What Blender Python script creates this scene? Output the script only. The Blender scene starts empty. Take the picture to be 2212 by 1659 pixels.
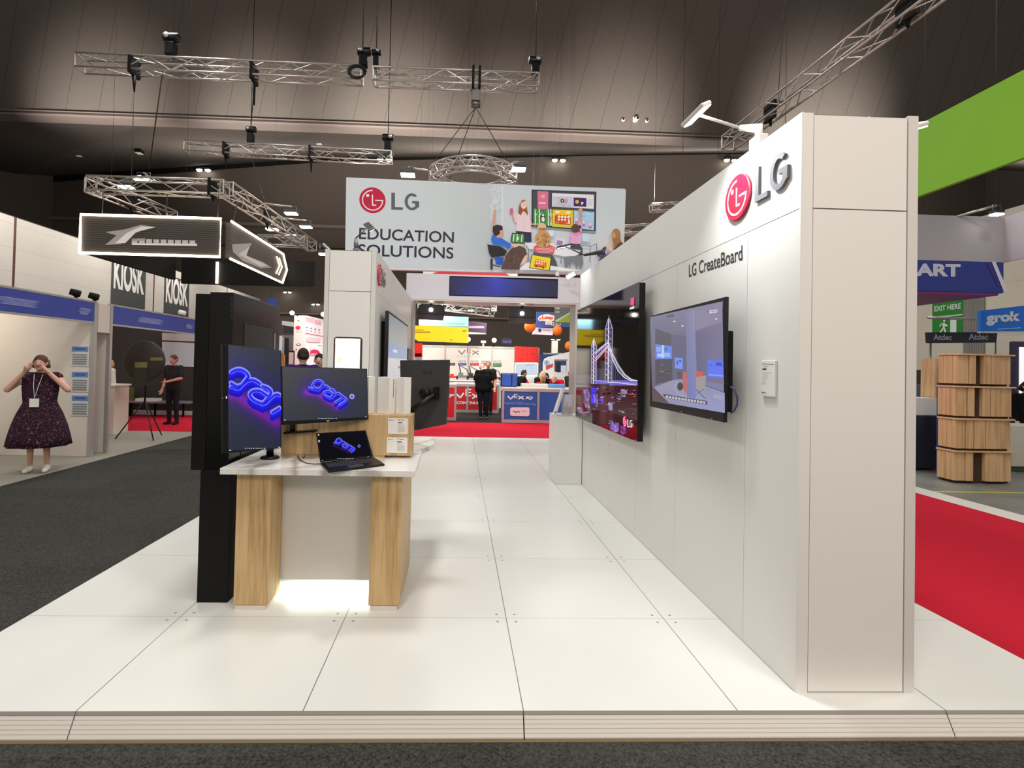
import bpy, bmesh, math, random
import numpy as np
from mathutils import Vector, Matrix

SC = bpy.context.scene
COL = SC.collection
rnd = random.Random(7)
PI = math.pi

# ---------------------------------------------------------------- camera (calibrated on the 1 m floor tiles)
W, H = 2212, 1659
FPX = 1113.92
YAW, PITCH, ROLL = .0344, -.0158, -.0217
SX, SY = -75.9, -58.45
CAM = np.array([-.3305, -2.2462, 1.5794])


def cam_rows():
    c, s = math.cos(YAW), math.sin(YAW)
    cp, sp = math.cos(PITCH), math.sin(PITCH)
    fwd = np.array([s * cp, c * cp, -sp])
    rt = np.array([c, -s, 0.0])
    dn = np.cross(fwd, rt)
    c, s = math.cos(ROLL), math.sin(ROLL)
    return np.array([c * rt + s * dn, -s * rt + c * dn, fwd])


MC = cam_rows()
cd = bpy.data.cameras.new('camera')
cam = bpy.data.objects.new('camera', cd)
COL.objects.link(cam)
cd.sensor_fit = 'HORIZONTAL'
cd.sensor_width = 36.0
cd.lens = FPX / W * 36.0
cd.shift_x = -SX / W
cd.shift_y = SY / W
cd.clip_start, cd.clip_end = .05, 200
m4 = Matrix.Identity(4)
for i in range(3):
    m4[i][0], m4[i][1], m4[i][2], m4[i][3] = MC[0][i], -MC[1][i], -MC[2][i], CAM[i]
cam.matrix_world = m4
SC.camera = cam

# ---------------------------------------------------------------- view, world, hall lighting
SC.view_settings.view_transform = 'Standard'
SC.view_settings.look = 'None'
SC.view_settings.exposure = 0.0
SC.view_settings.gamma = 1.0
SC.cycles.max_bounces = 6
SC.cycles.diffuse_bounces = 4
SC.cycles.glossy_bounces = 3
SC.cycles.transparent_max_bounces = 6
SC.cycles.sample_clamp_indirect = 4.0
SC.cycles.caustics_reflective = False
SC.cycles.caustics_refractive = False
wd = bpy.data.worlds.new('hall_air')
SC.world = wd
wd.use_nodes = True
wd.node_tree.nodes['Background'].inputs[0].default_value = (1.0, .95, .9, 1)
wd.node_tree.nodes['Background'].inputs[1].default_value = .35


def lamp(name, kind, loc, power, col=(1, 1, 1), size=.2, target=None, angle=None, blend=.4, parent=None, size_y=None):
    ld = bpy.data.lights.new(name, kind)
    ld.energy = power
    ld.color = col
    if kind == 'AREA':
        ld.size = size
        if size_y:
            ld.shape = 'RECTANGLE'
            ld.size_y = size_y
    else:
        ld.shadow_soft_size = size
    if kind == 'SPOT':
        ld.spot_size = angle
        ld.spot_blend = blend
    o = bpy.data.objects.new(name, ld)
    COL.objects.link(o)
    loc = Vector(loc)
    if target is not None:
        o.rotation_euler = (Vector(target) - loc).to_track_quat('-Z', 'Y').to_euler()
    if parent is not None:
        o.parent = parent
        loc = loc - Vector(ORG[parent.name])
    o.location = loc
    return o


ORG = {}
# the hall's high overhead fixtures (above and behind the frame as well)
for (x, y, p) in [(-1.8, -3.5, 950), (2.6, -2.0, 900), (-1.2, 2.6, 1150), (-8, 1, 850), (7.5, 1.5, 850), (-7, 9, 850),
                  (0, 11, 1000), (8.5, 9, 800), (-9, 17, 800), (1, 17, 1000), (11, 17, 800), (0, 25, 1300)]:
    lamp('overhead_light', 'AREA', (x, y, 10.2), p * .27, (1, .985, .95), 1.1, (x, y, 0))
for i, (x, y, p) in enumerate([(-2.2, -6.2, 84), (2.8, -5.4, 150)]):
    lamp('aisle_flood', 'AREA', (x, y, 4.2), p, (1, .82, .68), 1.0, (1.4, .5, .9))
for (x, p) in [(-12, 430), (0, 640), (13, 640), (26, 900)]:
    lamp('ceiling_fill', 'AREA', (x, 26, 8.6), p, (1, .95, .9), 3.0, (x, 26.5, 20))  # unseen upward fill, added to lift the dark rear ceiling
for (x, p) in [(-9, 170), (9, 170)]:
    lamp('roof_fill', 'AREA', (x, 4, 9.5), p, (1, .95, .9), 2.0, (x, 9, 20))  # unseen fill added to raise ambient light on the upper hall
for y in (14, 19, 24.5, 31):
    lamp('wall_washer', 'AREA', (-12.8, y, 7.6), 118, (1, .96, .9), 1.5, (-15, y, 4.4))
# uplights that graze the panelled bulkhead
for (x, z, p) in [(-14.2, 10.4, 560), (-8.5, 10.1, 560), (-3.4, 10.6, 780), (1.2, 10.0, 460), (5.4, 10.6, 600), (13.4, 10.7, 760)]:
    lamp('bulkhead_uplight', 'SPOT', (x, 12.5, 6.6), p * 6.6, (1, .96, .9), .25, (x + .2, 17.6, z - .15), math.radians(56), 1.0)


# ---------------------------------------------------------------- helpers: pixels of the photograph -> points in the hall


def ray(u, v):
    return MC.T @ np.array([(u - W / 2 - SX) / FPX, (v - H / 2 - SY) / FPX, 1.0])


def aY(u, v, y):
    d = ray(u, v)
    return CAM + d * (y - CAM[1]) / d[1]


def aX(u, v, x):
    d = ray(u, v)
    return CAM + d * (x - CAM[0]) / d[0]


def aZ(u, v, z):
    d = ray(u, v)
    return CAM + d * (z - CAM[2]) / d[2]


def aP(u, v, o, n):
    d = ray(u, v)
    return CAM + d * (np.dot(np.array(o) - CAM, n) / np.dot(d, n))


def lin(c):
    return tuple((x / 255 / 12.92) if x / 255 <= .04045 else ((x / 255 + .055) / 1.055) ** 2.4 for x in c[:3])


# ---------------------------------------------------------------- materials
MATS = {}


def pbsdf(m):
    return m.node_tree.nodes['Principled BSDF']


def mat(name, rgb, rough=.5, metal=0.0, emit=0.0, spec=.5, alpha=1.0, trans=0.0, emit_rgb=None):
    if name in MATS:
        return MATS[name]
    m = bpy.data.materials.new(name)
    m.use_nodes = True
    b = pbsdf(m)
    b.inputs['Base Color'].default_value = (*lin(rgb), 1)
    b.inputs['Roughness'].default_value = rough
    b.inputs['Metallic'].default_value = metal
    b.inputs['Specular IOR Level'].default_value = spec
    if emit:
        b.inputs['Emission Color'].default_value = (*lin(emit_rgb or rgb), 1)
        b.inputs['Emission Strength'].default_value = emit
    if alpha < 1:
        b.inputs['Alpha'].default_value = alpha
    if trans:
        b.inputs['Transmission Weight'].default_value = trans
    MATS[name] = m
    return m


def nod(m, t, **kw):
    n = m.node_tree.nodes.new(t)
    for k, v in kw.items():
        setattr(n, k, v)
    return n


def lk(m, a, b):
    m.node_tree.links.new(a, b)


def mathn(m, op, a, b=None, c=None):
    n = nod(m, 'ShaderNodeMath', operation=op)
    for i, x in enumerate((a, b, c)):
        if x is None:
            continue
        if isinstance(x, (int, float)):
            n.inputs[i].default_value = x
        else:
            lk(m, x, n.inputs[i])
    return n.outputs[0]


def geo_pos(m):
    g = nod(m, 'ShaderNodeNewGeometry')
    s = nod(m, 'ShaderNodeSeparateXYZ')
    lk(m, g.outputs['Position'], s.inputs[0])
    return g.outputs['Position'], s.outputs


def noise(m, scale, detail=4, vec=None, rough=.6):
    n = nod(m, 'ShaderNodeTexNoise')
    n.inputs['Scale'].default_value = scale
    n.inputs['Detail'].default_value = detail
    n.inputs['Roughness'].default_value = rough
    if vec is not None:
        lk(m, vec, n.inputs['Vector'])
    return n.outputs['Fac']


def ramp(m, fac, stops):
    r = nod(m, 'ShaderNodeValToRGB')
    e = r.color_ramp.elements
    while len(e) < len(stops):
        e.new(.5)
    for i, (p, c) in enumerate(stops):
        e[i].position = p
        e[i].color = (*lin(c), 1)
    lk(m, fac, r.inputs[0])
    return r.outputs[0]


def mixc(m, fac, a, b):
    n = nod(m, 'ShaderNodeMix', data_type='RGBA')
    if isinstance(fac, (int, float)):
        n.inputs[0].default_value = fac
    else:
        lk(m, fac, n.inputs[0])
    for i, x in ((6, a), (7, b)):
        if isinstance(x, tuple):
            n.inputs[i].default_value = (*lin(x), 1)
        else:
            lk(m, x, n.inputs[i])
    return n.outputs[2]


def bump(m, h, strength=.3, dist=.01):
    b = nod(m, 'ShaderNodeBump')
    b.inputs['Strength'].default_value = strength
    b.inputs['Distance'].default_value = dist
    lk(m, h, b.inputs['Height'])
    lk(m, b.outputs[0], pbsdf(m).inputs['Normal'])


def carpet(name, lo, hi, scale=260, rough=.95, tile=0):
    m = mat(name, hi, rough, spec=.1)
    P, _ = geo_pos(m)
    f = noise(m, scale, 2, P, .7)
    g = noise(m, 1.2, 3, P)
    c = ramp(m, f, [(.3, lo), (.72, hi)])
    c2 = mixc(m, mathn(m, 'MULTIPLY', g, .35), c, lo)
    if tile:
        sn = nod(m, 'ShaderNodeVectorMath', operation='SNAP')
        sn.inputs[1].default_value = (1.0, .5, 10)
        rt = nod(m, 'ShaderNodeVectorRotate')
        rt.inputs['Angle'].default_value = .0
        lk(m, P, sn.inputs[0])
        wn = nod(m, 'ShaderNodeTexWhiteNoise')
        lk(m, sn.outputs[0], wn.inputs['Vector'])
        c2 = mixc(m, mathn(m, 'MULTIPLY', wn.outputs['Value'], tile), c2, hi)
    lk(m, c2, pbsdf(m).inputs['Base Color'])
    bump(m, f, .5, .006)
    return m


def wood(name, a, b, axis='z', sc=1.0, rough=.45):
    m = mat(name, a, rough)
    P, s = geo_pos(m)
    mp = nod(m, 'ShaderNodeMapping')
    lk(m, P, mp.inputs['Vector'])
    mp.inputs['Scale'].default_value = {'z': (28 * sc, 28 * sc, 1.6 * sc), 'x': (1.6 * sc, 28 * sc, 28 * sc)}[axis]
    f = noise(m, 1.0, 6, mp.outputs[0], .65)
    mp2 = nod(m, 'ShaderNodeMapping')
    lk(m, P, mp2.inputs['Vector'])
    mp2.inputs['Scale'].default_value = {'z': (150 * sc, 150 * sc, 4 * sc), 'x': (4 * sc, 150 * sc, 150 * sc)}[axis]
    f2 = noise(m, 1.0, 3, mp2.outputs[0], .6)
    c = ramp(m, f, [(.32, b), (.52, a), (.7, tuple(min(255, x + 14) for x in a))])
    c = mixc(m, mathn(m, 'MULTIPLY', f2, .35), c, b)
    lk(m, c, pbsdf(m).inputs['Base Color'])
    bump(m, f2, .08, .002)
    return m


M_WALL = mat('white_laminate', (230, 229, 225), .42)
M_WALLD = mat('dark_reveal', (58, 56, 54), .7)
M_EDGE = mat('white_aluminium_edge', (214, 212, 208), .35)
M_BLACK = mat('black_plastic', (9, 9, 10), .38, spec=.35)
M_BLACKM = mat('matte_black', (10, 10, 10), .7, spec=.25)
M_KIOSK = mat('black_gloss_panel', (8, 8, 9), .22, spec=.4)
M_GREYP = mat('charcoal_plastic', (52, 52, 56), .5)
M_ALU = mat('truss_aluminium', (196, 192, 186), .35, .75)
M_ALUP = mat('plain_aluminium', (190, 188, 186), .35, .6)
M_LIGHT = mat('lamp_glow', (255, 250, 240), .5, emit=14)
M_LIGHTS = mat('soft_lamp_glow', (255, 250, 242), .5, emit=5)
M_LEDW = mat('warm_led_strip', (255, 236, 200), .5, emit=9)
M_WHITE = mat('white_paint', (235, 234, 230), .45)
M_STEEL = mat('brushed_steel', (120, 120, 120), .35, .8)
M_WOOD = wood('oak_laminate', (204, 174, 126), (166, 134, 90))
M_CABLE = mat('black_cable', (10, 10, 10), .5)
M_WIRE = mat('steel_cable', (70, 66, 62), .5, .3)


def tagd(o, label=None, cat=None, group=None, kind=None):
    if label:
        o['label'] = label
    if cat:
        o['category'] = cat
    if group:
        o['group'] = group
    if kind:
        o['kind'] = kind
    return o


def T(name, label, cat, loc, group=None):
    o = bpy.data.objects.new(name, None)
    o.empty_display_size = .1
    COL.objects.link(o)
    o.location = loc
    ORG[o.name] = tuple(loc)
    return tagd(o, label, cat, group)


class MB:
    """collects shapes, build() links them as ONE mesh object"""

    def __init__(s):
        s.v, s.f, s.m, s.k = [], [], [], 0
        s.sm = []
        s.smooth = False

    def add(s, vs, fs):
        n = len(s.v)
        s.v += [tuple(map(float, p)) for p in vs]
        for f in fs:
            s.f.append([n + i for i in f])
            s.m.append(s.k)
            s.sm.append(s.smooth)
        return s

    def box(s, x0, x1, y0, y1, z0, z1):
        vs = [(x, y, z) for z in (z0, z1) for y in (y0, y1) for x in (x0, x1)]
        return s.add(vs, [(0, 2, 3, 1), (4, 5, 7, 6), (0, 1, 5, 4), (2, 6, 7, 3), (0, 4, 6, 2), (1, 3, 7, 5)])

    def obox(s, o, a, b, c):
        """box from corner o with edge vectors a, b, c"""
        o, a, b, c = map(np.array, (o, a, b, c))
        vs = [o + a * i + b * j + c * k for k in (0, 1) for j in (0, 1) for i in (0, 1)]
        return s.add(vs, [(0, 2, 3, 1), (4, 5, 7, 6), (0, 1, 5, 4), (2, 6, 7, 3), (0, 4, 6, 2), (1, 3, 7, 5)])

    def prism(s, pts, ext):
        """polygon pts (3D) pushed along ext"""
        n = len(pts)
        pts = [np.array(p, float) for p in pts]
        e = np.array(ext, float)
        vs = pts + [p + e for p in pts]
        fs = [list(range(n))[::-1], list(range(n, 2 * n))] + [(i, (i + 1) % n, n + (i + 1) % n, n + i) for i in range(n)]
        return s.add(vs, fs)

    def tube(s, pts, r, n=8, cap=True):
        pts = [np.array(p, float) for p in pts]
        rs = r if isinstance(r, (list, tuple)) else [r] * len(pts)
        vs, fs = [], []
        ref = None
        for i, p in enumerate(pts):
            d = pts[min(i + 1, len(pts) - 1)] - pts[max(i - 1, 0)]
            d = d / (np.linalg.norm(d) + 1e-9)
            if ref is None:
                ref = np.array([0, 0, 1.0]) if abs(d[2]) < .9 else np.array([1.0, 0, 0])
            a = ref - d * np.dot(ref, d)
            a /= np.linalg.norm(a)
            ref = a
            b = np.cross(d, a)
            for j in range(n):
                t = 2 * PI * j / n
                vs.append(p + rs[i] * (a * math.cos(t) + b * math.sin(t)))
        for i in range(len(pts) - 1):
            for j in range(n):
                fs.append((i * n + j, i * n + (j + 1) % n, (i + 1) * n + (j + 1) % n, (i + 1) * n + j))
        if cap:
            fs.append(tuple(range(n))[::-1])
            fs.append(tuple(range((len(pts) - 1) * n, len(pts) * n)))
        old = s.smooth
        s.smooth = True
        s.add(vs, fs)
        s.smooth = old
        return s

    def lathe(s, prof, c, n=24, axis=(0, 0, 1)):
        """prof: list of (radius, height) about axis through c"""
        ax = np.array(axis, float)
        ax /= np.linalg.norm(ax)
        a = np.cross(ax, (0, 1, 0) if abs(ax[1]) < .9 else (1, 0, 0))
        a /= np.linalg.norm(a)
        b = np.cross(ax, a)
        c = np.array(c, float)
        vs, fs = [], []
        for r, h in prof:
            for j in range(n):
                t = 2 * PI * j / n
                vs.append(c + ax * h + r * (a * math.cos(t) + b * math.sin(t)))
        for i in range(len(prof) - 1):
            for j in range(n):
                fs.append((i * n + j, i * n + (j + 1) % n, (i + 1) * n + (j + 1) % n, (i + 1) * n + j))
        fs.append(tuple(range(n))[::-1])
        fs.append(tuple(range((len(prof) - 1) * n, len(prof) * n)))
        old = s.smooth
        s.smooth = True
        s.add(vs, fs)
        s.smooth = old
        return s

    def ball(s, c, r, n=16, m=10):
        r = (r, r, r) if isinstance(r, (int, float)) else r
        c = np.array(c, float)
        vs, fs = [c + (0, 0, r[2])], []
        for i in range(1, m):
            t = PI * i / m
            for j in range(n):
                p = 2 * PI * j / n
                vs.append(c + (r[0] * math.sin(t) * math.cos(p), r[1] * math.sin(t) * math.sin(p), r[2] * math.cos(t)))
        vs.append(c - (0, 0, r[2]))
        for j in range(n):
            fs.append((0, 1 + j, 1 + (j + 1) % n))
            fs.append((len(vs) - 1, 1 + (m - 2) * n + (j + 1) % n, 1 + (m - 2) * n + j))
        for i in range(m - 2):
            for j in range(n):
                a = 1 + i * n
                fs.append((a + j, a + n + j, a + n + (j + 1) % n, a + (j + 1) % n))
        old = s.smooth
        s.smooth = True
        s.add(vs, fs)
        s.smooth = old
        return s

    def build(s, name, mats, parent=None, loc=None, bev=0, seg=2):
        org = ORG[parent.name] if parent is not None else (loc or (0, 0, 0))
        me = bpy.data.meshes.new(name)
        me.from_pydata([(p[0] - org[0], p[1] - org[1], p[2] - org[2]) for p in s.v], [], s.f)
        for m_ in (mats if isinstance(mats, (list, tuple)) else [mats]):
            me.materials.append(m_)
        me.polygons.foreach_set('material_index', s.m)
        me.polygons.foreach_set('use_smooth', s.sm)
        bm = bmesh.new()
        bm.from_mesh(me)
        bmesh.ops.recalc_face_normals(bm, faces=bm.faces)
        bm.to_mesh(me)
        bm.free()
        o = bpy.data.objects.new(name, me)
        COL.objects.link(o)
        if parent is not None:
            o.parent = parent
        else:
            o.location = org
        ORG[o.name] = tuple(org)
        if bev:
            b = o.modifiers.new('bevel', 'BEVEL')
            b.width = bev
            b.segments = seg
            b.limit_method = 'ANGLE'
        return o


def structure(o):
    o['kind'] = 'structure'
    return o


# ---------------------------------------------------------------- lettering and flat prints
GLYPH = {}


def text_mesh(txt, bold=0.0, shear=0.0, space=1.0):
    key = (txt, bold, shear, space)
    if key in GLYPH:
        return GLYPH[key]
    cu = bpy.data.curves.new('lettering', 'FONT')
    cu.body = txt
    cu.size = 1
    cu.offset = bold
    cu.shear = shear
    cu.space_character = space
    cu.resolution_u = 6
    ob = bpy.data.objects.new('lettering', cu)
    COL.objects.link(ob)
    dg = bpy.context.evaluated_depsgraph_get()
    me = bpy.data.meshes.new_from_object(ob.evaluated_get(dg))
    v = np.array([p.co[:2] for p in me.vertices])
    f = [tuple(p.vertices) for p in me.polygons]
    bpy.data.objects.remove(ob)
    bpy.data.meshes.remove(me)
    bpy.data.curves.remove(cu)
    lo, hi = v.min(0), v.max(0)
    v = (v - lo) / (hi - lo)
    GLYPH[key] = (v, f)
    return v, f


def print_mat(name, rough=.4, emit=0.0, spec=.5, metal=0.0, base=1.0):
    if name in MATS:
        return MATS[name]
    m = mat(name, (0, 0, 0), rough, metal, 0, spec)
    a = nod(m, 'ShaderNodeAttribute', attribute_name='Col')
    b = pbsdf(m)
    if emit:
        lk(m, a.outputs['Color'], b.inputs['Emission Color'])
        b.inputs['Emission Strength'].default_value = emit
    if base:
        lk(m, a.outputs['Color'], b.inputs['Base Color'])
    return m


M_PRINT = print_mat('printed_graphic', .5)
M_SCREEN = print_mat('lit_screen', .3, .95, .12, base=0)
M_GLOSSSCR = print_mat('lit_gloss_screen', .05, .95, base=0)
M_LIGHTBOX = print_mat('backlit_graphic', .5, .35)


class Art:
    """a flat print: coloured shapes given in photo pixels (or local metres) on a real plane"""

    def __init__(s, o, n, eps=.0004, crop=(0, 0, 1), hit=None):
        s.o = np.array(o, float)
        s.n = np.array(n, float) / np.linalg.norm(n)
        s.eps = eps
        s.crop = crop
        s.z = 0
        s.v, s.f, s.c = [], [], []
        s.hit = hit

    def P(s, p):
        if len(p) == 3:
            return np.array(p, float)
        u, v = p[0] * s.crop[2] + s.crop[0], p[1] * s.crop[2] + s.crop[1]
        if s.hit:
            return np.array(s.hit(u, v))
        return aP(u, v, s.o, s.n)

    def raw(s, vs, fs, cols):
        n = len(s.v)
        off = s.n * s.eps * s.z
        s.v += [tuple(p + off) for p in vs]
        for f in fs:
            s.f.append([n + i for i in f])
            s.c.append([cols[i] for i in f] if isinstance(cols, list) else [cols] * len(f))

    def poly(s, pts, col, up=True):
        if up:
            s.z += 1
        cols = [lin(c) for c in col] if isinstance(col, list) else lin(col)
        s.raw([s.P(p) for p in pts], [list(range(len(pts)))], cols)
        return s

    def rect(s, x0, y0, x1, y1, col):
        return s.poly([(x0, y0), (x1, y0), (x1, y1), (x0, y1)], col)

    def ell(s, cx, cy, rx, ry, col, n=28, rot=0, up=True):
        c, q = math.cos(rot), math.sin(rot)
        pts = []
        for i in range(n):
            t = 2 * PI * i / n
            a, b = rx * math.cos(t), ry * math.sin(t)
            pts.append((cx + a * c - b * q, cy + a * q + b * c))
        return s.poly(pts, col, up)

    def line(s, pts, w, col, closed=False, up=True, rnd_=True):
        if up:
            s.z += 1
        if closed:
            pts = list(pts) + [pts[0]]
        for (x0, y0), (x1, y1) in zip(pts, pts[1:]):
            l = math.hypot(x1 - x0, y1 - y0) or 1e-6
            nx, ny = -(y1 - y0) / l * w / 2, (x1 - x0) / l * w / 2
            s.poly([(x0 + nx, y0 + ny), (x1 + nx, y1 + ny), (x1 - nx, y1 - ny), (x0 - nx, y0 - ny)], col, False)
        if rnd_:
            for (x, y) in pts:
                s.ell(x, y, w / 2, w / 2, col, 12, 0, False)
        return s

    def glow(s, pts, w, col, bg):
        """soft-edged stroke: centre colour fading to the background colour"""
        s.z += 1
        n = len(pts)
        L, R = [], []
        for i in range(n):
            a, b = pts[max(i - 1, 0)], pts[min(i + 1, n - 1)]
            l = math.hypot(b[0] - a[0], b[1] - a[1]) or 1e-6
            nx, ny = -(b[1] - a[1]) / l * w / 2, (b[0] - a[0]) / l * w / 2
            L.append((pts[i][0] + nx, pts[i][1] + ny))
            R.append((pts[i][0] - nx, pts[i][1] - ny))
        for i in range(n - 1):
            s.poly([pts[i], pts[i + 1], L[i + 1], L[i]], [col, col, bg, bg], False)
            s.poly([pts[i], pts[i + 1], R[i + 1], R[i]], [col, col, bg, bg], False)
        for p, q in ((pts[0], pts[1]), (pts[-1], pts[-2])):
            s.fan(p, w / 2, col, bg, False)
        return s

    def fan(s, c, r, col, bg, up=True, ry=None, n=24):
        if up:
            s.z += 1
        ring = [(c[0] + r * math.cos(2 * PI * i / n), c[1] + (ry or r) * math.sin(2 * PI * i / n)) for i in range(n)]
        for i in range(n):
            s.poly([c, ring[i], ring[(i + 1) % n]], [col, bg, bg], False)
        return s

    def grid(s, quad, fn, nx, ny):
        """finely divided quad (tl, tr, br, bl in pixels) coloured vertex by vertex with fn(x, y)"""
        s.z += 1
        tl, tr, br, bl = [np.array(q, float) for q in quad]
        pts = [(tl * (1 - i / nx) + tr * i / nx) * (1 - j / ny) + (bl * (1 - i / nx) + br * i / nx) * j / ny for j in range(ny + 1) for i in range(nx + 1)]
        w = nx + 1
        s.raw([s.P(tuple(p)) for p in pts], [[j * w + i, j * w + i + 1, (j + 1) * w + i + 1, (j + 1) * w + i] for j in range(ny) for i in range(nx)],
              [lin(tuple(max(0, min(255, c)) for c in fn(p[0], p[1]))) for p in pts])
        return s

    def text(s, txt, bl, br, tl, col, bold=0.0, shear=0.0, space=1.0):
        """text fitted between its bottom-left, bottom-right and top-left corners"""
        s.z += 1
        v, f = text_mesh(txt, bold, shear, space)
        o, a, b = s.P(bl), s.P(br), s.P(tl)
        s.raw([o + (a - o) * p[0] + (b - o) * p[1] for p in v], f, lin(col))
        return s

    def build(s, name, m, parent=None, loc=None):
        org = ORG[parent.name] if parent is not None else (loc or (0, 0, 0))
        me = bpy.data.meshes.new(name)
        me.from_pydata([(p[0] - org[0], p[1] - org[1], p[2] - org[2]) for p in s.v], [], s.f)
        at = me.color_attributes.new('Col', 'FLOAT_COLOR', 'CORNER')
        flat = []
        for c in s.c:
            for q in c:
                flat += [q[0], q[1], q[2], 1.0]
        at.data.foreach_set('color', flat)
        me.materials.append(m)
        o = bpy.data.objects.new(name, me)
        COL.objects.link(o)
        if parent is not None:
            o.parent = parent
        else:
            o.location = org
        ORG[o.name] = tuple(org)
        return o


def round_mark(a, c, ax, ay, red=(196, 14, 64), white=(250, 245, 245), lw=.1):
    """the round face mark: red disc, ring open at upper right, inner L and dot; c, ax, ay in pixels"""
    def q(x, y):
        return (c[0] + ax[0] * x + ay[0] * y, c[1] + ax[1] * x + ay[1] * y)
    a.poly([q(math.cos(t), math.sin(t)) for t in np.linspace(0, 2 * PI, 33)[:-1]], red)

    def band(pts, w):
        a.z += 1
        for i in range(len(pts) - 1):
            (x0, y0), (x1, y1) = pts[i], pts[i + 1]
            l = math.hypot(x1 - x0, y1 - y0)
            nx, ny = -(y1 - y0) / l * w / 2, (x1 - x0) / l * w / 2
            e = .02
            dx, dy = (x1 - x0) / l * e, (y1 - y0) / l * e
            a.poly([q(x0 - dx + nx, y0 - dy + ny), q(x1 + dx + nx, y1 + dy + ny), q(x1 + dx - nx, y1 + dy - ny), q(x0 - dx - nx, y0 - dy - ny)], white, False)
    band([(.76 * math.cos(t), .76 * math.sin(t)) for t in np.linspace(PI * .5, 2 * PI, 30)], lw)
    band([(.8, .0), (.22, .0)], lw)
    band([(0, .42), (0, -.38), (.26, -.38)], lw)
    a.poly([q(-.36 + .12 * math.cos(t), .36 + .12 * math.sin(t)) for t in np.linspace(0, 2 * PI, 17)[:-1]], white)
    return a

# ================================================================ THE SETTING
GZ = -.1                                             # hall floor below the raised platform
m = mat('hall_concrete', (120, 120, 116), .45)
P_, s_ = geo_pos(m)
lk(m, ramp(m, noise(m, .8, 6, P_), [(.3, (96, 97, 95)), (.7, (140, 139, 134))]), pbsdf(m).inputs['Base Color'])
structure(MB().box(-32, 42, -8, 37, GZ - .05, GZ - .012).build('floor', m))
M_CHAR = carpet('charcoal_carpet', (24, 24, 23), (84, 84, 79), 85, .95, .22)
m = M_CHAR
M_RED = carpet('red_carpet', (168, 22, 42), (214, 42, 62), 260)
M_BEIGE = carpet('beige_booth_floor', (140, 136, 126), (162, 156, 146), 40, .6)
fl = structure(MB().box(-22, 22, -8, .071, GZ - .012, GZ).box(-6.15, -2.975, .071, 9.9, GZ - .012, GZ).build('floor_carpet_aisle', M_CHAR))
structure(MB().box(-13, -2.975, 9.9, 13.4, GZ - .012, GZ).box(-2.975, 6.2, 9.06, 12.84, GZ - .012, GZ).box(2.95, 6.2, .071, 9.06, GZ - .012, GZ).build('floor_carpet_red', M_RED))
structure(MB().box(-14, -6.15, 4.2, 9.9, GZ - .012, GZ - .002).build('floor_booth', M_BEIGE))
structure(MB().box(6.2, 6.55, .071, 12.8, GZ - .012, GZ + .002).build('trim_1', M_EDGE))
structure(MB().box(6.55, 14, 5.0, 5.05, GZ - .012, GZ - .009).build('trim_2', mat('yellow_floor_tape', (176, 184, 70), .6)))
structure(MB().box(-3, 3, 12.9, 18, GZ - .012, GZ).build('floor_carpet_booth', carpet('dark_booth_carpet', (26, 24, 24), (62, 56, 54))))

# raised platform with its 1 m tiles and screw heads
m = mat('platform_tiles', (236, 234, 228), .3, spec=.45)
P_, s_ = geo_pos(m)
bsd = pbsdf(m)


def grid_line(axis, hw):
    f = mathn(m, 'FRACT', mathn(m, 'ADD', s_[axis], 20.5))
    return mathn(m, 'LESS_THAN', mathn(m, 'ABSOLUTE', mathn(m, 'SUBTRACT', f, .5)), hw)


def near_cross(axis, d):
    f = mathn(m, 'FRACT', mathn(m, 'ADD', s_[axis], 20.5))
    return mathn(m, 'SUBTRACT', mathn(m, 'ABSOLUTE', mathn(m, 'SUBTRACT', f, .5)), d)


lines = mathn(m, 'MAXIMUM', grid_line(0, .0026), mathn(m, 'MULTIPLY', grid_line(1, .0022), .6))
sx_, sy_ = near_cross(0, .057), near_cross(1, .046)
scr = mathn(m, 'LESS_THAN', mathn(m, 'ADD', mathn(m, 'MULTIPLY', sx_, sx_), mathn(m, 'MULTIPLY', sy_, sy_)), .00008)
wear = noise(m, 2.2, 5, P_)
c = mixc(m, mathn(m, 'MULTIPLY', wear, .18), (226, 226, 221), (203, 203, 197))
c = mixc(m, mathn(m, 'MULTIPLY', lines, .8), c, (70, 66, 60))
c = mixc(m, mathn(m, 'MULTIPLY', scr, .75), c, (84, 82, 78))
lk(m, c, bsd.inputs['Base Color'])
structure(MB().box(-2.91, 2.86, .134, 9.05, GZ - .005, 0).build('floor_platform', m))
# grooved front ramp, three lengths
M_RAMP = mat('ramp_vinyl', (222, 218, 210), .4)
M_GROOVE = mat('ramp_groove', (150, 147, 140), .6)
ya, za, yb, zb = .134, -.001, .083, -.09
for (x0, x1) in [(-3.05, -2.003), (-1.997, -.003), (.003, 1.997), (2.003, 3.05)]:
    b = MB()
    n_ = 6
    for i in range(n_):
        t0, t1 = i / n_, (i + 1) / n_
        g = .003
        pa, pb = (ya + (yb - ya) * t0, za + (zb - za) * t0), (ya + (yb - ya) * t1, za + (zb - za) * t1)
        b.k = 1 if i == 0 else 0
        b.prism([(x0, pa[0], pa[1]), (x0, pb[0] + g, pb[1] + g * .8), (x0, pb[0] + g, GZ - .005), (x0, pa[0], GZ - .005)], (x1 - x0, 0, 0))
        b.k = 1
        b.prism([(x0, pb[0] + g, pb[1] - .001), (x0, pb[0], pb[1] - .001), (x0, pb[0], GZ - .006), (x0, pb[0] + g, GZ - .006)], (x1 - x0, 0, 0))
    structure(b.build('floor_ramp', [M_RAMP, M_GROOVE]))
structure(MB().box(-3.05, 3.05, .071, .081, GZ - .004, GZ + .004).build('trim_3', mat('raw_board', (120, 100, 70), .8)))
M_KERB = mat('kerb_aluminium', (172, 171, 168), .45, .25)
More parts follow.
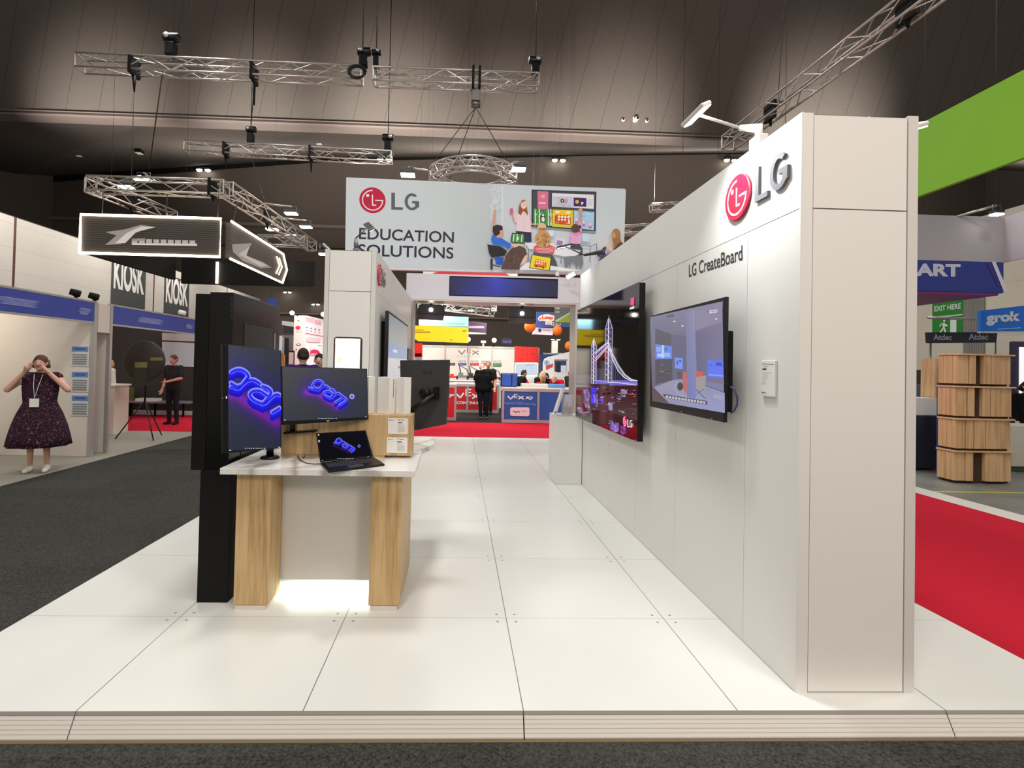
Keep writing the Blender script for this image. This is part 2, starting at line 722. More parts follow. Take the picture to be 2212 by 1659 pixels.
structure(MB().prism([(-2.91, .134, 0), (-2.985, .134, GZ), (-2.91, .134, GZ)], (0, 8.92, 0)).build('trim_4', M_KERB))
structure(MB().prism([(2.86, .134, 0), (2.955, .134, GZ), (2.86, .134, GZ)], (0, 8.92, 0)).build('trim_5', M_KERB))

# ceiling, bulkhead and far walls
M_TAUPE = mat('taupe_ceiling', (104, 95, 88), .85, spec=.15)
m = M_TAUPE
P_, s_ = geo_pos(m)
lk(m, ramp(m, noise(m, 60, 2, P_), [(.3, (98, 90, 83)), (.7, (110, 101, 94))]), pbsdf(m).inputs['Base Color'])
m = mat('bulkhead_panels', (118, 109, 101), .8, spec=.15)
P_, s_ = geo_pos(m)
sv = mathn(m, 'SUBTRACT', s_[0], mathn(m, 'MULTIPLY', s_[2], .235))
fr = mathn(m, 'FRACT', mathn(m, 'ADD', mathn(m, 'DIVIDE', sv, 1.2), 40))
ln = mathn(m, 'LESS_THAN', fr, .016)
lk(m, mixc(m, mathn(m, 'MULTIPLY', ln, .55), ramp(m, noise(m, 40, 2, P_), [(.3, (110, 102, 95)), (.7, (122, 113, 106))]), (44, 40, 37)), pbsdf(m).inputs['Base Color'])
BZ = 10.78
structure(MB().prism([(-32, 17.7, BZ), (-32, 16.0, 24), (-32, 16.4, 24), (-32, 18.1, BZ)], (74, 0, 0)).build('wall_upper', m))
structure(MB().box(-32, 42, -8, 16.3, 20.0, 20.3).build('ceiling_upper', mat('dark_roof', (60, 55, 52), .9)))
M_BAND = mat('bulkhead_trim', (140, 126, 118), .6)
structure(MB().box(-32, 42, 17.5, 18.1, BZ - .2, BZ).build('trim_6', M_BAND))
structure(MB().box(-32, 42, 17.46, 17.5, BZ - .12, BZ - .08).build('trim_7', mat('trim_shadow_gap', (70, 60, 56), .8)))
YB = 36.0
slot = [(-420, 418), (0, 388), (350, 364), (700, 342), (1280, 334), (1600, 330), (1900, 340), (2212, 374), (2600, 420)]
far = [aY(u, v, YB) for u, v in slot]
near = [(p[0] * 17.7 / YB * 1.15, 18.0, BZ - .1) for p in far]
near[0] = (-32, 18.0, BZ - .1)
near[-1] = (42, 18.0, BZ - .1)
b = MB()
n = len(far)
b.add(far + near + [(p[0], p[1], p[2] + .2) for p in far] + [(p[0], p[1], p[2] + .2) for p in near],
      [(i, i + 1, n + i + 1, n + i) for i in range(n - 1)] + [(2 * n + i, 3 * n + i, 3 * n + i + 1, 2 * n + i + 1) for i in range(n - 1)])
structure(b.build('ceiling', M_TAUPE))
b = MB()
thick = [.55, .5, .42, .3, .12, .12, .25, .45, .5]
low = [(p[0], p[1] - .06, p[2] - t) for p, t in zip(far, thick)]
b.add([(p[0], p[1] - .06, p[2]) for p in far] + low, [(i, i + 1, n + i + 1, n + i) for i in range(n - 1)])
structure(b.build('trim_8', mat('black_slot', (6, 6, 6), .9)))
b = MB()
b.add([tuple(p) for p in far] + [(p[0], YB, GZ) for p in far] + [(p[0], YB + .3, p[2]) for p in far] + [(p[0], YB + .3, GZ) for p in far],
      [(i, i + 1, n + i + 1, n + i) for i in range(n - 1)] + [(2 * n + i, 3 * n + i, 3 * n + i + 1, 2 * n + i + 1) for i in range(n - 1)])
structure(b.build('wall_back', mat('taupe_wall', (112, 102, 94), .85, spec=.15)))
zl = aY(400, 482, YB)[2]
structure(MB().box(-40, 42, YB - .35, YB, zl - .12, zl + .12).build('trim_9', M_BAND))
structure(MB().box(-40, 42, YB - .5, YB, zl - 1.6, zl - 1.5).build('trim_10', M_TAUPE))
zl2 = aY(1100, 688, YB)[2]
structure(MB().box(-40, 42, YB - .3, YB, zl2 - .1, zl2).build('trim_11', M_BAND))


def panel_wall(name, rgb, seam, zstep, axis, joint, joff, jrgb):
    m = mat(name, rgb, .6)
    P, s = geo_pos(m)
    fz = mathn(m, 'FRACT', mathn(m, 'ADD', mathn(m, 'DIVIDE', s[2], zstep), 9.5))
    lz = mathn(m, 'LESS_THAN', fz, .018)
    fj = mathn(m, 'FRACT', mathn(m, 'ADD', mathn(m, 'DIVIDE', mathn(m, 'SUBTRACT', s[axis], joff), joint), 9.0))
    lj = mathn(m, 'LESS_THAN', fj, .013)
    c = mixc(m, mathn(m, 'MULTIPLY', lz, .5), ramp(m, noise(m, .5, 3, P), [(.3, tuple(x - 8 for x in rgb)), (.7, rgb)]), seam)
    c = mixc(m, lj, c, jrgb)
    lk(m, c, pbsdf(m).inputs['Base Color'])
    return m


structure(MB().box(-15.2, -15, -4, 38, GZ, 6.1).build('wall_left', panel_wall('hall_wall_panels', (206, 199, 190), (150, 144, 136), .78, 1, 7.75, 15.1, (84, 44, 44))))
structure(MB().box(-30, -15.2, -4, 36, 6.1, 6.2).build('trim_12', mat('dark_gap', (30, 27, 25), .9)))
structure(MB().box(-30.3, -30, -4, 36, GZ, 18).build('wall_far_left', M_TAUPE))
structure(MB().box(16, 16.2, -4, 36, GZ, 6.6).build('wall_right', panel_wall('cream_wall_panels', (214, 207, 190), (150, 146, 134), .8, 1, 6.0, 12, (150, 140, 126))))
structure(MB().box(40.0, 40.3, -4, 36, GZ, 18).build('wall_far_right', M_TAUPE))

# ================================================================ THE STAND: display walls and rear portal


def panelled_wall(th, x_face, x_back, y0, y1, seams_low, seams_high, zs, zt, side):
    """side: -1 when the shown long face looks to -x, +1 to +x; panels leave 4 mm dark joints over the core"""
    g = .002
    xf = x_face
    xc = xf - side * .012
    b = MB().box(min(xc, x_back + side * .012), max(xc, x_back + side * .012), y0 + .012, y1 - .012, .002, zt - .004)
    b.build('core', M_WALLD, th)
    for (lo, hi, seams) in ((0.004, zs - g, seams_low), (zs + g, zt, seams_high)):
        ys = [y0] + list(seams) + [y1]
        for i in range(len(ys) - 1):
            a_, b_ = ys[i] + (g if i else 0), ys[i + 1] - (g if i < len(ys) - 2 else 0)
            MB().box(min(xf, xc), max(xf, xc), a_, b_, lo, hi).build('panel', M_WALL, th)
        MB().box(min(x_back, x_back + side * .012), max(x_back, x_back + side * .012), y0, y1, lo, hi).build('back_panel', M_WALL, th)


rw = T('display_wall', 'long white panelled display wall with a square end pillar on the right side', 'wall', (1.66, 2.6, 0))
panelled_wall(rw, 1.36, 1.96, .263, 5.0, [.734, 1.704, 2.6, 3.48, 4.2], [2.609], 2.4, 2.884, -1)
for (lo, hi) in ((.006, 2.398), (2.404, 2.872)):
    MB().box(1.424, 1.904, .263, .275, lo, hi).build('end_panel', M_WALL, rw)
MB().box(1.3605, 1.42, .262, .276, 0, 2.881).build('corner_post', M_WALL, rw)
MB().box(1.9085, 1.9605, .26, .29, 0, 2.884).build('corner_post', M_EDGE, rw)
MB().box(1.36, 1.96, 4.988, 5.0, 0, 2.884).build('end_panel', M_WALL, rw)
MB().box(1.3725, 1.948, .277, 4.987, 2.872, 2.878).build('top_cap', M_EDGE, rw)
lw_ = T('display_wall', 'white panelled tower wall standing behind the wooden counter on the left', 'wall', (-1.6, 6.0, 0))
panelled_wall(lw_, -1.314, -1.903, 3.755, 8.2, [4.72, 5.69, 6.66, 7.6], [5.9], 2.4, 2.884, 1)
for (lo, hi) in ((.006, 2.398), (2.404, 2.872)):
    MB().box(-1.848, -1.372, 3.755, 3.767, lo, hi).build('end_panel', M_WALL, lw_)
MB().box(-1.9035, -1.852, 3.753, 3.78, 0, 2.886).build('corner_post', M_EDGE, lw_)
MB().box(-1.368, -1.3135, 3.753, 3.78, 0, 2.886).build('corner_post', M_EDGE, lw_)
MB().box(-1.903, -1.314, 8.188, 8.2, 0, 2.884).build('end_panel', M_WALL, lw_)
MB().box(-1.89, -1.327, 3.782, 8.187, 2.872, 2.878).build('top_cap', M_EDGE, lw_)

# logo and lettering on the right wall (photo pixels on the plane x = 1.36)
WX = 1.36


def lg_letters(a, q, col):
    """capital L and G outlines; q maps unit coordinates (x right, y up) to pixels"""
    L = [(0, 1), (.13, 1), (.13, .15), (.42, .15), (.42, 0), (0, 0)]
    a.poly([q(*p) for p in L], col)
    ao = [(.745 + .265 * math.cos(t), .5 + .5 * math.sin(t)) for t in np.linspace(math.radians(48), math.radians(318), 26)]
    ai = [(.745 + .155 * math.cos(t), .5 + .35 * math.sin(t)) for t in np.linspace(math.radians(312), math.radians(52), 26)]
    G = ao + [(1.0, .20), (1.0, .55), (.75, .55), (.75, .41), (.86, .41), (.86, .245)] + ai[1:]
    a.poly([q(*p) for p in G], col)


def wall_mark(th, xf, side, cy, cz, r, ly, lz, lh, lw, thick):
    """raised disc and raised L, G letters on a wall face x = xf; y runs along the wall"""
    d = MB()
    d.lathe([(r, 0), (r, thick * .8), (r * .97, thick)], (xf, cy, cz), 40, (side, 0, 0))
    disc = d.build('logo_disc', [mat('logo_red_rim', (186, 60, 78), .35)], th)
    a = Art((xf + side * (thick + .0006), 0, 0), (side, 0, 0), .0003)
    # local plane: build with 3D points; the viewer sees +y to the left on the right wall, to the right on the left wall
    def q3(x, y):
        return (xf + side * (thick + .0006), cy + side * x * r * .97, cz + y * r * .97)
    a.P = lambda p: np.array(q3(p[0], p[1]))
    round_mark(a, (0, 0), (1, 0), (0, 1), (205, 18, 62))
    a.build('logo_face', M_PRINT, th)
    for which in ('L', 'G'):
        aa = Art((0, 0, 0), (1, 0, 0))
        polys = []
        aa.poly = lambda pts, col, up=True: polys.append(pts)
        lg_letters(aa, lambda x, y: (x, y), None)
        pts = polys[0 if which == 'L' else 1]
        MB().prism([(xf, ly + side * x * lw, lz + y * lh) for x, y in pts], (side * thick, 0, 0)).build('logo_letter', mat('logo_grey', (118, 118, 124), .35), th)


wall_mark(rw, WX, -1, .832, 2.637, .139, .642, 2.545, .196, .295, .018)
wall_mark(lw_, -1.314, 1, 3.96, 2.634, .13, 4.12, 2.545, .19, .3, .018)
a = Art((WX - .0015, 0, 0), (-1, 0, 0), .0002)
a.text('LG CreateBoard', (1488, 599), (1604, 562), (1488, 572), (34, 34, 36), .012)
a.build('lettering', M_PRINT, rw)

# rear portal
M_PORT = mat('portal_white', (220, 217, 226), .45)
pt = T('portal_arch', 'white portal arch with a wide blue header screen at the rear of the stand', 'arch', (.35, 8.6, 0))
YP = 8.3
xl, xr = aY(878, 600, YP)[0], aY(1252, 610, YP)[0] + .25
zt, zb_ = aY(1000, 593, YP)[2], aY(1000, 649, YP)[2]
xi, xo = aY(892, 700, YP)[0], aY(1243, 700, YP)[0]
MB().box(xl, xr, YP, YP + .55, zb_, zt).build('header', M_PORT, pt, bev=.006)
MB().box(xi, xo, YP + .005, YP + .545, zb_ - .025, zb_ - .001).build('soffit', M_ALUP, pt)
MB().box(xl, xi, YP + .01, YP + .54, .001, zb_ - .001).build('post', M_ALUP, pt)
MB().box(xo, xr, YP + .01, YP + .54, .001, zb_ - .001).build('post', M_ALUP, pt)
a = Art((0, YP - .012, 0), (0, -1, 0), .001)
cs = [(972, 598), (1030, 600), (1072, 601), (1110, 603), (1160, 604.5), (1204, 606)]
ce = [(972, 637), (1030, 638.5), (1072, 639.5), (1110, 640), (1160, 641), (1204, 641.5)]
ct = [(22, 26, 58), (30, 36, 110), (48, 58, 170), (40, 48, 130), (26, 30, 72), (24, 28, 66)]
cb = [(20, 22, 56), (34, 40, 124), (40, 46, 150), (32, 38, 104), (30, 34, 80), (20, 24, 60)]
for i in range(5):
    a.poly([cs[i], cs[i + 1], ce[i + 1], ce[i]], [ct[i], ct[i + 1], cb[i + 1], cb[i]], False)
a.build('header_screen', M_LIGHTBOX, pt)
x0, x1 = aY(972, 600, YP)[0], aY(1204, 606, YP)[0]
MB().box(x0 - .01, x1 + .01, YP - .011, YP - .0005, aY(972, 637.5, YP)[2] - .01, aY(972, 597.5, YP)[2] + .01).build('screen_frame', M_BLACKM, pt)

# ================================================================ COUNTER WITH ITS COMPUTERS
rw['kind'] = lw_['kind'] = 'thing'
ct_ = T('display_counter', 'wooden display counter with a white marbled top and two thick oak legs', 'counter', (-1.19, 1.5, 0))
m = mat('marble_top', (226, 224, 220), .22)
P_, s_ = geo_pos(m)
w_ = nod(m, 'ShaderNodeTexWave')
w_.inputs['Scale'].default_value = 1.1
w_.inputs['Distortion'].default_value = 9
w_.inputs['Detail'].default_value = 5
w_.inputs['Detail Scale'].default_value = 1.6
lk(m, P_, w_.inputs['Vector'])
lk(m, ramp(m, w_.outputs['Fac'], [(0, (178, 174, 170)), (.12, (212, 209, 205)), (.4, (230, 228, 224))]), pbsdf(m).inputs['Base Color'])
M_MARB = m
# top with an angled right-hand end
top = [(-1.779, .973), (-.586, .973), (-.60, 1.80), (-.52, 2.08), (-.55, 2.45), (-1.779, 2.45)]
MB().prism([(x, y, .876) for x, y in top], (0, 0, .039)).build('counter_top', M_MARB, ct_, bev=.003)
for (x0, x1, y0, y1) in [(-1.724, -1.509, 1.092, 1.31), (-.876, -.679, 1.095, 1.80), (-1.724, -1.509, 1.95, 2.3)]:
    leg = MB().box(x0, x1, y0, y1, .028, .8755).build('leg', M_WOOD, ct_, bev=.002)
    MB().box(x0 + .012, x1 - .012, y0 - .004, y1 - .012, .0005, .026).build('leg_foot', mat('clear_plinth', (214, 206, 196), .2), leg)
M_GREYPANEL = mat('grey_modesty_panel', (206, 205, 200), .4)
MB().box(-1.508, -.877, 1.312, 1.34, .1, .8755).build('modesty_panel', M_GREYPANEL, ct_)
MB().box(-1.35, -1.05, 1.36, 1.38, .085, .1).build('under_light', mat('counter_glow', (236, 255, 226), .5, emit=6), ct_)
lamp('under_counter_light', 'AREA', (-1.2, 1.42, .16), 7, (.92, 1, .84), .6, (-1.2, 1.3, 0), size_y=.1)
# raised oak riser across the top
rs = MB().box(-1.56, -.652, 1.41, 1.60, .930, 1.2145)
rs.box(-1.56, -.84, 1.415, 1.59, .9155, .93)
riser = rs.build('riser', M_WOOD, ct_, bev=.0015)

# product cards on the riser
for (name, cs, txt, lab) in [('info_card', [(839, 903), (882, 904), (880, 939), (837, 936)], 'Ergo View', 'upper white product card on the oak riser of the counter'),
                             ('info_card', [(837, 944), (881, 946), (879, 980), (834, 977)], '17" gram', 'lower white product card on the oak riser, beside the laptop')]:
    q = [aY(u, v, 1.4085) for u, v in cs]
    xs, zs = [p[0] for p in q], [p[2] for p in q]
    x0, x1, z0, z1 = (xs[0] + xs[3]) / 2, (xs[1] + xs[2]) / 2, (zs[2] + zs[3]) / 2, (zs[0] + zs[1]) / 2
    c_ = T(name, lab, 'card', ((x0 + x1) / 2, 1.4088, z0), 'product cards on the riser')
    MB().box(x0, x1, 1.4065, 1.4095, z0, z1).build('card_board', M_WHITE, c_)
    a = Art((0, 1.406, 0), (0, -1, 0), .00012)
    L = lambda u, v: (x0 + (x1 - x0) * u, 1.406, z1 - (z1 - z0) * v)
    a.P = lambda p, L=L: np.array(L(p[0], p[1])) if len(p) == 2 else np.array(p)
    a.ell(.09, .12, .025, .035, (30, 30, 32), 12)
    a.rect(.13, .1, .3, .14, (150, 150, 150))
    a.text(txt, (.5, .16), (.82, .16), (.5, .06), (30, 30, 32), .01)
    a.rect(.5, .25, .72, .31, (50, 50, 50))
    for i in range(6):
        a.rect(.5, .55 + .06 * i, .9 - .06 * (i % 2), .565 + .06 * i, (150, 150, 150))
    for i in range(4):
        a.rect(.5, .36 + .04 * i, .8, .37 + .04 * i, (185, 185, 183))
    a.build('card_print', M_PRINT, c_)

# three white laptop cartons standing on the riser
for k, (cx, cy, w_, d_, ang, lab) in enumerate([(-.995, 1.50, .10, .07, -28, 'leftmost of three white cartons on the oak riser, behind the landscape monitor'),
                                                (-.845, 1.50, .105, .08, -30, 'middle one of three white cartons standing on the oak riser'),
                                                (-.725, 1.50, .075, .075, -35, 'rightmost of three white cartons on the riser, next to the black monitor back')]):
    R_ = math.radians(ang)
    ex, ey = np.array([math.cos(R_), math.sin(R_), 0]), np.array([-math.sin(R_), math.cos(R_), 0])
    o0 = np.array([cx, cy, 1.2148]) - ex * w_ / 2 - ey * d_ / 2
    t_ = T('carton', lab, 'box', (cx, cy, 1.215), 'white cartons on the riser')
    MB().obox(o0, ex * w_, ey * d_, (0, 0, .265)).build('carton_body', M_WHITE, t_, bev=.0015)
    if k == 1:
        MB().obox(o0 + ex * (w_ + .0006) + ey * d_ * .55 + np.array([0, 0, .12]), ex * .0006, ey * .006, (0, 0, .13)).build('carton_print', mat('print_red_grey', (120, 80, 84), .6), t_)

# ---- desktop screens
BG = (48, 50, 66)
G_MAG, G_BLUE, G_LIGHT, G_EDGE = (150, 40, 168), (38, 36, 236), (92, 96, 255), (150, 160, 255)


def word_strokes():
    """the four letters as strokes, in the reading frame of the tilted word (crop pixels of the landscape monitor)"""
    g = [[(760, 500), (800, 440), (880, 412), (950, 440), (985, 492), (945, 560), (870, 600), (800, 570), (752, 525), (760, 500)],
         [(985, 492), (900, 600), (850, 625)], [(690, 570), (720, 590), (790, 605), (850, 618)]]
    r = [[(880, 625), (960, 545), (1040, 530), (1110, 570)], [(960, 545), (1010, 530)]]
    a_ = [[(1140, 598), (1200, 620), (1235, 665), (1200, 730), (1140, 800)], [(1190, 700), (1110, 650), (1040, 650), (1000, 690), (1030, 740), (1090, 775), (1150, 790)]]
    m_ = [[(1170, 790), (1290, 690), (1380, 740), (1470, 810), (1480, 850), (1340, 950)], [(1380, 740), (1400, 790), (1250, 890)]]
    return g + r + a_ + m_


def smooth(pts, n=6):
    """Catmull-Rom curve through the points of a stroke"""
    if len(pts) < 3:
        return pts
    closed = pts[0] == pts[-1]
    P = [np.array(p, float) for p in pts]
    out = []
    for i in range(len(P) - 1):
        a = P[i - 1] if i else (P[-2] if closed else P[0])
        d = P[i + 2] if i + 2 < len(P) else (P[1] if closed else P[-1])
        b, c = P[i], P[i + 1]
        for k in range(n):
            t = k / n
            out.append(tuple(.5 * (2 * b + (c - a) * t + (2 * a - 5 * b + 4 * c - d) * t * t + (3 * b - a - 3 * c + d) * t ** 3)))
    return out + [pts[-1]]


def dist_poly(x, y, pts):
    best = 1e9
    for (x0, y0), (x1, y1) in zip(pts, pts[1:]):
        dx, dy = x1 - x0, y1 - y0
        t = max(0, min(1, ((x - x0) * dx + (y - y0) * dy) / (dx * dx + dy * dy + 1e-9)))
        best = min(best, math.hypot(x - x0 - dx * t, y - y0 - dy * t))
    return best


def screen_ground(scale, off, tones, box, gain=1.0):
    """desktop picture behind the word: four corner tones plus violet and magenta glow round the letters"""
    tr = lambda p: (off[0] + (p[0] - 1080) * scale[0], off[1] + (p[1] - 700) * scale[1])
    mid = [tr(p) for p in [(700, 580), (860, 520), (1080, 690), (1400, 860)]]
    low = [tr(p) for p in [(610, 676), (700, 686), (870, 712), (960, 776), (1100, 876), (1300, 1005)]]
    u = scale[0] * 100

    def fn(x, y):
        s_, t_ = (x - box[0]) / (box[2] - box[0]), (y - box[1]) / (box[3] - box[1])
        b = (np.array(tones[0]) * (1 - s_) + np.array(tones[1]) * s_) * (1 - t_) + (np.array(tones[2]) * (1 - s_) + np.array(tones[3]) * s_) * t_
        g1 = math.exp(-(dist_poly(x, y, mid) / (2.2 * u)) ** 2)
        g2 = math.exp(-(dist_poly(x, y, low) / (.55 * u)) ** 2)
        g3 = math.exp(-(dist_poly(x, y, low) / (1.5 * u)) ** 2)
        return b + gain * (g1 * np.array((-8, -14, 66)) + g2 * np.array((92, -8, 62)) + g3 * np.array((16, -8, 36)))
    return fn


def screen_word(a, scale, off, lw, dim=1.0, bg=BG, clip=None, halo=True):
    def tr(p):
        return (off[0] + (p[0] - 1080) * scale[0], off[1] + (p[1] - 700) * scale[1])
    st = [[tr(p) for p in smooth(s)] for s in word_strokes()]
    if clip:
        def cl(s):
            out, cur = [], []
            for p in s:
                if p[0] <= clip and p[0] >= clip - 105:
                    cur.append(p)
                else:
                    if len(cur) > 1:
                        out.append(cur)
                    cur = []
            if len(cur) > 1:
                out.append(cur)
            return out
        st2 = []
        for s in st:
            dense = []
            for p, q in zip(s, s[1:]):
                for t in np.linspace(0, 1, 4)[:-1]:
                    dense.append((p[0] + (q[0] - p[0]) * t, p[1] + (q[1] - p[1]) * t))
            dense.append(s[-1])
            st2 += cl(dense)
        st = st2
    S_ = lambda c: tuple(int(x * dim) for x in c)
    dy = lw * 1.7
    if halo:
        base = [tr(p) for p in [(600, 690), (760, 730), (930, 780), (1100, 900), (1300, 1040)]]
        if clip:
            base = [p for p in base if clip - 108 < p[0] < clip - 6]
        if len(base) > 1:
            a.glow(base, lw * 6.0, S_((104, 36, 132)), bg)
            a.glow(base, lw * 2.6, S_(G_MAG), S_((90, 40, 130)))
    for s in st:
        a.line([(x + 0, y + dy) for x, y in s], lw * 1.35, S_((28, 24, 190)), up=(s is st[0]))
    for s in st:
        a.line([(x, y + dy * .66) for x, y in s], lw * 1.33, S_((30, 28, 208)), up=(s is st[0]))
    for s in st:
        a.line([(x, y + dy * .33) for x, y in s], lw * 1.3, S_(G_BLUE), up=(s is st[0]))
    for s in st:
        a.line(s, lw * 1.2, S_(G_EDGE), up=(s is st[0]))
    for s in st:
        a.line([(x, y + lw * .12) for x, y in s], lw * .8, S_(G_LIGHT), up=(s is st[0]))
    for s in st:
        a.line([(x, y + lw * .25) for x, y in s], lw * .45, S_(G_BLUE), up=(s is st[0]))


def vplane(p, q):
    """upright plane through two points: origin, normal toward the camera"""
    p, q = np.array(p), np.array(q)
    d = q - p
    n = np.array([d[1], -d[0], 0.0])
    n /= np.linalg.norm(n)
    if np.dot(CAM - p, n) < 0:
        n = -n
    return p, n


def panel_between(tl, tr, br, bl, n, depth, name, material, parent, bev=.003):
    n = np.array(n)
    return MB().prism([np.array(x) - n * depth for x in (tl, tr, br, bl)], n * depth).build(name, material, parent, bev=bev)


def taskbar(a, cx, cy, w, h, s=1.0, left=None, right=None):
    a.z += 1
    for i in range(11):
        x = cx - w / 2 + w * i / 11
        col = [(210, 210, 214), (90, 160, 220), (235, 235, 235), (230, 170, 70)][i % 4]
        a.poly([(x, cy - h / 2), (x + w / 22, cy - h / 2), (x + w / 22, cy + h / 2), (x, cy + h / 2)], col, False)
    for p in (left, right):
        if p:
            a.poly([(p[0] - 2.5 * s, p[1] - 1 * s), (p[0] + 2.5 * s, p[1] - 1 * s), (p[0] + 2.5 * s, p[1] + 1 * s), (p[0] - 2.5 * s, p[1] + 1 * s)], (215, 215, 220), False)


# portrait monitor
pL, pR = aY(484, 860, .95), aY(607, 860, 1.20)
po, pn = vplane(pL, pR)
h_ = lambda u, v: aP(u, v, po, pn)
mon = T('monitor', 'portrait black monitor with a blue glowing word, left end of the counter', 'monitor', tuple(aZ(583, 990, .915)))
panel_between(h_(480, 742), h_(608, 757), h_(608, 968), h_(482, 980), pn, .03, 'housing', M_BLACK, mon)
a = Art(po + pn * .0008, pn, .0002)
sc = [(493, 745), (606.5, 757.5), (606, 967), (493, 974)]
a.grid(sc, screen_ground((.195, .195), (555, 853), [(72, 72, 84), (58, 60, 72), (46, 50, 66), (44, 46, 62)], (493, 745, 606, 972), .7), 26, 50)
screen_word(a, (.195, .195), (555, 853), 8.2, 1.0, (48, 48, 84), 604, halo=False)
taskbar(a, 552, 968.5, 45, 2.0, .9, (497, 972.5), (603, 966))
a.ell(489, 858.5, 1.6, 3, (230, 230, 232), 12)
a.ell(480.5, 860, 1, 1.2, (150, 150, 150), 8)
a.build('screen', M_SCREEN, mon)
bz = aZ(583, 990, .915)
MB().lathe([(.062, 0), (.062, .008), (.055, .014), (.02, .016)], (bz[0], bz[1], .9155), 28).build('stand_base', M_BLACK, mon)
MB().lathe([(.024, .016), (.022, .16)], (bz[0], bz[1], .9155), 20).build('stand_pole', M_BLACK, mon)
# landscape monitor
pL, pR = aY(610, 850, 1.0), aY(794, 850, 1.372)
po, pn = vplane(pL, pR)
h2 = lambda u, v: aP(u, v, po, pn)
mon2 = T('monitor', 'landscape black monitor with a blue glowing word, mounted above the laptop', 'monitor', tuple(aZ(632, 985, .915)))
panel_between(h2(608, 791), h2(793.5, 796.5), h2(796, 906.5), h2(610, 918.5), pn, .02, 'housing', M_BLACK, mon2)
a = Art(po + pn * .0008, pn, .0002)
a.grid([(609.5, 792.5), (792.5, 798), (794.5, 901), (612, 910)], screen_ground((.0995, .0995), (707.5, 850), [(80, 80, 84), (64, 64, 68), (62, 62, 70), (48, 52, 64)], (610, 793, 794, 906), .75), 56, 34)
screen_word(a, (.0995, .0995), (707.5, 850), 4.4, 1.0, (50, 46, 96), halo=False)
a.ell(760, 856.5, 5.2, 5.6, (200, 196, 250))
a.ell(760, 857, 3.4, 3.8, (96, 80, 240))
taskbar(a, 708, 904, 42, 1.8, .7, (615, 907), (790, 900.5))
a.rect(705, 908.3, 711, 910, (200, 200, 200))
a.build('screen', M_SCREEN, mon2)
bz = aZ(632, 986, .915)
yb = 1.375
c0 = aY(632, 925, yb)
MB().tube([(c0[0], yb, 1.24), (c0[0], yb, aY(632, 933, yb)[2])], .017).build('stand_pole', M_BLACK, mon2)
q0, q1 = aY(612, 936, yb - .02), aY(681, 931.5, yb - .02)
MB().obox(q0 - np.array([0, 0, .006]), (q1 - q0) * np.array([1, 0, 1]), (0, .0545, 0), (0, 0, .013)).build('stand_bar', M_BLACK, mon2)

# laptop
LA, LB, LC, LD = [aZ(u, v, .9165) for u, v in ((692, 1003), (709, 1018), (831, 1006), (806, 989.5))]
lap = T('laptop', 'open black laptop showing a small blue glowing word on the marbled counter', 'laptop', tuple((LA + LC) / 2))
LBc = LC + (LA - LD)
MB().prism([LA, LBc, LC, LD], (0, 0, .012)).build('keyboard_base', M_BLACK, lap, bev=.003)
ex, ey = LD - LA, LBc - LA
b = MB()
for r in range(5):
    for c_ in range(14):
        o_ = LA + ex * (.06 + .063 * c_) + ey * (.16 + .1 * r) + np.array([0, 0, .0121])
        b.obox(o_, ex * .052, ey * .075, (0, 0, .0012))
b.build('keys', M_GREYP, lap)
MB().obox(LA + ex * .36 + ey * .70 + np.array([0, 0, .0121]), ex * .28, ey * .24, (0, 0, .0006)).build('touchpad', M_GREYP, lap)
exn = ex / np.linalg.norm(ex)
back = np.array([-exn[1], exn[0], 0])
back = back if np.dot(back, ey) < 0 else -back
tilt = math.radians(8)
upv = np.array([0, 0, math.cos(tilt)]) + back * math.sin(tilt)
ln_ = np.cross(exn, upv)
ln_ = ln_ if np.dot(ln_, CAM - LA) > 0 else -ln_
lo_ = LA + np.array([0, 0, .013])
hl = lambda u, v: aP(u, v, lo_, ln_)
b0, b1, t1, t0 = lo_, lo_ + ex, hl(790, 929.5), hl(683, 935.5)
panel_between(t0, t1, b1, b0, ln_, .006, 'lid', M_BLACK, lap, .0015)
a = Art(lo_ + ln_ * .0006, ln_, .00015)
a.poly([(685.5, 937), (788.5, 931.5), (801, 984), (694, 994)], (4, 4, 14))
screen_word(a, (.056, .054), (743.5, 962.5), 2.1, .95, (6, 5, 26), halo=False)
a.glow([(718, 962.5), (730, 967), (745, 974), (757, 979)], 4, (70, 10, 60), (5, 4, 20))
a.ell(775.5, 963.5, 3, 3.2, (150, 140, 250), 16)
a.ell(775.5, 963.5, 1.7, 1.9, (30, 20, 160), 16)
taskbar(a, 746, 990.2, 36, 1.4, .5, (696, 994.5), (795, 986.5))
a.ell(688, 939.5, 1.6, 1.6, (225, 225, 228), 12)
a.ell(689, 953, 2, 2.6, (190, 195, 205), 12)
a.build('screen', M_SCREEN, lap)
cab = [aZ(u, v, .919) for u, v in ((692, 1002), (680, 1002.5), (664, 1001), (650, 995), (643, 987), (646, 980), (655, 979), (659, 984), (655, 989))]
tagd(MB().tube(cab, .0028, 6).build('laptop_cable', M_CABLE, None, tuple(cab[3])), 'thin black cable looping on the marbled counter from the laptop', 'cable')

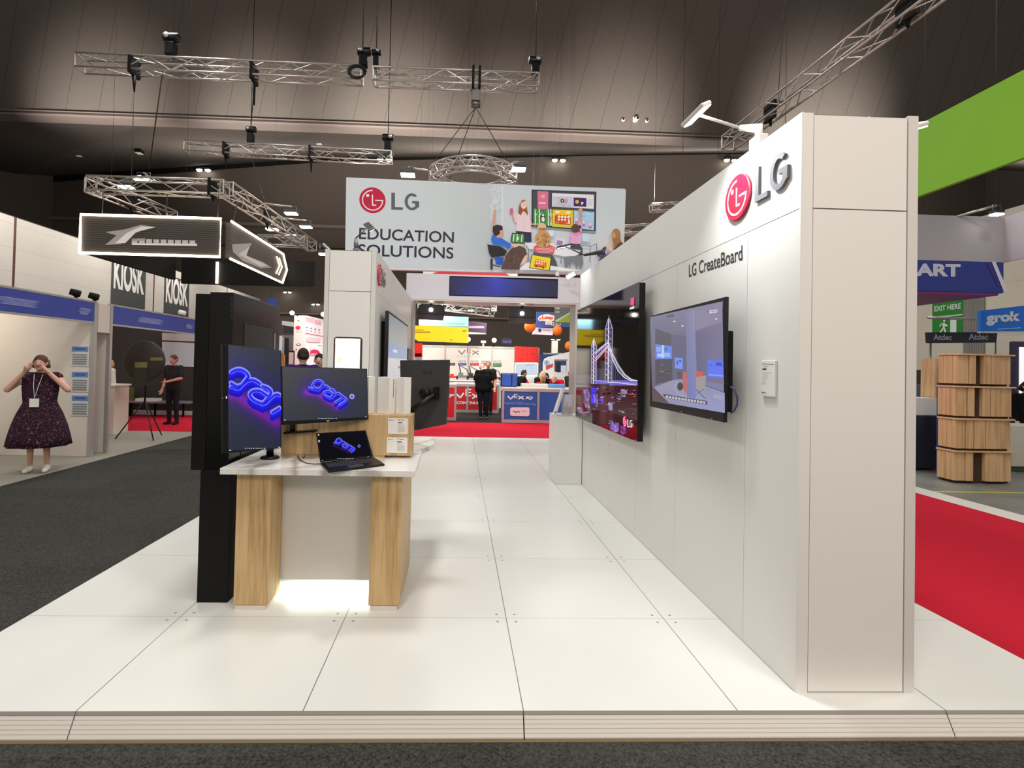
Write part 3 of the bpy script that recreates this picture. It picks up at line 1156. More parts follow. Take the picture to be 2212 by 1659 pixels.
# black monitor seen from behind on a clamp arm
pL, pR = aY(866, 850, 1.80), aY(968, 850, 1.66)
po, pn = vplane(pL, pR)
h3 = lambda u, v: aP(u, v, po, pn)
bm_ = T('monitor', 'portrait black monitor seen from behind, on an arm at the counter end', 'monitor', tuple(aZ(905, 985, .915)))
out = [(864, 778), (970, 777), (968, 850), (962.5, 917), (930, 923), (905, 928.5), (880, 930), (866, 928)]
q = [h3(*p) for p in out]
MB().prism([x - pn * .025 for x in q], pn * .025).build('housing', M_GREYP, bm_, bev=.004)
a = Art(po + pn * .0008, pn, .0003)
round_mark(a, (918, 804.5), (4, 0), (0, -4.4), (26, 26, 28), (60, 60, 64))
a.text('LG', (925, 808.5), (934, 808), (925, 801), (28, 28, 30), .02)
a.build('logo_mark', M_PRINT, bm_)
e0 = h3(922, 848) + pn * .02
MB().lathe([(.042, 0), (.042, .03), (.036, .036)], h3(920, 849), 24, tuple(pn)).build('arm_mount', M_BLACK, bm_)
MB().obox(h3(939, 862) + pn * .001, h3(949, 862) - h3(939, 862), h3(939, 836) - h3(939, 862), pn * .03).build('arm_bracket', M_BLACK, bm_)
k0, k1, k2 = h3(942, 852) + pn * .035, h3(905, 884) + pn * .12, aZ(893, 912, 1.0)
k2 = h3(893, 912) + pn * .06
MB().tube([k0, k1], [.018, .026], 12).build('upper_arm', M_BLACK, bm_)
base = np.array([-.74, 1.72, .9155])
MB().tube([k1, k2 + np.array([-.03, 0, -.02]), base + np.array([0, 0, .02])], [.024, .022, .02], 12).build('lower_arm', M_BLACK, bm_)
MB().lathe([(.05, 0), (.05, .012), (.03, .03)], base, 20).build('clamp_base', M_BLACK, bm_)

# bright portrait touch display on a post behind the landscape monitor
yD = 1.53
q = [aY(u, v, yD) for u, v in ((721, 727), (782, 728.5), (781, 830), (721, 830))]
dp = T('portrait_display', 'small portrait display with a blank white lit screen above the landscape monitor', 'display', (q[0][0] / 2 + q[1][0] / 2, yD, 1.215))
x0, x1, z1, z0 = q[0][0], q[1][0], q[0][2], q[2][2]
b = MB()
r_ = .022
pts = []
for (cx, cz, a0) in ((x1 - r_, z1 - r_, 0), (x0 + r_, z1 - r_, 90), (x0 + r_, z0 + r_, 180), (x1 - r_, z0 + r_, 270)):
    pts += [(cx + r_ * math.cos(math.radians(a0 + t)), yD + .004, cz + r_ * math.sin(math.radians(a0 + t))) for t in (0, 30, 60, 90)]
b.prism(pts, (0, .022, 0)).build('frame', mat('dark_bronze_frame', (54, 40, 42), .4), dp)
g_ = .013
MB().box(x0 + g_, x1 - g_, yD + .001, yD + .0035, z0 + g_, z1 - g_).build('lit_panel', mat('white_lit_panel', (255, 253, 246), .4, emit=2.2), dp)
MB().box((x0 + x1) / 2 - .02, (x0 + x1) / 2 + .02, yD + .01, yD + .022, 1.2148, z0 + .03).build('post', M_BLACK, dp)
sl = aY(733, 776, yD)
MB().box(sl[0] - .008, sl[0] + .008, yD + .0002, yD + .0009, sl[2] - .018, sl[2] + .012).build('energy_sticker', mat('pale_yellow_sticker', (236, 226, 150), .6, emit=.6), dp)

# ================================================================ BLACK TOTEM
kx = T('display_totem', 'tall black display totem standing at the left of the counter', 'totem', (-1.93, 1.6, 0))
MB().box(-1.997, -1.80, 1.183, 2.10, .001, .852).build('base', M_BLACKM, kx, bev=.003)
MB().box(-1.965, -1.815, 1.175, 2.06, .852, 2.02).build('cabinet', M_KIOSK, kx, bev=.003)
MB().box(-2.062, -1.97, 1.183, 2.06, .855, 2.008).build('screen_module', M_BLACKM, kx, bev=.004)
MB().box(-1.8148, -1.8115, 1.36, 1.90, .9, 1.83).build('service_door', mat('black_door_panel', (17, 18, 18), .35), kx, bev=.001)  # door colour lifted above the cabinet black to suggest a reflection
MB().box(-1.8149, -1.8135, 1.35, 1.91, .89, 1.84).build('door_gap', mat('door_gap_black', (4, 4, 4), .8), kx)
a = Art((0, 1.1735, 0), (0, -1, 0), .0003)
for i in range(4):
    a.rect(497, 640 + i * 13, 505, 650 + i * 13, (9, 9, 9))
a.build('emblem_print', M_PRINT, kx)
MB().box(-1.816, -1.811, 1.94, 1.955, .86, 1.80).build('edge_strip', M_ALUP, kx)

# ================================================================ RIGHT WALL: SCREENS, LABEL, PLINTH
# large screen with the night bridge
XA = 1.235
p0, p1 = aX(1379, 611, XA), aX(1378, 955.5, XA)
y0, z1, z0 = (p0[1] + p1[1]) / 2, p0[2], p1[2]
y1 = (aX(1246.5, 669, XA)[1] + aX(1246.5, 900, XA)[1]) / 2
tv = T('large_screen', 'huge wall screen showing a white outlined bridge at night', 'screen', (1.3, (y0 + y1) / 2, z0))
MB().box(XA + .001, XA + .055, y0, y1, z0, z1).build('housing', M_BLACK, tv, bev=.003)
MB().box(XA + .055, 1.3585, y0 + .5, y1 - .5, z0 + .35, z1 - .35).build('wall_mount', M_BLACKM, tv)
a = Art((XA, 0, 0), (-1, 0, 0), .00004, (1240, 590, 180 / 786))
F = [(34, 352), (618, 84), (596, 1592), (14, 1352)]


def seg(u0, u1, v0, v1):
    """quad of the screen, u across (far to near), v down"""
    def at(u, v):
        t = (F[0][0] + (F[1][0] - F[0][0]) * u, F[0][1] + (F[1][1] - F[0][1]) * u)
        d = (F[3][0] + (F[2][0] - F[3][0]) * u, F[3][1] + (F[2][1] - F[3][1]) * u)
        return (t[0] + (d[0] - t[0]) * v, t[1] + (d[1] - t[1]) * v)
    return [at(u0, v0), at(u1, v0), at(u1, v1), at(u0, v1)]


a.poly(seg(0, 1, 0, 1), (5, 5, 7))
a.poly(seg(.01, .99, .63, .99), [(56, 24, 40), (66, 20, 30), (58, 8, 12), (50, 30, 30)])
W_, LV, VI, BL = (226, 224, 240), (176, 168, 214), (120, 100, 220), (80, 60, 240)
for (x0_, y0_, x1_, y1_, c) in [(24, 960, 160, 1040, (70, 62, 80)), (160, 900, 340, 1040, (60, 54, 74)), (330, 1010, 600, 1060, (108, 100, 190)), (170, 1020, 330, 1045, (110, 100, 220))]:
    a.rect(x0_, y0_, x1_, y1_, c)
for i in range(90):  # broken colour streaks painted in as reflections low on the screen
    x, y = rnd.uniform(24, 585), rnd.uniform(1060, 1330)
    y = min(y, 1330 + (x - 24) * .25)
    w, h = rnd.uniform(10, 46), rnd.uniform(3, 13)
    c = rnd.choice([(120, 70, 110), (150, 120, 190), (90, 40, 70), (180, 168, 214), (104, 88, 200), (70, 24, 34), (60, 14, 20), (130, 30, 40)])
    a.poly([(x, y), (x + w, y + w * .06), (x + w, y + h + w * .06), (x, y + h)], c, i % 8 == 0)
for (x, y, w, h, c) in [(160, 1060, 60, 180, BL), (185, 1130, 40, 130, (150, 120, 250)), (90, 1090, 60, 190, (140, 120, 190)), (320, 1210, 50, 90, (180, 170, 220)), (440, 1090, 60, 80, (170, 160, 200)),
                        (250, 1170, 30, 70, (110, 70, 240)), (265, 1075, 110, 90, (70, 16, 20)), (500, 1130, 90, 14, (200, 90, 50)), (320, 1385, 110, 110, (130, 130, 220)), (440, 1440, 55, 80, (90, 84, 190)), (30, 1260, 60, 60, (150, 140, 180))]:
    for k in range(22):
        u_, v_ = rnd.random(), rnd.random()
        ww, hh_ = w * rnd.uniform(.12, .45), h * rnd.uniform(.08, .4)
        x_, y_ = x + (w - ww) * u_, y + (h - hh_) * v_ + w * .1 * u_
        f_ = rnd.uniform(.55, 1.1)
        a.poly([(x_, y_), (x_ + ww, y_ + ww * .1), (x_ + ww, y_ + hh_ + ww * .1), (x_, y_ + hh_)], tuple(min(255, int(q_ * f_)) for q_ in c), k % 6 == 0)
# towers
for (cx, top_, base_, w) in [(330, 395, 1030, 62), (190, 600, 1040, 44)]:
    a.poly([(cx - 4, top_ + 60), (cx, top_), (cx + 4, top_ + 60)], W_)
    hh = base_ - top_
    a.poly([(cx - w * .55, base_), (cx - w * .5, top_ + hh * .2), (cx - w * .15, top_ + hh * .1), (cx + w * .2, top_ + hh * .1), (cx + w * .6, top_ + hh * .2), (cx + w * .4, base_)], (64, 60, 84))
    a.line([(cx - w * .55, base_), (cx - w * .5, top_ + hh * .2), (cx - w * .1, top_ + hh * .06)], 7, LV)
    a.line([(cx + w * .45, base_), (cx + w * .55, top_ + hh * .2), (cx + w * .1, top_ + hh * .06)], 7, LV)
    a.line([(cx - w * .1, base_), (cx - w * .02, top_ + hh * .1)], 10, W_)
    for i in range(9):
        yy = top_ + hh * (.2 + .085 * i)
        a.line([(cx - w * .5, yy + 4), (cx + w * .5, yy - 6)], 5, VI if i % 2 else LV)
        a.line([(cx - w * .4, yy + 4), (cx + w * .3, yy + hh * .06)], 3, W_)
# walkways, chains, deck
for d in (0, 16, 34, 60, 84):
    a.line([(205, 745 + d), (262, 696 + d * .8), (322, 650 + d * .55)], 6, W_ if d != 34 else VI)
for d, wd in ((0, 8), (22, 5), (52, 8)):
    a.line([(332 + d * .1, 665 + d), (370, 770 + d), (420, 870 + d * 1.0), (480, 955 + d * .6), (540, 1000 + d * .25), (596, 1015)], wd, W_ if wd == 8 else LV)
for i in range(14):
    x = 345 + i * 17
    yt = 700 + 325 * (1 - (1 - i / 14) ** 2) - 6
    a.line([(x, yt), (x + 1, 1012)], 2, (120, 116, 160), rnd_=False)
a.line([(200, 1012), (330, 1024), (590, 1042)], 12, (150, 140, 220))
a.line([(200, 780), (204, 900), (206, 1010)], 5, (200, 90, 110))
a.line([(330, 1030), (400, 1032), (590, 1056)], 6, (230, 228, 250))
# marks
a.poly([(540, 236), (574, 226), (570, 306), (536, 300)], (214, 60, 110))
a.poly([(530, 326), (572, 312), (572, 334), (530, 344)], (224, 224, 228))
round_mark(a, (484, 1398), (19, 4), (0, -52), (214, 30, 96), (250, 240, 245), .12)
lg_letters(a, lambda x, y: (508 + 48 * x, 1452 + 6 * x - 72 * y + 0 * x), (245, 245, 248))
a.build('screen', M_GLOSSSCR, tv)

# interactive board with the rendered meeting room
XB = 1.225
q = [aX(u, v, XB) for u, v in ((1571.5, 641), (1573, 915), (1404, 679), (1405, 865))]
y0, y1 = aX(1573, 780, XB + .024)[1], (q[2][1] + q[3][1]) / 2
z1, z0 = (q[0][2] + q[2][2]) / 2, (q[1][2] + q[3][2]) / 2
z1, z0 = q[0][2] + .004, q[1][2]
tv2 = T('interactive_board', 'wall mounted touch board showing a grey meeting room with orange chairs', 'screen', (1.28, (y0 + y1) / 2, z0))
MB().box(XB + .002, XB + .024, y0, y1, z0, z1).build('housing', M_BLACK, tv2, bev=.003)
MB().box(XB + .024, XB + .058, y0 + .006, y1 - .12, z0 + .06, z1 - .2).build('rear_module', M_BLACKM, tv2, bev=.006)
MB().box(XB + .058, 1.3585, y0 + .3, y1 - .3, z0 + .2, z1 - .25).build('wall_mount', M_BLACKM, tv2)
a = Art((XB, 0, 0), (-1, 0, 0), .00006, (1390, 620, 310 / 1659))
scr_ = [(78, 348), (912, 166), (934, 1454), (102, 1318)]
a.poly(scr_, [(122, 122, 148), (138, 134, 158), (120, 124, 164), (96, 92, 112)])
a.poly([(130, 480), (320, 545), (495, 560), (600, 520), (908, 405), (918, 164), (78, 348)], [(118, 118, 140), (116, 114, 138), (112, 112, 136), (118, 116, 140), (130, 126, 150), (138, 134, 158), (120, 120, 146)])
a.poly([(600, 520), (908, 405), (932, 1130), (745, 1090), (620, 1060)], [(112, 106, 136), (126, 120, 150), (118, 112, 142), (116, 110, 140), (104, 100, 128)])
a.poly([(598, 290), (912, 180), (910, 398), (600, 505)], (140, 134, 160))
a.poly([(136, 480), (322, 545), (334, 1080), (140, 1122)], (92, 92, 102))
a.poly([(320, 548), (495, 562), (500, 1020), (332, 1080)], (104, 102, 128))
a.poly([(140, 660), (328, 684), (328, 832), (138, 834)], (104, 140, 232))
for (x, y, w, h, c) in [(150, 690, 50, 60, (150, 170, 230)), (215, 700, 60, 40, (92, 120, 190)), (240, 760, 70, 50, (146, 180, 240)), (160, 770, 50, 40, (190, 196, 240)), (210, 670, 30, 150, (176, 206, 244))]:
    a.rect(x, y, x + w, y + h, c)
a.poly([(136, 840), (332, 836), (334, 1080), (140, 1122)], (84, 82, 92))
for i in range(14):
    x, y = rnd.uniform(150, 310), rnd.uniform(870, 1040)
    a.rect(x, y, x + rnd.uniform(10, 40), y + rnd.uniform(4, 14), rnd.choice([(110, 106, 116), (70, 68, 76), (130, 122, 128)]))
a.poly([(120, 1160), (330, 1080), (500, 1060), (720, 1140), (942, 1222), (944, 1456), (300, 1345)], [(150, 148, 170), (152, 150, 176), (140, 138, 164), (140, 140, 170), (150, 154, 190), (146, 152, 196), (140, 142, 174)])
a.poly([(104, 1150), (300, 1342), (104, 1318)], (92, 76, 82))
a.poly([(492, 290), (596, 265), (612, 1290), (508, 1270)], [(130, 130, 158), (142, 142, 172), (122, 130, 186), (118, 122, 170)])
a.poly([(364, 815), (458, 822), (456, 948), (366, 938)], (120, 152, 236))
a.rect(385, 850, 405, 900, (80, 100, 200))
a.rect(415, 840, 440, 870, (74, 96, 210))
a.poly([(745, 846), (922, 848), (930, 1055), (750, 1042)], (96, 118, 236))
a.poly([(838, 870), (915, 876), (908, 925), (870, 905), (845, 915)], (66, 74, 210))
a.rect(762, 895, 800, 912, (80, 92, 214))
a.poly([(755, 1005), (925, 1018), (926, 1035), (755, 1022)], (130, 160, 244))
a.poly([(612, 968), (690, 985), (692, 1040), (614, 1036)], (206, 92, 74))
a.poly([(612, 1042), (728, 1022), (716, 1200), (640, 1190), (612, 1170)], (158, 150, 150))
a.poly([(455, 990), (500, 975), (506, 1245), (462, 1180)], (196, 100, 88))
a.ell(428, 1150, 34, 48, (70, 62, 64))
a.line([(395, 1100), (362, 1160), (380, 1220), (430, 1250), (490, 1255)], 7, (170, 168, 184))
a.rect(395, 980, 450, 1060, (90, 88, 104))
a.line([(612, 1185), (720, 1290)], 6, (60, 56, 66))
a.line([(620, 1235), (700, 1180)], 5, (60, 56, 66))
a.line([(722, 1140), (942, 1222)], 5, (64, 60, 74))
a.poly([(810, 1240), (925, 1262), (928, 1305), (812, 1285)], (160, 160, 186))
a.poly([(225, 1236), (742, 1318), (740, 1360), (262, 1282)], (58, 54, 62))
for i in range(13):
    x = 262 + i * 36
    a.poly([(x, 1252 + i * 5.6), (x + 28, 1256 + i * 5.6), (x + 28, 1284 + i * 5.6), (x, 1280 + i * 5.6)], (190, 188, 200), i == 0)
for (x, y) in ((362, 398), (456, 450), (846, 370)):
    a.ell(x, y, 12, 8, (236, 236, 244), 12)
a.poly([(278, 330), (352, 312), (354, 340), (280, 356)], (96, 94, 110))
a.text('LG', (768, 306), (804, 298), (768, 270), (236, 234, 242), .03)
a.poly([(814, 268), (862, 258), (862, 268), (814, 278)], (226, 224, 236))
a.poly([(814, 290), (862, 280), (862, 290), (814, 300)], (226, 224, 236))
a.ell(748, 284, 9, 15, (206, 60, 80), 14)
a.build('screen', print_mat('board_screen', .25, .95, base=0), tv2)
a = Art((XB - .0006, 0, 0), (-1, 0, 0), .0003, (1390, 620, 310 / 1659))
a.poly([(470, 1432), (560, 1450), (590, 1478), (520, 1470)], (32, 32, 34))
for p in ((440, 1442), (790, 1522), (458, 1350)):
    a.ell(p[0], p[1], 8, 7, (190, 190, 192), 12)
a.build('bezel_buttons', M_PRINT, tv2)
cbl = [aX(1390 + u * .1868, 620 + v * .1868, x) for u, v, x in ((1006, 1150, 1.252), (1050, 1190, 1.26), (1085, 1270, 1.27), (1085, 1360, 1.275), (1050, 1430, 1.265), (1008, 1462, 1.252))]
tagd(MB().tube(cbl, .005, 8).build('data_cable', mat('blue_cable', (40, 56, 104), .5), None, tuple(cbl[2])), 'blue cable looping out of the right edge of the touch board', 'cable')

# label plate
q = [aX(u, v, WX) for u, v in ((1650, 778.5), (1679, 779.5), (1650, 856), (1679, 857.5))]
y1_, y0_ = (q[0][1] + q[2][1]) / 2, (q[1][1] + q[3][1]) / 2
z1_, z0_ = (q[0][2] + q[1][2]) / 2, (q[2][2] + q[3][2]) / 2
lb = T('label_plate', 'white upright product label on the right display wall beside the touch board', 'label', (1.355, (y0_ + y1_) / 2, z0_))
MB().box(1.347, 1.3595, y0_, y1_, z0_, z1_).build('plate', M_WHITE, lb, bev=.002)
a = Art((1.3463, 0, 0), (-1, 0, 0), .00012)
a.P = lambda p: np.array([1.3463, y1_ - (y1_ - y0_) * p[0], z1_ - (z1_ - z0_) * p[1]])
a.text('55" Touchscreen', (.08, .12), (.9, .12), (.08, .075), (60, 60, 62), .01)
a.text('CreateBoard', (.08, .18), (.5, .18), (.08, .145), (130, 130, 130))
a.rect(.08, .22, .38, .26, (44, 44, 46))
for i in range(11):
    a.rect(.08, .33 + .035 * i, (.78, .6, .5, .55, .46, .5, .34, .38, .3, .42, .2)[i], .337 + .035 * i, (150, 148, 146))
a.ell(.11, .9, .04, .028, (40, 40, 42), 14)
a.rect(.17, .885, .38, .915, (120, 120, 120))
a.build('label_print', M_PRINT, lb)

# plinth and what stands on it
pl_ = T('plinth', 'white square plinth at the far end of the right display wall', 'plinth', (1.16, 4.9, 0))
MB().box(.985, 1.352, 4.673, 5.13, .002, .915).build('plinth_body', M_WALL, pl_, bev=.002)
MB().box(.983, 1.354, 4.671, 5.132, .9155, .921).build('plinth_top', M_EDGE, pl_)
# leaning acrylic card
q = [aY(u, v, 4.76) for u, v in ((1194, 894), (1202, 897), (1220, 843), (1213, 839))]
cd_ = T('acrylic_card', 'clear framed card leaning on the plinth beside the jar', 'card', (q[0][0], 4.76, .921))
dx = q[3][0] - q[0][0]
zt_ = q[3][2]
bx = q[0][0] + .008
MB().prism([(bx, 4.72, .9215), (bx + .032, 4.72, .9215), (bx + dx + .032, 4.72, zt_), (bx + dx, 4.72, zt_)], (0, .12, 0)).build('card_sleeve', mat('clear_acrylic_white', (226, 224, 222), .25), cd_)
MB().prism([(bx + .004, 4.7188, .95), (bx + .034, 4.7188, .95), (bx + .043, 4.7188, .975), (bx + .013, 4.7188, .975)], (0, .0008, 0)).build('card_stripe', mat('blue_grey_print', (110, 124, 150), .5), cd_)
# jar of wrapped sweets
q = [aY(u, v, 4.74) for u, v in ((1215, 853), (1241, 853), (1217, 898), (1240, 899))]
jx, jr = (q[0][0] + q[1][0]) / 2, (q[1][0] - q[0][0]) / 2
mg = mat('clear_jar', (225, 228, 230), .05, alpha=.28)
jar = T('sweet_jar', 'clear jar of copper wrapped sweets on the plinth', 'jar', (jx, 4.80, .921))
MB().lathe([(jr * .92, 0), (jr, .012), (jr, q[0][2] - .924), (jr * .93, q[0][2] - .921), (jr * .93, q[0][2] - .926), (jr * .95, .02), (jr * .85, .012)], (jx, 4.80, .922), 24).build('jar_glass', mg, jar)
b = MB()
cols = [mat('copper_wrapper', (196, 128, 100), .35, .3), mat('pink_wrapper', (214, 160, 148), .4, .2), mat('brown_wrapper', (140, 80, 60), .4, .2)]
for i in range(70):
    r = jr * .78 * math.sqrt(rnd.random())
    t = rnd.uniform(0, 2 * PI)
    b.k = rnd.randrange(3)
    b.ball((jx + r * math.cos(t), 4.80 + r * math.sin(t), .948 + rnd.random() * .085), (.014, .012, .010), 8, 6)
o = b.build('sweets', cols, jar)
o['kind'] = 'stuff'
MB().box(jx - .012, jx + .008, 4.795, 4.80, 1.02, 1.09).build('scoop', mat('brown_scoop', (110, 84, 70), .5), jar)

# screens on the left tower wall, seen edge-on
XT = -1.205
q = [aX(u, v, XT) for u, v in ((840, 671), (882, 705), (836, 790))]
t_ = T('wall_screen', 'wall screen with a pale display on the tower wall, seen edge-on', 'screen', (-1.26, 5.3, .95))
zt1 = q[0][2]
zb1 = zt1 - 1.36
ya1, yb1 = q[0][1], q[1][1] - .05
MB().box(-1.25, XT - .001, ya1, yb1, zb1, zt1).build('housing', M_BLACK, t_, bev=.003)
MB().box(-1.3125, -1.25, ya1 + .15, yb1 - .15, zb1 + .1, zt1 - .12).build('rear_module', M_BLACKM, t_)
a = Art((XT, 0, 0), (1, 0, 0), .0003)
y_ = lambda t: ya1 + .03 + (yb1 - ya1 - .06) * t
z_ = lambda t: zt1 - .03 - (zt1 - zb1 - .06) * t
a.P = lambda p: np.array([XT, y_(p[0]), z_(p[1])])
a.poly([(0, 0), (1, 0), (1, .28), (0, .28)], [(134, 138, 146), (134, 138, 146), (150, 156, 164), (150, 156, 164)])
a.poly([(0, .28), (1, .28), (1, .42), (0, .42)], (128, 152, 186))
a.rect(0, .42, 1, 1, (196, 196, 198))
a.rect(.2, .33, .4, .36, (200, 210, 226))
for (x0_, y0_, x1_, y1_, c) in [(.1, .66, .35, .72, (188, 84, 104)), (.5, .67, .95, .73, (188, 84, 104)), (.45, .5, .95, .53, (120, 120, 122)), (.55, .55, .9, .57, (130, 130, 132)), (.15, .78, .9, .96, (112, 116, 122)), (.3, .74, .7, .8, (90, 92, 98))]:
    a.rect(x0_, y0_, x1_, y1_, c)
a.build('screen', M_SCREEN, t_)
q = [aX(u, v, -1.245) for u, v in ((881, 752), (885.5, 757))]
t_ = T('wall_screen', 'dark second screen at the far end of the tower wall', 'screen', (-1.28, 7.2, 1.0))
MB().box(-1.29, -1.24, 7.0, 7.9, 1.0, aX(884, 753, -1.24)[2]).build('housing', M_BLACK, t_, bev=.003)
MB().box(-1.3125, -1.29, 7.2, 7.7, 1.2, 1.5).build('rear_module', M_BLACKM, t_)

# ================================================================ RIGGING: TRUSSES, FLOODLIGHTS, HANGING SIGNS


def unit(v):
    v = np.array(v, float)
    return v / np.linalg.norm(v)


def truss_parts(th, p0, p1, s=.29, pitch=.5, rc=.023, rl=.011, ends=True):
    """square truss: four chords and zig-zag bracing on each side"""
    p0, p1 = np.array(p0, float), np.array(p1, float)
    d = unit(p1 - p0)
    a = unit(np.cross(d, (0, 0, 1)))
    b = np.cross(a, d)
    L = np.linalg.norm(p1 - p0)
    n = max(2, int(round(L / pitch)))
    cs = [(a * i + b * j) * s / 2 for i, j in ((1, 1), (-1, 1), (-1, -1), (1, -1))]
    for c in cs:
        MB().tube([p0 + c, p1 + c], rc, 8).build('chord', M_ALU, th)
    br = MB()
    for k in range(4):
        c0, c1 = cs[k], cs[(k + 1) % 4]
        for i in range(n):
            q0, q1 = p0 + d * L * i / n, p0 + d * L * (i + 1) / n
            br.tube([q0 + (c0 if i % 2 == 0 else c1), q1 + (c1 if i % 2 == 0 else c0)], rl, 6, False)
    if ends:
        for q in (p0, p1):
            for k in range(4):
                br.tube([q + cs[k], q + cs[(k + 1) % 4]], rl * 1.3, 6, False)
    br.build('bracing', M_ALU, th)


def truss(label, p0, p1, **kw):
    th = T('lighting_truss', label, 'truss', tuple((np.array(p0) + np.array(p1)) / 2), kw.pop('group', None))
    truss_parts(th, p0, p1, **kw)
    return th


def cable(label, p, q, r=.012, group='steel rigging cables', name='rigging_cable'):
    return tagd(MB().tube([p, q], r, 6).build(name, M_WIRE, None, tuple(p)), label, 'cable', group)


def hoist(label, p, h=.62, w=.17, flip=1, group='black chain hoists'):
    """chain hoist: gear body, motor end and chain bag, hooked on the truss at p"""
    x, y, z = p
    th = T('chain_hoist', label, 'hoist', (x, y, z), group)
    MB().box(x - w / 2, x + w / 2, y - .1, y + .1, z + h * .12, z + h * .6).build('chain_bag', M_BLACKM, th, bev=.03)
    MB().lathe([(w * .45, 0), (w * .5, .03), (w * .5, w * 1.5), (w * .4, w * 1.6)], (x - flip * w * .75, y, z + h * .78), 16, (flip, 0, 0)).build('motor_body', M_BLACK, th)
    MB().lathe([(w * .3, 0), (w * .3, .012)], (x - flip * w * .3, y - .11, z + h * .78), 14, (0, -1, 0)).build('end_cap', M_ALUP, th)
    MB().tube([(x, y, z + h * .12), (x, y, z - .05)], .02, 8).build('hook', M_STEEL, th)
    return th


def strap(p, s=.36, drop=.35):
    """black sling round a truss with a tail"""
    x, y, z = p
    th = T('truss_sling', 'black sling wrapped round an overhead truss with its tail hanging', 'sling', (x, y, z), 'black slings on the trusses')
    MB().box(x - .03, x + .03, y - s / 2, y + s / 2, z - s / 2, z + s / 2).build('sling_loop', M_BLACKM, th)
    MB().tube([(x, y, z - s / 2), (x + .02, y, z - s / 2 - drop)], [.045, .015], 8).build('sling_tail', M_BLACKM, th)
    return th


# long front truss in two lengths
YT = 9.0
def on(u, v, y=YT):
    return aY(u, v, y)


truss('long overhead truss at upper left, its left half', on(173, 137), on(782, 164))
truss('long overhead truss at top centre, its right half', on(808, 166), on(1162, 179))
for (u, v, l) in [(290, 146, .35), (549, 160, .5)]:
    strap(on(u, v), drop=l)
hoist('black chain hoist standing on the left half of the front truss', on(369, 130), .62, .2)
hoist('black chain hoist left of the gap in the front truss', on(785, 150), .5, .18)
hoist('black chain hoist right of the gap in the front truss', on(813, 152), .5, .13, -1)
hoist('black chain hoist at the right end of the front truss', on(1156, 165), .45, .17, -1)
mtr = on(775, 166)
t_ = T('cable_bundle', 'black coiled cable bundle at the gap in the front truss', 'cable', tuple(mtr))
b = MB()
for i in range(5):
    ang = np.linspace(0, 2 * PI, 17)
    b.tube([(mtr[0] + (.15 + .012 * i) * math.cos(t), mtr[1] - .17 - .012 * i, mtr[2] + (.12 + .012 * (i % 3)) * math.sin(t)) for t in ang], .02, 6)
b.build('coil', M_CABLE, t_)
pb = on(1028, 212)
t_ = T('motor_controller', 'grey motor box slung under the front truss', 'box', tuple(pb))
MB().box(pb[0] - .09, pb[0] + .09, pb[1] - .1, pb[1] + .1, pb[2] - .09, pb[2] + .16).build('box_body', mat('grey_motor_case', (118, 110, 104), .5, .2), t_, bev=.01)
MB().lathe([(.08, -.1), (.08, .1)], (pb[0], pb[1], pb[2] - .13), 14, (1, 0, 0)).build('drum', M_STEEL, t_)
for sx in (-.07, .07):
    MB().box(pb[0] + sx - .025, pb[0] + sx + .025, pb[1] - .2, pb[1] + .2, pb[2] + .16, pb[2] + .62).build('sling_loop', M_BLACKM, t_)
zc = 19.9
for (u, v, lab) in [(374, 90, 'above the hoist at the left'), (783, 120, 'above the hoist left of the truss gap'), (813, 118, 'above the hoist right of the truss gap'), (1157, 140, 'above the hoist at the right truss end')]:
    p = on(u, v)
    cable('thin steel cable rising ' + lab, p, (p[0], p[1], zc), .014)
# bridle lines under the motor box to the ring truss
RC = np.array([(aY(1022, 385, 10.0))[0], 10.0, aY(1022, 385, 10.0)[2]])
for (du, dr) in [((-.75, -.2), 'left'), ((-.45, .6), 'middle'), ((.8, .1), 'right')]:
    cable('bridle line from the motor box down to the ring truss, %s one of three' % dr, (pb[0], pb[1], pb[2] - .2), (RC[0] + 1.05 * math.cos(math.atan2(du[1], du[0])), RC[1] + 1.05 * math.sin(math.atan2(du[1], du[0])), RC[2] + .12), .009, 'bridle lines of the ring truss')
# second, smaller looking truss farther back
YT2 = 12.6
truss('farther overhead truss below the front one', on(403, 318, YT2), on(846, 341, YT2))
for (u, v, l) in [(488, 324, .35), (672, 332, .35)]:
    strap(on(u, v, YT2), drop=l)
hoist('black chain hoist on the farther truss', on(541, 316, YT2), .62, .17)
hoist('black chain hoist at the right end of the farther truss', on(838, 332, YT2), .6, .2, -1)
for (u, v, lab) in [(541, 300, 'middle'), (838, 306, 'right end')]:
    p = on(u, v, YT2)
    cable('thin steel cable rising from the %s of the farther truss' % lab, p, (p[0], p[1], 13.5 if lab == 'middle' else 13), .012)
p = on(549, 190)
cable('dark cable hanging from the front truss to the farther hoist', p, on(541, 285, YT2), .014)
p = on(352, 150)
cable('slanting dark cable from the front truss down to the sign truss', p, aY(322, 365, 10.6), .014)
p = on(290, 185)
cable('thin dark cable hanging below the left sling', p, aY(284, 385, 9.0), .008)


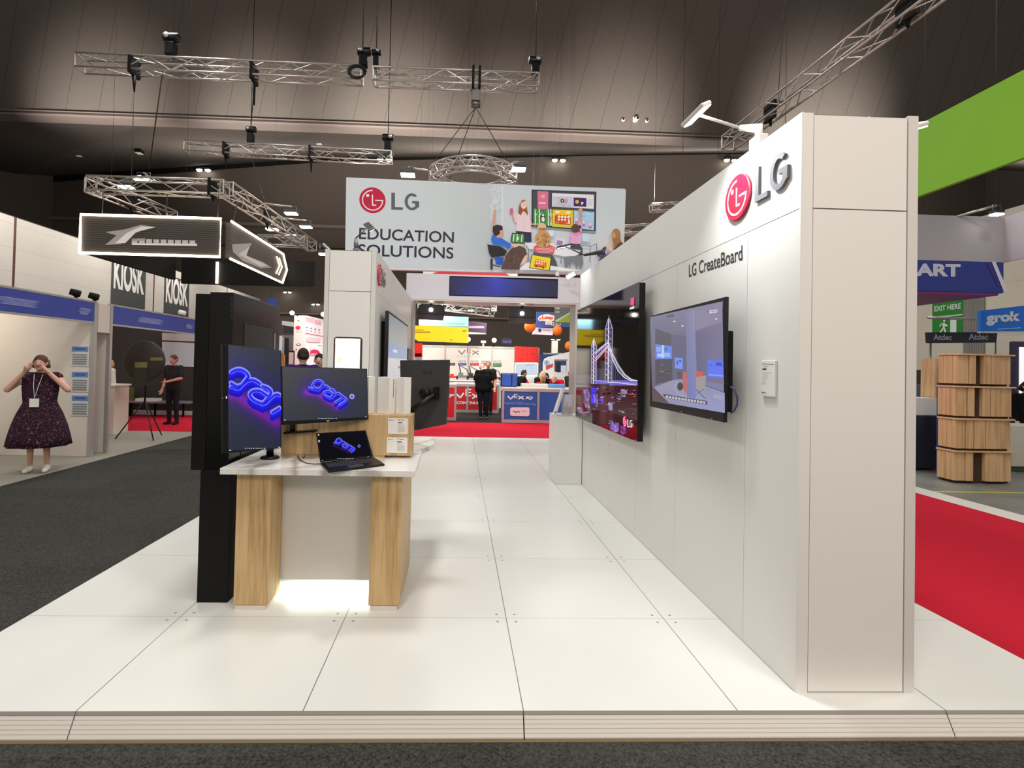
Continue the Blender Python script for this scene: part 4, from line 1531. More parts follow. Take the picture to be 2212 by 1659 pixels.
def pair_lamp(u, v, y, label, w=.42, gap=.24):
    p = aY(u, v, y)
    th = T('high_bay_pair', label, 'lamp', tuple(p), 'paired high bay lamps')
    b = MB().box(p[0] - w, p[0] + w, p[1] + .02, p[1] + .1, p[2] + .16, p[2] + .22)
    if y > 30:
        b.box(p[0] - .06, p[0] + .06, p[1] + .05, YB - .001, p[2] + .16, p[2] + .22)
    b.build('bracket', M_STEEL, th)
    for k in (-1, 1):
        c = (p[0] + k * gap * 1.25, p[1], p[2])
        h_ = MB().lathe([(gap * .9, 0), (gap * .75, .16), (gap * .3, .2)], c, 18).build('lamp_shade', M_STEEL, th)
        b = MB()
        b.ball((c[0], c[1] - .02, c[2]), (gap * .88, gap * .6, gap * .62), 16, 10)
        b.build('lamp_lens', M_LIGHT, h_)
    return th


for (u, v, y, lab) in [(40, 397, 35.6, 'pair of bright high bay lamps at the far left'), (440, 367, 35.6, 'pair of bright high bay lamps above the left sign truss'),
                       (1207, 346, 35.6, 'pair of bright high bay lamps above the hanging banner'), (1578, 346, 35.6, 'pair of high bay lamps just left of the wall corner')]:
    pair_lamp(u, v, y, lab)
for (u, v, y, lab) in [(831, 346, 12.6, 'pair of bright lamps at the right end of the farther truss')]:
    pair_lamp(u, v, y, lab, .24, .1)
for (u, v, lab) in [(621, 631, 'nearer small pair of lamps below the angled sign'), (682, 657, 'farther small pair of lamps left of the tower wall'), (1000, 0, '')]:
    if lab:
        pair_lamp(u, v, 35.6, lab, .27, .14)

# ceiling downlights: small square cans under the ceiling
b0 = None
for i, (u, v) in enumerate([(91, 292), (237, 287), (169, 336), (199, 310), (301, 331), (661, 268), (689, 310), (741, 286), (816, 306), (1192, 299), (1313, 300)]):
    p = aY(u, v, 24 + (i % 3))
    d_ = T('ceiling_can', 'small square can light fixed under the hall ceiling', 'lamp', tuple(p), 'small square can lights under the ceiling')
    MB().box(p[0] - .16, p[0] + .16, p[1] - .16, p[1] + .16, p[2], p[2] + .16).build('can_body', M_BLACKM, d_)
    MB().box(p[0] - .14, p[0] + .14, p[1] - .14, p[1] + .14, p[2] - .02, p[2]).build('can_lens', mat('dull_lens', (196, 186, 172), .5, emit=.25), d_)
    MB().tube([(p[0], p[1], p[2] + .16), (p[0], p[1], p[2] + 1.6)], .02, 6).build('drop_rod', M_BLACKM, d_)
# camera trio on the bulkhead
for (u, v, kind, lab) in [(1345, 260, 0, 'left round camera on the bulkhead panels'), (1372, 259, 1, 'square box camera on the bulkhead between two round ones'), (1396, 262, 0, 'right round camera on the bulkhead panels')]:
    p = aY(u, v, 17.62)
    t_ = T('wall_camera', lab, 'camera', tuple(p), 'cameras on the bulkhead')
    if kind:
        MB().box(p[0] - .11, p[0] + .06, p[1] - .05, p[1], p[2] - .1, p[2] + .1).build('camera_plate', M_WHITE, t_)
        MB().ball((p[0] + .02, p[1] - .12, p[2]), .09, 14, 10).build('camera_dome', M_WHITE, t_)
        MB().ball((p[0] + .03, p[1] - .19, p[2] - .01), .05, 12, 8).build('camera_eye', M_BLACK, t_)
    else:
        MB().lathe([(.075, 0), (.07, .08), (.04, .1)], p, 18, (0, -1, 0)).build('camera_ring', M_WHITE, t_)
        MB().ball((p[0], p[1] - .1, p[2]), .04, 12, 8).build('camera_eye', M_BLACK, t_)

# lighted four-sided hanging sign, left
M_SIGN = mat('dark_sign_louvre', (62, 56, 52), .6)
m = M_SIGN
P_, s_ = geo_pos(m)
fr = mathn(m, 'FRACT', mathn(m, 'DIVIDE', s_[2], .045))
lk(m, mixc(m, mathn(m, 'LESS_THAN', fr, .35), (80, 73, 68), (50, 45, 42)), pbsdf(m).inputs['Base Color'])
sg = T('hanging_sign', 'dark four-sided hanging sign outlined with warm light strips', 'sign', (-7, 10.7, 3.8))
q = [aY(u, v, 9.0) for u, v in ((175, 461), (478, 475), (475, 557), (173, 544))]
SX0, SX1, SZ0, SZ1 = (q[0][0] + q[3][0]) / 2, (q[1][0] + q[2][0]) / 2, (q[2][2] + q[3][2]) / 2, (q[0][2] + q[1][2]) / 2
SXR, SY1 = SX1 + .13, 12.6
MB().box(SX0 + .03, SX1 - .03, 9.0, 9.12, SZ0 + .03, SZ1 - .03).build('front_panel', M_SIGN, sg)


def strip(th, pts, r=.028):
    MB().tube(pts, r, 8).build('light_strip', M_LEDW, th)


strip(sg, [(SX0, 8.99, SZ0), (SX0, 8.99, SZ1), (SX1, 8.99, SZ1), (SX1, 8.99, SZ0), (SX0, 8.99, SZ0)])
# right panel with an arrow end, receding
zm = (SZ0 + SZ1) / 2
pr = [(9.2, SZ0 + .03), (9.2, SZ1 - .03), (SY1 - .1, SZ1 - .03), (SY1 + .22, zm + .02), (SY1 - .1, SZ0 + .03)]
MB().prism([(SXR, y, z) for y, z in pr], (-.12, 0, 0)).build('side_panel', M_SIGN, sg)
strip(sg, [(SXR + .01, y, z) for y, z in ((9.18, SZ1), (SY1 - .08, SZ1), (SY1 + .26, zm + .02), (SY1 - .08, SZ0), (9.18, SZ0))], .026)
for k in (.3, .5):
    strip(sg, [(SXR + .012, SY1 - .1 - k, SZ1 - .18), (SXR + .012, SY1 + .14 - k, zm + .02), (SXR + .012, SY1 - .1 - k, SZ0 + .18)], .014)
MB().box(SX0 - .06, SX0 + .06, 9.15, SY1, SZ0 + .02, SZ1 - .02).build('rear_panel', M_BLACKM, sg)
MB().box(SX0, SXR + .75, SY1 + .4, SY1 + .5, SZ0 - .02, SZ1 - .1).build('rear_panel', M_BLACKM, sg)
strip(sg, [(aY(456, 563, SY1 - .02)[0], SY1 + .36, SZ0 + .0), (aY(456, 563, SY1 - .02)[0], SY1 + .36, SZ1 - .2)], .04)
a = Art((0, 8.995, 0), (0, -1, 0), .002, (170, 360, 530 / 2212))
wt = (206, 200, 196)
a.poly([(240, 590), (420, 565), (560, 525), (700, 545), (560, 580), (420, 640), (380, 700), (240, 705), (340, 620)], (150, 144, 140))
a.poly([(330, 690), (430, 600), (560, 540), (690, 545), (520, 590), (420, 690)], wt)
a.poly([(480, 650), (600, 648), (600, 668), (480, 668)], (170, 164, 160))
for i in range(9):
    x = 480 + i * 65
    a.poly([(x, 650 + i * 2), (x + 52, 651 + i * 2), (x + 52, 704 + i * 1.5), (x, 702 + i * 1.5)], (176, 170, 168), False)
a.poly([(480, 690), (1070, 695), (1070, 716), (480, 706)], wt)
a.build('sign_graphic', M_LIGHTBOX, sg)
a = Art((SXR + .003, 0, 0), (1, 0, 0), .002, (170, 360, 530 / 2212))
a.poly([(1380, 700), (1560, 690), (1500, 800), (1660, 860), (1740, 910), (1640, 915), (1480, 850), (1390, 770)], (140, 134, 130))
a.poly([(1440, 790), (1540, 720), (1510, 800), (1700, 890), (1640, 900)], (176, 170, 166))
a.build('sign_graphic', M_LIGHTBOX, sg)
# its carrying truss: two visible arms meeting at an outside corner
zT = aY(340, 408, 9.0)[2]
A0, A1 = aY(196, 398, 9.0), aY(489, 409, 9.0)
zt_ = (A0[2] + A1[2]) / 2
A0[2] = A1[2] = zt_
tr = T('sign_truss', 'angled truss frame carrying the lighted sign at the left', 'truss', tuple((A0 + A1) / 2))
truss_parts(tr, A0, A1)
A2 = aZ(674, 533, zt_)
truss_parts(tr, A1, A2)
A3 = aZ(372, 470, zt_)
truss_parts(tr, A0, A3)
A4 = aZ(560, 520, zt_)
truss_parts(tr, aZ(660, 523, zt_), A4)
for i, (x, y) in enumerate([(SX0 + .4, 9.06), (SX0 + 1.75, 9.06), (SX1 - .1, 9.06), (SX1 + .12, 9.3)]):
    cable('short drop wire between the sign truss and the lighted sign', (x, y, SZ1), (x, y + (0 if i < 3 else .2), zt_ - .14), .012, 'drop wires of the lighted sign', 'drop_wire')
p = (A1 * .62 + A2 * .38)
strap(p, drop=.15)
strap(A1 * .9 + A0 * .1, drop=.1)
strap(A0 * .55 + A3 * .45, drop=.1)


def flood(label, head, bar=None, w=.3, group='flat floodlights', tilt=0, power=0, tgt=None):
    """flat LED floodlight: yoke, housing, lit face downward; bar is the arm from a truss"""
    x, y, z = head
    th = T('floodlight', label, 'floodlight', tuple(head), group)
    MB().box(x - w / 2, x + w / 2, y - w * .35, y + w * .35, z + .03, z + .09).build('housing', M_GREYP, th, bev=.01)
    c, s = math.cos(tilt), math.sin(tilt)
    MB().box(x - w * .46, x + w * .46, y - w * .32, y + w * .32, z, z + .029).build('lit_face', M_LIGHT, th)
    MB().tube([(x - w * .4, y, z + .06), (x - w * .4, y, z + .2), (x + w * .4, y, z + .2), (x + w * .4, y, z + .06)], .012, 6).build('yoke', M_STEEL, th)
    if bar is not None:
        MB().tube([np.array(bar), (x, y, z + .2)], .026, 8).build('arm', M_ALU, th)
    if power:
        lamp('flood_beam', 'SPOT', (x, y, z - .06), power, (1, .98, .95), .15, tgt, math.radians(100), .6, th)
    return th


for (u, v, y, bu, bv, lab) in [(272, 406, 9.6, 305, 380, 'floodlight inside the left end of the sign truss'), (310, 391, 10.6, 345, 400, 'thin floodlight above the left end of the sign truss'),
                               (629, 463, 11.2, 570, 440, 'upper of two floodlights right of the sign truss'), (661, 492, 12.2, 600, 470, 'lower of two floodlights right of the sign truss'),
                               (588, 497, 12.0, 592, 480, 'floodlight under the angled arm of the sign truss')]:
    flood(lab, aY(u, v, y), (A0 * .55 + A1 * .45 + np.array([0, .145, .145])) if lab[0] == 't' else aY(bu, bv, y), .32 if lab[0] != 't' else .4)
pair_lamp(630, 507, 35.6, 'small pair of lamps behind the angled arm of the sign truss', .3, .16)
p = aY(697, 551, 7.0)
flood('bright round lamp beside the left tower wall top', p, (-1.89, 7.0, 2.89), .13)
# ring truss above the banner
rg = T('ring_truss', 'round aluminium ring truss hanging above the white banner', 'truss', tuple(RC))
Rr = .92
for dz in (-.12, .12):
    for dr in (-.13, .13):
        MB().tube([(RC[0] + (Rr + dr) * math.cos(t), RC[1] + (Rr + dr) * math.sin(t), RC[2] + dz) for t in np.linspace(0, 2 * PI, 41)], .022, 8, False).build('ring_chord', M_ALU, rg)
b = MB()
N_ = 36
for i in range(N_):
    t0, t1 = 2 * PI * i / N_, 2 * PI * (i + 1) / N_
    for (r0, z0_, r1, z1_) in [(-.13, -.12, -.13, .12), (.13, -.12, .13, .12), (-.13, .12, .13, .12), (-.13, -.12, .13, -.12)]:
        if i % 2:
            r0, z0_, r1, z1_ = r1, z1_, r0, z0_
        b.tube([(RC[0] + (Rr + r0) * math.cos(t0), RC[1] + (Rr + r0) * math.sin(t0), RC[2] + z0_), (RC[0] + (Rr + r1) * math.cos(t1), RC[1] + (Rr + r1) * math.sin(t1), RC[2] + z1_)], .011, 6, False)
b.build('bracing', M_ALU, rg)
flood('floodlight left of the ring truss above the banner', aY(881, 380, 9.6), aY(945, 372, 9.9), .34, power=55, tgt=(-1, 7.5, 4))
flood('floodlight right of the ring truss above the banner', aY(1120, 368, 9.6), aY(1075, 368, 9.9), .34, power=55, tgt=(2, 7.5, 4))
# truss receding along the right
R0, R1 = aY(1628, 268, 8.2), aY(1990, -4, 3.9)
R1[2] = R0[2]
R1 = aZ(1998, -10, R0[2])
truss('truss receding above the right display wall', R0 + (R0 - R1) * .25, R1 + (R1 - R0) * .5)
for t, dr in ((.14, .12), (.93, .1)):
    p = R0 + (R1 - R0) * t
    th = strap(p, .34, dr)
p = R0 + (R1 - R0) * .2
cable('thin steel cable rising from the truss above the right wall', p, (p[0] + .5, p[1] + .2, 14), .007)
for (u, lab) in [(1551, 'right of the bulkhead cameras'), (1475, 'above the bulkhead cameras')]:
    p = aY(u, 330, 14)
    cable('long thin cable hanging in front of the bulkhead ' + lab, p, (p[0], p[1], 19), .008)
p = aY(1435, 450, 14)
for (lab, p, q) in [('short truss end seen above the right wall, upper', aY(1406, 449, 13), aY(1480, 446, 13)), ('short truss end seen right of the banner, lower', aY(1340, 497, 13), aY(1420, 492, 13))]:
    t_ = truss(lab, p, q, s=.22)
    MB().tube([q + np.array([-.1, 0, .1]), (q[0] - .1, q[1], 19.99)], .003, 5).build('hanging_wire', M_WIRE, t_)
p = A1 * .62 + A2 * .38
cable('thin dark cable from the farther truss down to the angled arm of the sign truss', aY(541, 330, YT2), (p[0], p[1], p[2] + .14), .009)
for (nm_, p) in (('left end', A0 * .85 + A1 * .15), ('middle', A0 * .3 + A1 * .7)):
    cable('thin steel cable rising from the %s of the sign truss' % nm_, (p[0], p[1], p[2] + .14), (p[0], p[1], 19.95), .003)

# white hanging banner of the stand
B0, B1 = np.array([-2.87, 9.0, 0]), np.array([3.45, 9.65, 0])
bd = unit(B1 - B0)
bn = np.array([bd[1], -bd[0], 0])
hb = lambda u, v: aP(u, v, B0, bn)
q = [hb(748, 383), hb(1352, 409.5), hb(1330, 592), hb(745, 580)]
ba = T('hanging_banner', 'wide white hanging banner with a classroom picture above the portal', 'banner', tuple((q[0] + q[2]) / 2))
q[1] = hb(1352, 409.5)
q[2] = hb(1346, 595)
for t_ in (.3, .6):
    p = q[0] * (1 - t_) + q[1] * t_
    MB().tube([p - bn * .06, (RC[0] + (-.6 if t_ < .5 else .6), RC[1] - .86, RC[2] - .13)], .008, 6).build('hanging_wire', M_WIRE, ba)
MB().prism([x - bn * .12 for x in q], bn * .12).build('banner_box', mat('white_banner_fabric', (226, 229, 232), .7, emit=.04), ba)
M_BAN = print_mat('banner_print', .7, .12)

# ---- the print on the banner; crop pixels are the 740..1370 x 370..600 window of the photograph
a = Art(B0 + bn * .002, bn, .0006, (740, 370, 630 / 2212))
INK = (46, 42, 58)
a.poly([(40, 60), (700, 82), (700, 735), (35, 718)], [(214, 220, 224), (206, 213, 216), (204, 212, 216), (212, 220, 226)])
a.poly([(700, 82), (1140, 98), (1140, 750), (700, 735)], [(206, 213, 216), (200, 206, 210), (188, 196, 200), (204, 212, 216)])
a.poly([(1140, 98), (2140, 132), (2130, 770), (1140, 750)], [(206, 214, 220), (206, 216, 224), (214, 222, 228), (206, 212, 218)])
round_mark(a, (227, 220), (100, 3), (-2, -98), (196, 16, 62), (246, 240, 242), .085)
lg_letters(a, lambda x, y: (370 + 210 * x, 290 + 8 * x - 128 * y), (92, 96, 100))
a.text('EDUCATION', (124, 514), (842, 544), (128, 428), INK, .012)
a.text('SOLUTIONS', (118, 640), (840, 664), (120, 552), INK, .012)
# window haze at the left of the picture
a.poly([(1140, 105), (1200, 108), (1200, 380), (1115, 380)], (206, 214, 220))
for i in range(26):
    a.ell(rnd.uniform(1120, 1195), rnd.uniform(140, 340), rnd.uniform(6, 18), rnd.uniform(5, 14), rnd.choice([(188, 196, 202), (214, 222, 228), (196, 204, 212)]), 10, 0, i % 6 == 0)
a.rect(1206, 108, 1216, 560, (222, 228, 234))
# the picture: second crop, 1040..1360 x 400..590 window
a.crop = (1040, 400, 320 / 2212)
# board on the classroom wall
a.poly([(748, 68), (1714, 100), (1704, 728), (744, 640)], (58, 58, 64))
a.poly([(770, 90), (1690, 122), (1680, 690), (770, 610)], (74, 74, 80))
a.poly([(744, 612), (1704, 690), (1704, 728), (744, 640)], (150, 154, 162))
a.poly([(835, 90), (998, 98), (992, 362), (838, 354)], (226, 120, 160))
a.rect(888, 145, 942, 192, (240, 190, 110))
a.rect(856, 262, 954, 278, (252, 236, 242))
a.poly([(1052, 122), (1678, 146), (1674, 358), (1050, 322)], (236, 238, 244))
a.poly([(1064, 165), (1362, 178), (1358, 335), (1062, 318)], (206, 208, 230))
for i in range(16):
    x, y = rnd.uniform(1075, 1300), rnd.uniform(175, 300)
    a.poly([(x, y), (x + 50, y + 4), (x + 46, y + 14), (x - 6, y + 8)], rnd.choice([(176, 180, 216), (232, 234, 246), (150, 150, 190)]), i % 5 == 0)
a.ell(1258, 240, 26, 38, (222, 150, 170))
a.ell(1160, 245, 24, 32, (214, 206, 160))
a.ell(1204, 238, 28, 28, (36, 36, 40))
a.poly([(1194, 222), (1194, 254), (1222, 238)], (244, 244, 246))
a.poly([(1372, 188), (1562, 196), (1562, 326), (1372, 318)], (70, 34, 98))
a.ell(1424, 252, 28, 28, (226, 192, 90))
a.ell(1500, 270, 18, 18, (240, 240, 240))
a.poly([(1478, 296), (1500, 280), (1496, 300)], (240, 240, 240))
for i in range(5):
    a.rect(1582, 215 + 20 * i, 1660 - 14 * (i % 2), 221 + 20 * i, (206, 208, 216))
a.poly([(770, 355), (1046, 368), (1040, 620), (770, 598)], (66, 150, 66))
for x in (790, 850, 985, 1022):
    a.poly([(x, 360), (x + 16, 361), (x + 22, 610), (x + 2, 608)], (232, 242, 228))
    a.line([(x + 10, 470), (x + 46, 410)], 7, (232, 242, 228))
for i in range(18):
    a.ell(rnd.uniform(790, 1030), rnd.uniform(375, 580), 12, 6, rnd.choice([(44, 112, 50), (104, 190, 90)]), 8, rnd.uniform(0, 3), i % 6 == 0)
a.ell(912, 500, 40, 62, (70, 74, 76))
a.ell(912, 452, 28, 26, (84, 88, 90))
a.ell(914, 516, 24, 38, (242, 244, 244))
a.ell(914, 454, 16, 18, (242, 244, 244))
a.poly([(1056, 370), (1364, 382), (1360, 648), (1048, 628)], (248, 206, 40))
a.poly([(1050, 590), (1360, 612), (1360, 648), (1048, 628)], (206, 220, 60))
a.ell(1130, 408, 34, 18, (252, 244, 226))
a.ell(1290, 415, 36, 18, (252, 244, 226))
bus = [(1090, 470), (1110, 446), (1290, 456), (1322, 490), (1330, 590), (1300, 604), (1086, 580)]
a.poly(bus, (216, 72, 34))
for i in range(4):
    a.ell(1150 + i * 47, 478 + i * 2, 20, 22, (252, 240, 214), 14, 0, i == 0)
for i in range(3):
    a.ell(1148 + i * 47, 520 + i * 2, 19, 16, (252, 240, 214), 14, 0, i == 0)
a.poly([(1282, 520), (1306, 510), (1318, 585), (1290, 588)], (252, 240, 214))
a.poly([(1088, 540), (1284, 556), (1284, 572), (1088, 556)], (236, 100, 50))
a.ell(1122, 582, 19, 19, (250, 240, 220))
a.ell(1122, 582, 12, 12, (120, 50, 40))
a.ell(1264, 596, 19, 19, (250, 240, 220))
a.ell(1264, 596, 12, 12, (120, 50, 40))
a.poly([(1372, 384), (1676, 408), (1670, 680), (1368, 650)], (176, 214, 244))
for i in range(12):
    x, y = rnd.uniform(1385, 1600), rnd.uniform(400, 480)
    a.poly([(x, y), (x + 60, y + 8), (x + 50, y + 20), (x - 8, y + 12)], rnd.choice([(150, 200, 240), (206, 232, 250), (130, 186, 232)]), i % 4 == 0)
for (x, y) in ((1408, 520), (1518, 560), (1612, 590)):
    a.ell(x, y, 30, 34, (206, 180, 220))
    a.ell(x, y, 18, 22, (240, 226, 238))
    a.poly([(x - 16, y + 30), (x + 18, y + 32), (x + 24, y + 60), (x - 20, y + 58)], (206, 120, 160))
# teacher
SK, SK2 = (232, 196, 176), (214, 160, 136)
a.poly([(505, 690), (735, 700), (740, 850), (690, 862), (640, 850), (560, 850), (520, 760)], (50, 48, 76))
a.poly([(530, 420), (600, 400), (690, 415), (716, 470), (726, 600), (734, 712), (505, 692), (520, 600), (515, 500)], (238, 214, 220))
a.poly([(530, 430), (480, 470), (466, 540), (486, 565), (524, 560), (540, 490)], (234, 206, 214))
a.line([(478, 530), (455, 450)], 24, SK2)
a.poly([(424, 352), (468, 362), (460, 448), (412, 434)], (214, 96, 130))
a.poly([(700, 440), (722, 560), (726, 590), (744, 588), (730, 480)], (226, 186, 200))
a.line([(734, 590), (790, 596), (830, 590)], 18, SK)
a.poly([(600, 242), (560, 300), (540, 430), (580, 460), (620, 380), (684, 465), (682, 420), (660, 290), (640, 236)], (156, 84, 44))
a.ell(622, 305, 44, 62, (240, 208, 188))
a.poly([(576, 290), (590, 240), (622, 225), (655, 245), (640, 252), (600, 270)], (176, 110, 60))
a.line([(608, 338), (630, 346), (648, 334)], 7, (250, 240, 238))
a.ell(612, 295, 5, 4, (70, 44, 40), 8)
a.ell(642, 294, 5, 4, (70, 44, 40), 8)
a.line([(626, 700), (630, 430)], 3, (214, 188, 194))
# boy with the raised arm
a.poly([(160, 625), (168, 480), (176, 420), (192, 350), (214, 405), (208, 440), (200, 560), (198, 625)], SK2)
a.poly([(80, 892), (280, 925), (375, 990), (340, 1060), (150, 1090), (110, 1030)], (36, 36, 40))
a.poly([(150, 760), (200, 750), (290, 800), (440, 890), (420, 950), (380, 956), (350, 920), (170, 890), (138, 820)], (42, 112, 214))
a.poly([(190, 1070), (330, 1090), (300, 1200), (210, 1190)], (40, 90, 190))
a.poly([(430, 890), (560, 880), (630, 880), (630, 920), (480, 940)], SK)
a.ell(255, 715, 66, 84, SK2)
a.poly([(160, 700), (165, 625), (230, 600), (306, 620), (310, 680), (262, 690), (270, 730), (220, 770), (180, 760)], (50, 38, 34))
a.poly([(128, 1110), (160, 1110), (160, 1265), (128, 1265)], (40, 40, 46))
a.line([(140, 1190), (260, 1230)], 14, (40, 40, 46))
# tablets and desks
a.poly([(640, 870), (1080, 880), (1100, 980), (700, 960)], (232, 236, 242))
a.poly([(446, 722), (640, 744), (630, 890), (428, 862)], (44, 48, 52))
a.poly([(456, 734), (630, 754), (620, 876), (440, 852)], (70, 146, 66))
for x in (470, 520, 590):
    a.poly([(x, 738), (x + 14, 740), (x + 4, 860), (x - 10, 858)], (226, 238, 222))
a.ell(532, 808, 16, 26, (240, 242, 240))
a.poly([(1062, 985), (1310, 920), (1500, 1010), (1320, 1095), (1060, 1040)], (238, 242, 248))
a.poly([(1310, 1095), (1490, 1020), (1495, 1130), (1325, 1150)], (128, 132, 170))
for (x0_, y0_, x1_, y1_) in ((690, 960, 690, 1160), (650, 960, 650, 1100), (1320, 1095, 1300, 1290), (1180, 1070, 1170, 1180), (1610, 920, 1600, 1160), (1704, 885, 1700, 1040)):
    a.line([(x0_, y0_), (x1_, y1_)], 10, (120, 124, 144), rnd_=False)
a.line([(1490, 910), (1610, 925), (1704, 885)], 9, (110, 114, 130))
# children in the middle
a.ell(888, 640, 64, 66, (226, 196, 156))
a.poly([(835, 650), (950, 650), (940, 690), (850, 690)], (186, 116, 90))
a.poly([(990, 690), (1070, 680), (1060, 780), (980, 770)], (220, 236, 246))
a.poly([(770, 930), (860, 880), (1000, 900), (1090, 940), (1060, 1040), (900, 1050), (775, 1000)], (226, 84, 96))
for i in range(4):
    a.line([(790 + 10 * i, 950 + i * 22), (930, 962 + i * 20), (1078 - 8 * i, 940 + i * 20)], 7, (246, 214, 218))
a.ell(905, 820, 118, 128, (206, 158, 100))
for i in range(36):
    t = rnd.uniform(0, 2 * PI)
    a.ell(905 + 95 * math.cos(t) * rnd.random(), 830 + 110 * math.sin(t) * rnd.random(), 9, 26, rnd.choice([(232, 196, 140), (170, 116, 66), (150, 100, 60), (240, 214, 164)]), 8, rnd.uniform(-.3, .3), i % 9 == 0)
a.poly([(1440, 600), (1440, 460), (1425, 380), (1470, 350), (1492, 380), (1478, 470), (1480, 600)], SK2)
a.poly([(1320, 740), (1380, 700), (1470, 720), (1480, 870), (1400, 900), (1300, 870), (1295, 800)], (226, 150, 204))
for i in range(5):
    a.line([(1316, 755 + i * 28), (1400, 790 + i * 24), (1474, 760 + i * 26)], 9, (244, 220, 240))
a.poly([(1440, 560), (1486, 560), (1480, 720), (1450, 700)], (230, 160, 210))
a.ell(1385, 660, 60, 66, (96, 66, 60))
a.ell(1450, 640, 22, 26, (90, 56, 56))
a.poly([(1310, 880), (1450, 895), (1492, 960), (1490, 1090), (1400, 1100), (1470, 980), (1310, 960)], (74, 76, 84))
a.poly([(1490, 740), (1596, 748), (1588, 862), (1480, 850)], (206, 230, 244))
a.poly([(1098, 800), (1235, 825), (1210, 960), (1080, 940)], (222, 226, 236))
a.poly([(1112, 836), (1200, 850), (1186, 915), (1102, 905)], (170, 130, 184))
# chairs at the bottom
a.poly([(1210, 1080), (1490, 1060), (1500, 1180), (1460, 1280), (1430, 1170), (1400, 1270), (1370, 1160), (1330, 1150), (1290, 1200), (1230, 1270)], (128, 132, 140))
a.poly([(760, 1010), (1040, 1050), (1100, 1150), (1130, 1260), (1010, 1250), (1010, 1080), (760, 1050)], (84, 88, 94))
# girl at lower left with her tablet
a.poly([(560, 1260), (640, 1180), (700, 1160), (1500, 1290), (560, 1275)], (236, 240, 244))
a.poly([(430, 960), (560, 920), (640, 960), (668, 1040), (650, 1130), (560, 1180), (555, 1270), (280, 1265), (320, 1150), (370, 1040)], (92, 70, 60))
for i in range(24):
    x, y = rnd.uniform(340, 560), rnd.uniform(980, 1230)
    a.line([(x, y), (x - 18, y + 40)], 7, rnd.choice([(120, 92, 78), (70, 52, 46), (140, 110, 92)]), up=(i % 8 == 0), rnd_=False)
a.poly([(640, 1060), (668, 1050), (664, 1130), (640, 1170), (570, 1210), (590, 1140)], SK)
a.poly([(736, 1046), (1028, 1096), (1004, 1290), (696, 1248)], (50, 52, 58))
a.poly([(744, 1056), (1016, 1102), (994, 1282), (708, 1240)], (246, 226, 40))
a.poly([(780, 1150), (800, 1115), (940, 1140), (958, 1170), (950, 1250), (770, 1220)], (236, 130, 60))
for i in range(4):
    a.ell(815 + 37 * i, 1140 + 6 * i, 14, 12, (252, 244, 210), 10, 0, i == 0)
for i in range(3):
    a.ell(808 + 37 * i, 1176 + 6 * i, 14, 12, (252, 244, 210), 10, 0, i == 0)
a.poly([(770, 1200), (915, 1222), (912, 1246), (768, 1222)], (222, 70, 30))
a.ell(800, 1226, 12, 12, (80, 40, 30), 10)
a.ell(904, 1246, 12, 12, (80, 40, 30), 10)
# girl at the right
a.poly([(1700, 1060), (1800, 940), (1850, 920), (1820, 1010), (1740, 1090)], (60, 60, 84))
a.poly([(1720, 1140), (1760, 1060), (1900, 1020), (1960, 1030), (1720, 1150)], (120, 110, 190))
a.poly([(1810, 920), (1880, 850), (1894, 920), (1940, 970), (1900, 1000)], SK)
a.poly([(1940, 960), (1980, 900), (2050, 860), (2090, 880), (2060, 930), (1960, 990)], (86, 70, 60))
a.ell(1985, 760, 66, 96, (178, 126, 76))
a.ell(1950, 780, 26, 60, (206, 160, 110))
a.poly([(1930, 800), (2040, 800), (2060, 860), (2000, 900), (1950, 980), (1940, 860)], (166, 112, 66))
a.crop = (0, 0, 1)
a.build('banner_graphic', M_BAN, ba)

# red and white hanging sign partly hidden behind the portal header
yS = 13.5
t_ = T('red_white_sign', 'red and white hanging sign peeking out above the portal header', 'sign', tuple(aY(1022, 596, yS)))
q = [aY(u, v, yS) for u, v in ((914, 581), (1118, 586), (1118, 604), (914, 600))]
MB().prism(q, (0, .1, 0)).build('sign_panel', M_WHITE, t_)
MB().tube([q[0] + np.array([.2, .05, -.02]), (q[0][0] + .2, yS + .05, 19.99)], .0022, 5).build('hanging_wire', M_WIRE, t_)
q = [aY(u, v, yS - .02) for u, v in ((935, 590), (968, 582), (1085, 586), (1100, 595), (1100, 604), (935, 600))]
MB().prism(q, (0, .015, 0)).build('red_band', mat('sign_red', (206, 24, 40), .5), t_)

# ================================================================ ARM LAMPS ON THE DISPLAY WALLS


def arm_lamp(label, base, joint, head, aim, power=0, on_=True, size=.1, body=None):
    body = body or M_WHITE
    base, joint, head, aim = map(lambda p: np.array(p, float), (base, joint, head, aim))
    th = T('arm_lamp', label, 'lamp', tuple(base), 'arm lamps on the display walls')
    MB().box(base[0] - .03, base[0] + .03, base[1] - .05, base[1] + .05, base[2] - .02, base[2] + .05).build('clamp', body, th, bev=.006)
    MB().tube([base + (0, 0, .03), base + (0, 0, .1), joint], [.022, .03, .016], 10).build('driver_body', body, th)
    MB().tube([joint, head], .009, 8).build('arm', body, th)
    d = unit(aim - head)
    hb_ = unit(np.cross(d, unit(head - joint)))
    ha = np.cross(hb_, d)
    c = head
    h_ = MB().obox(c - hb_ * size - ha * size * .45 - d * .012, hb_ * size * 2, ha * size * .9, d * .026).build('head', body, th, bev=.008)
    MB().obox(c - hb_ * size * .9 - ha * size * .36 + d * .0145, hb_ * size * 1.8, ha * size * .72, d * .004).build('lamp_face', M_LIGHT if on_ else M_LIGHTS, h_)
    MB().tube([base + (0, .03, 0), base + (.05, .16, .06), base + (.1, .22, -.01)], .006, 6).build('cord', body, th)
    if power:
        lamp('arm_lamp_beam', 'SPOT', tuple(c + d * .03), power, (.96, 1, 1), .06, tuple(aim), math.radians(120), .7, th)
    return th


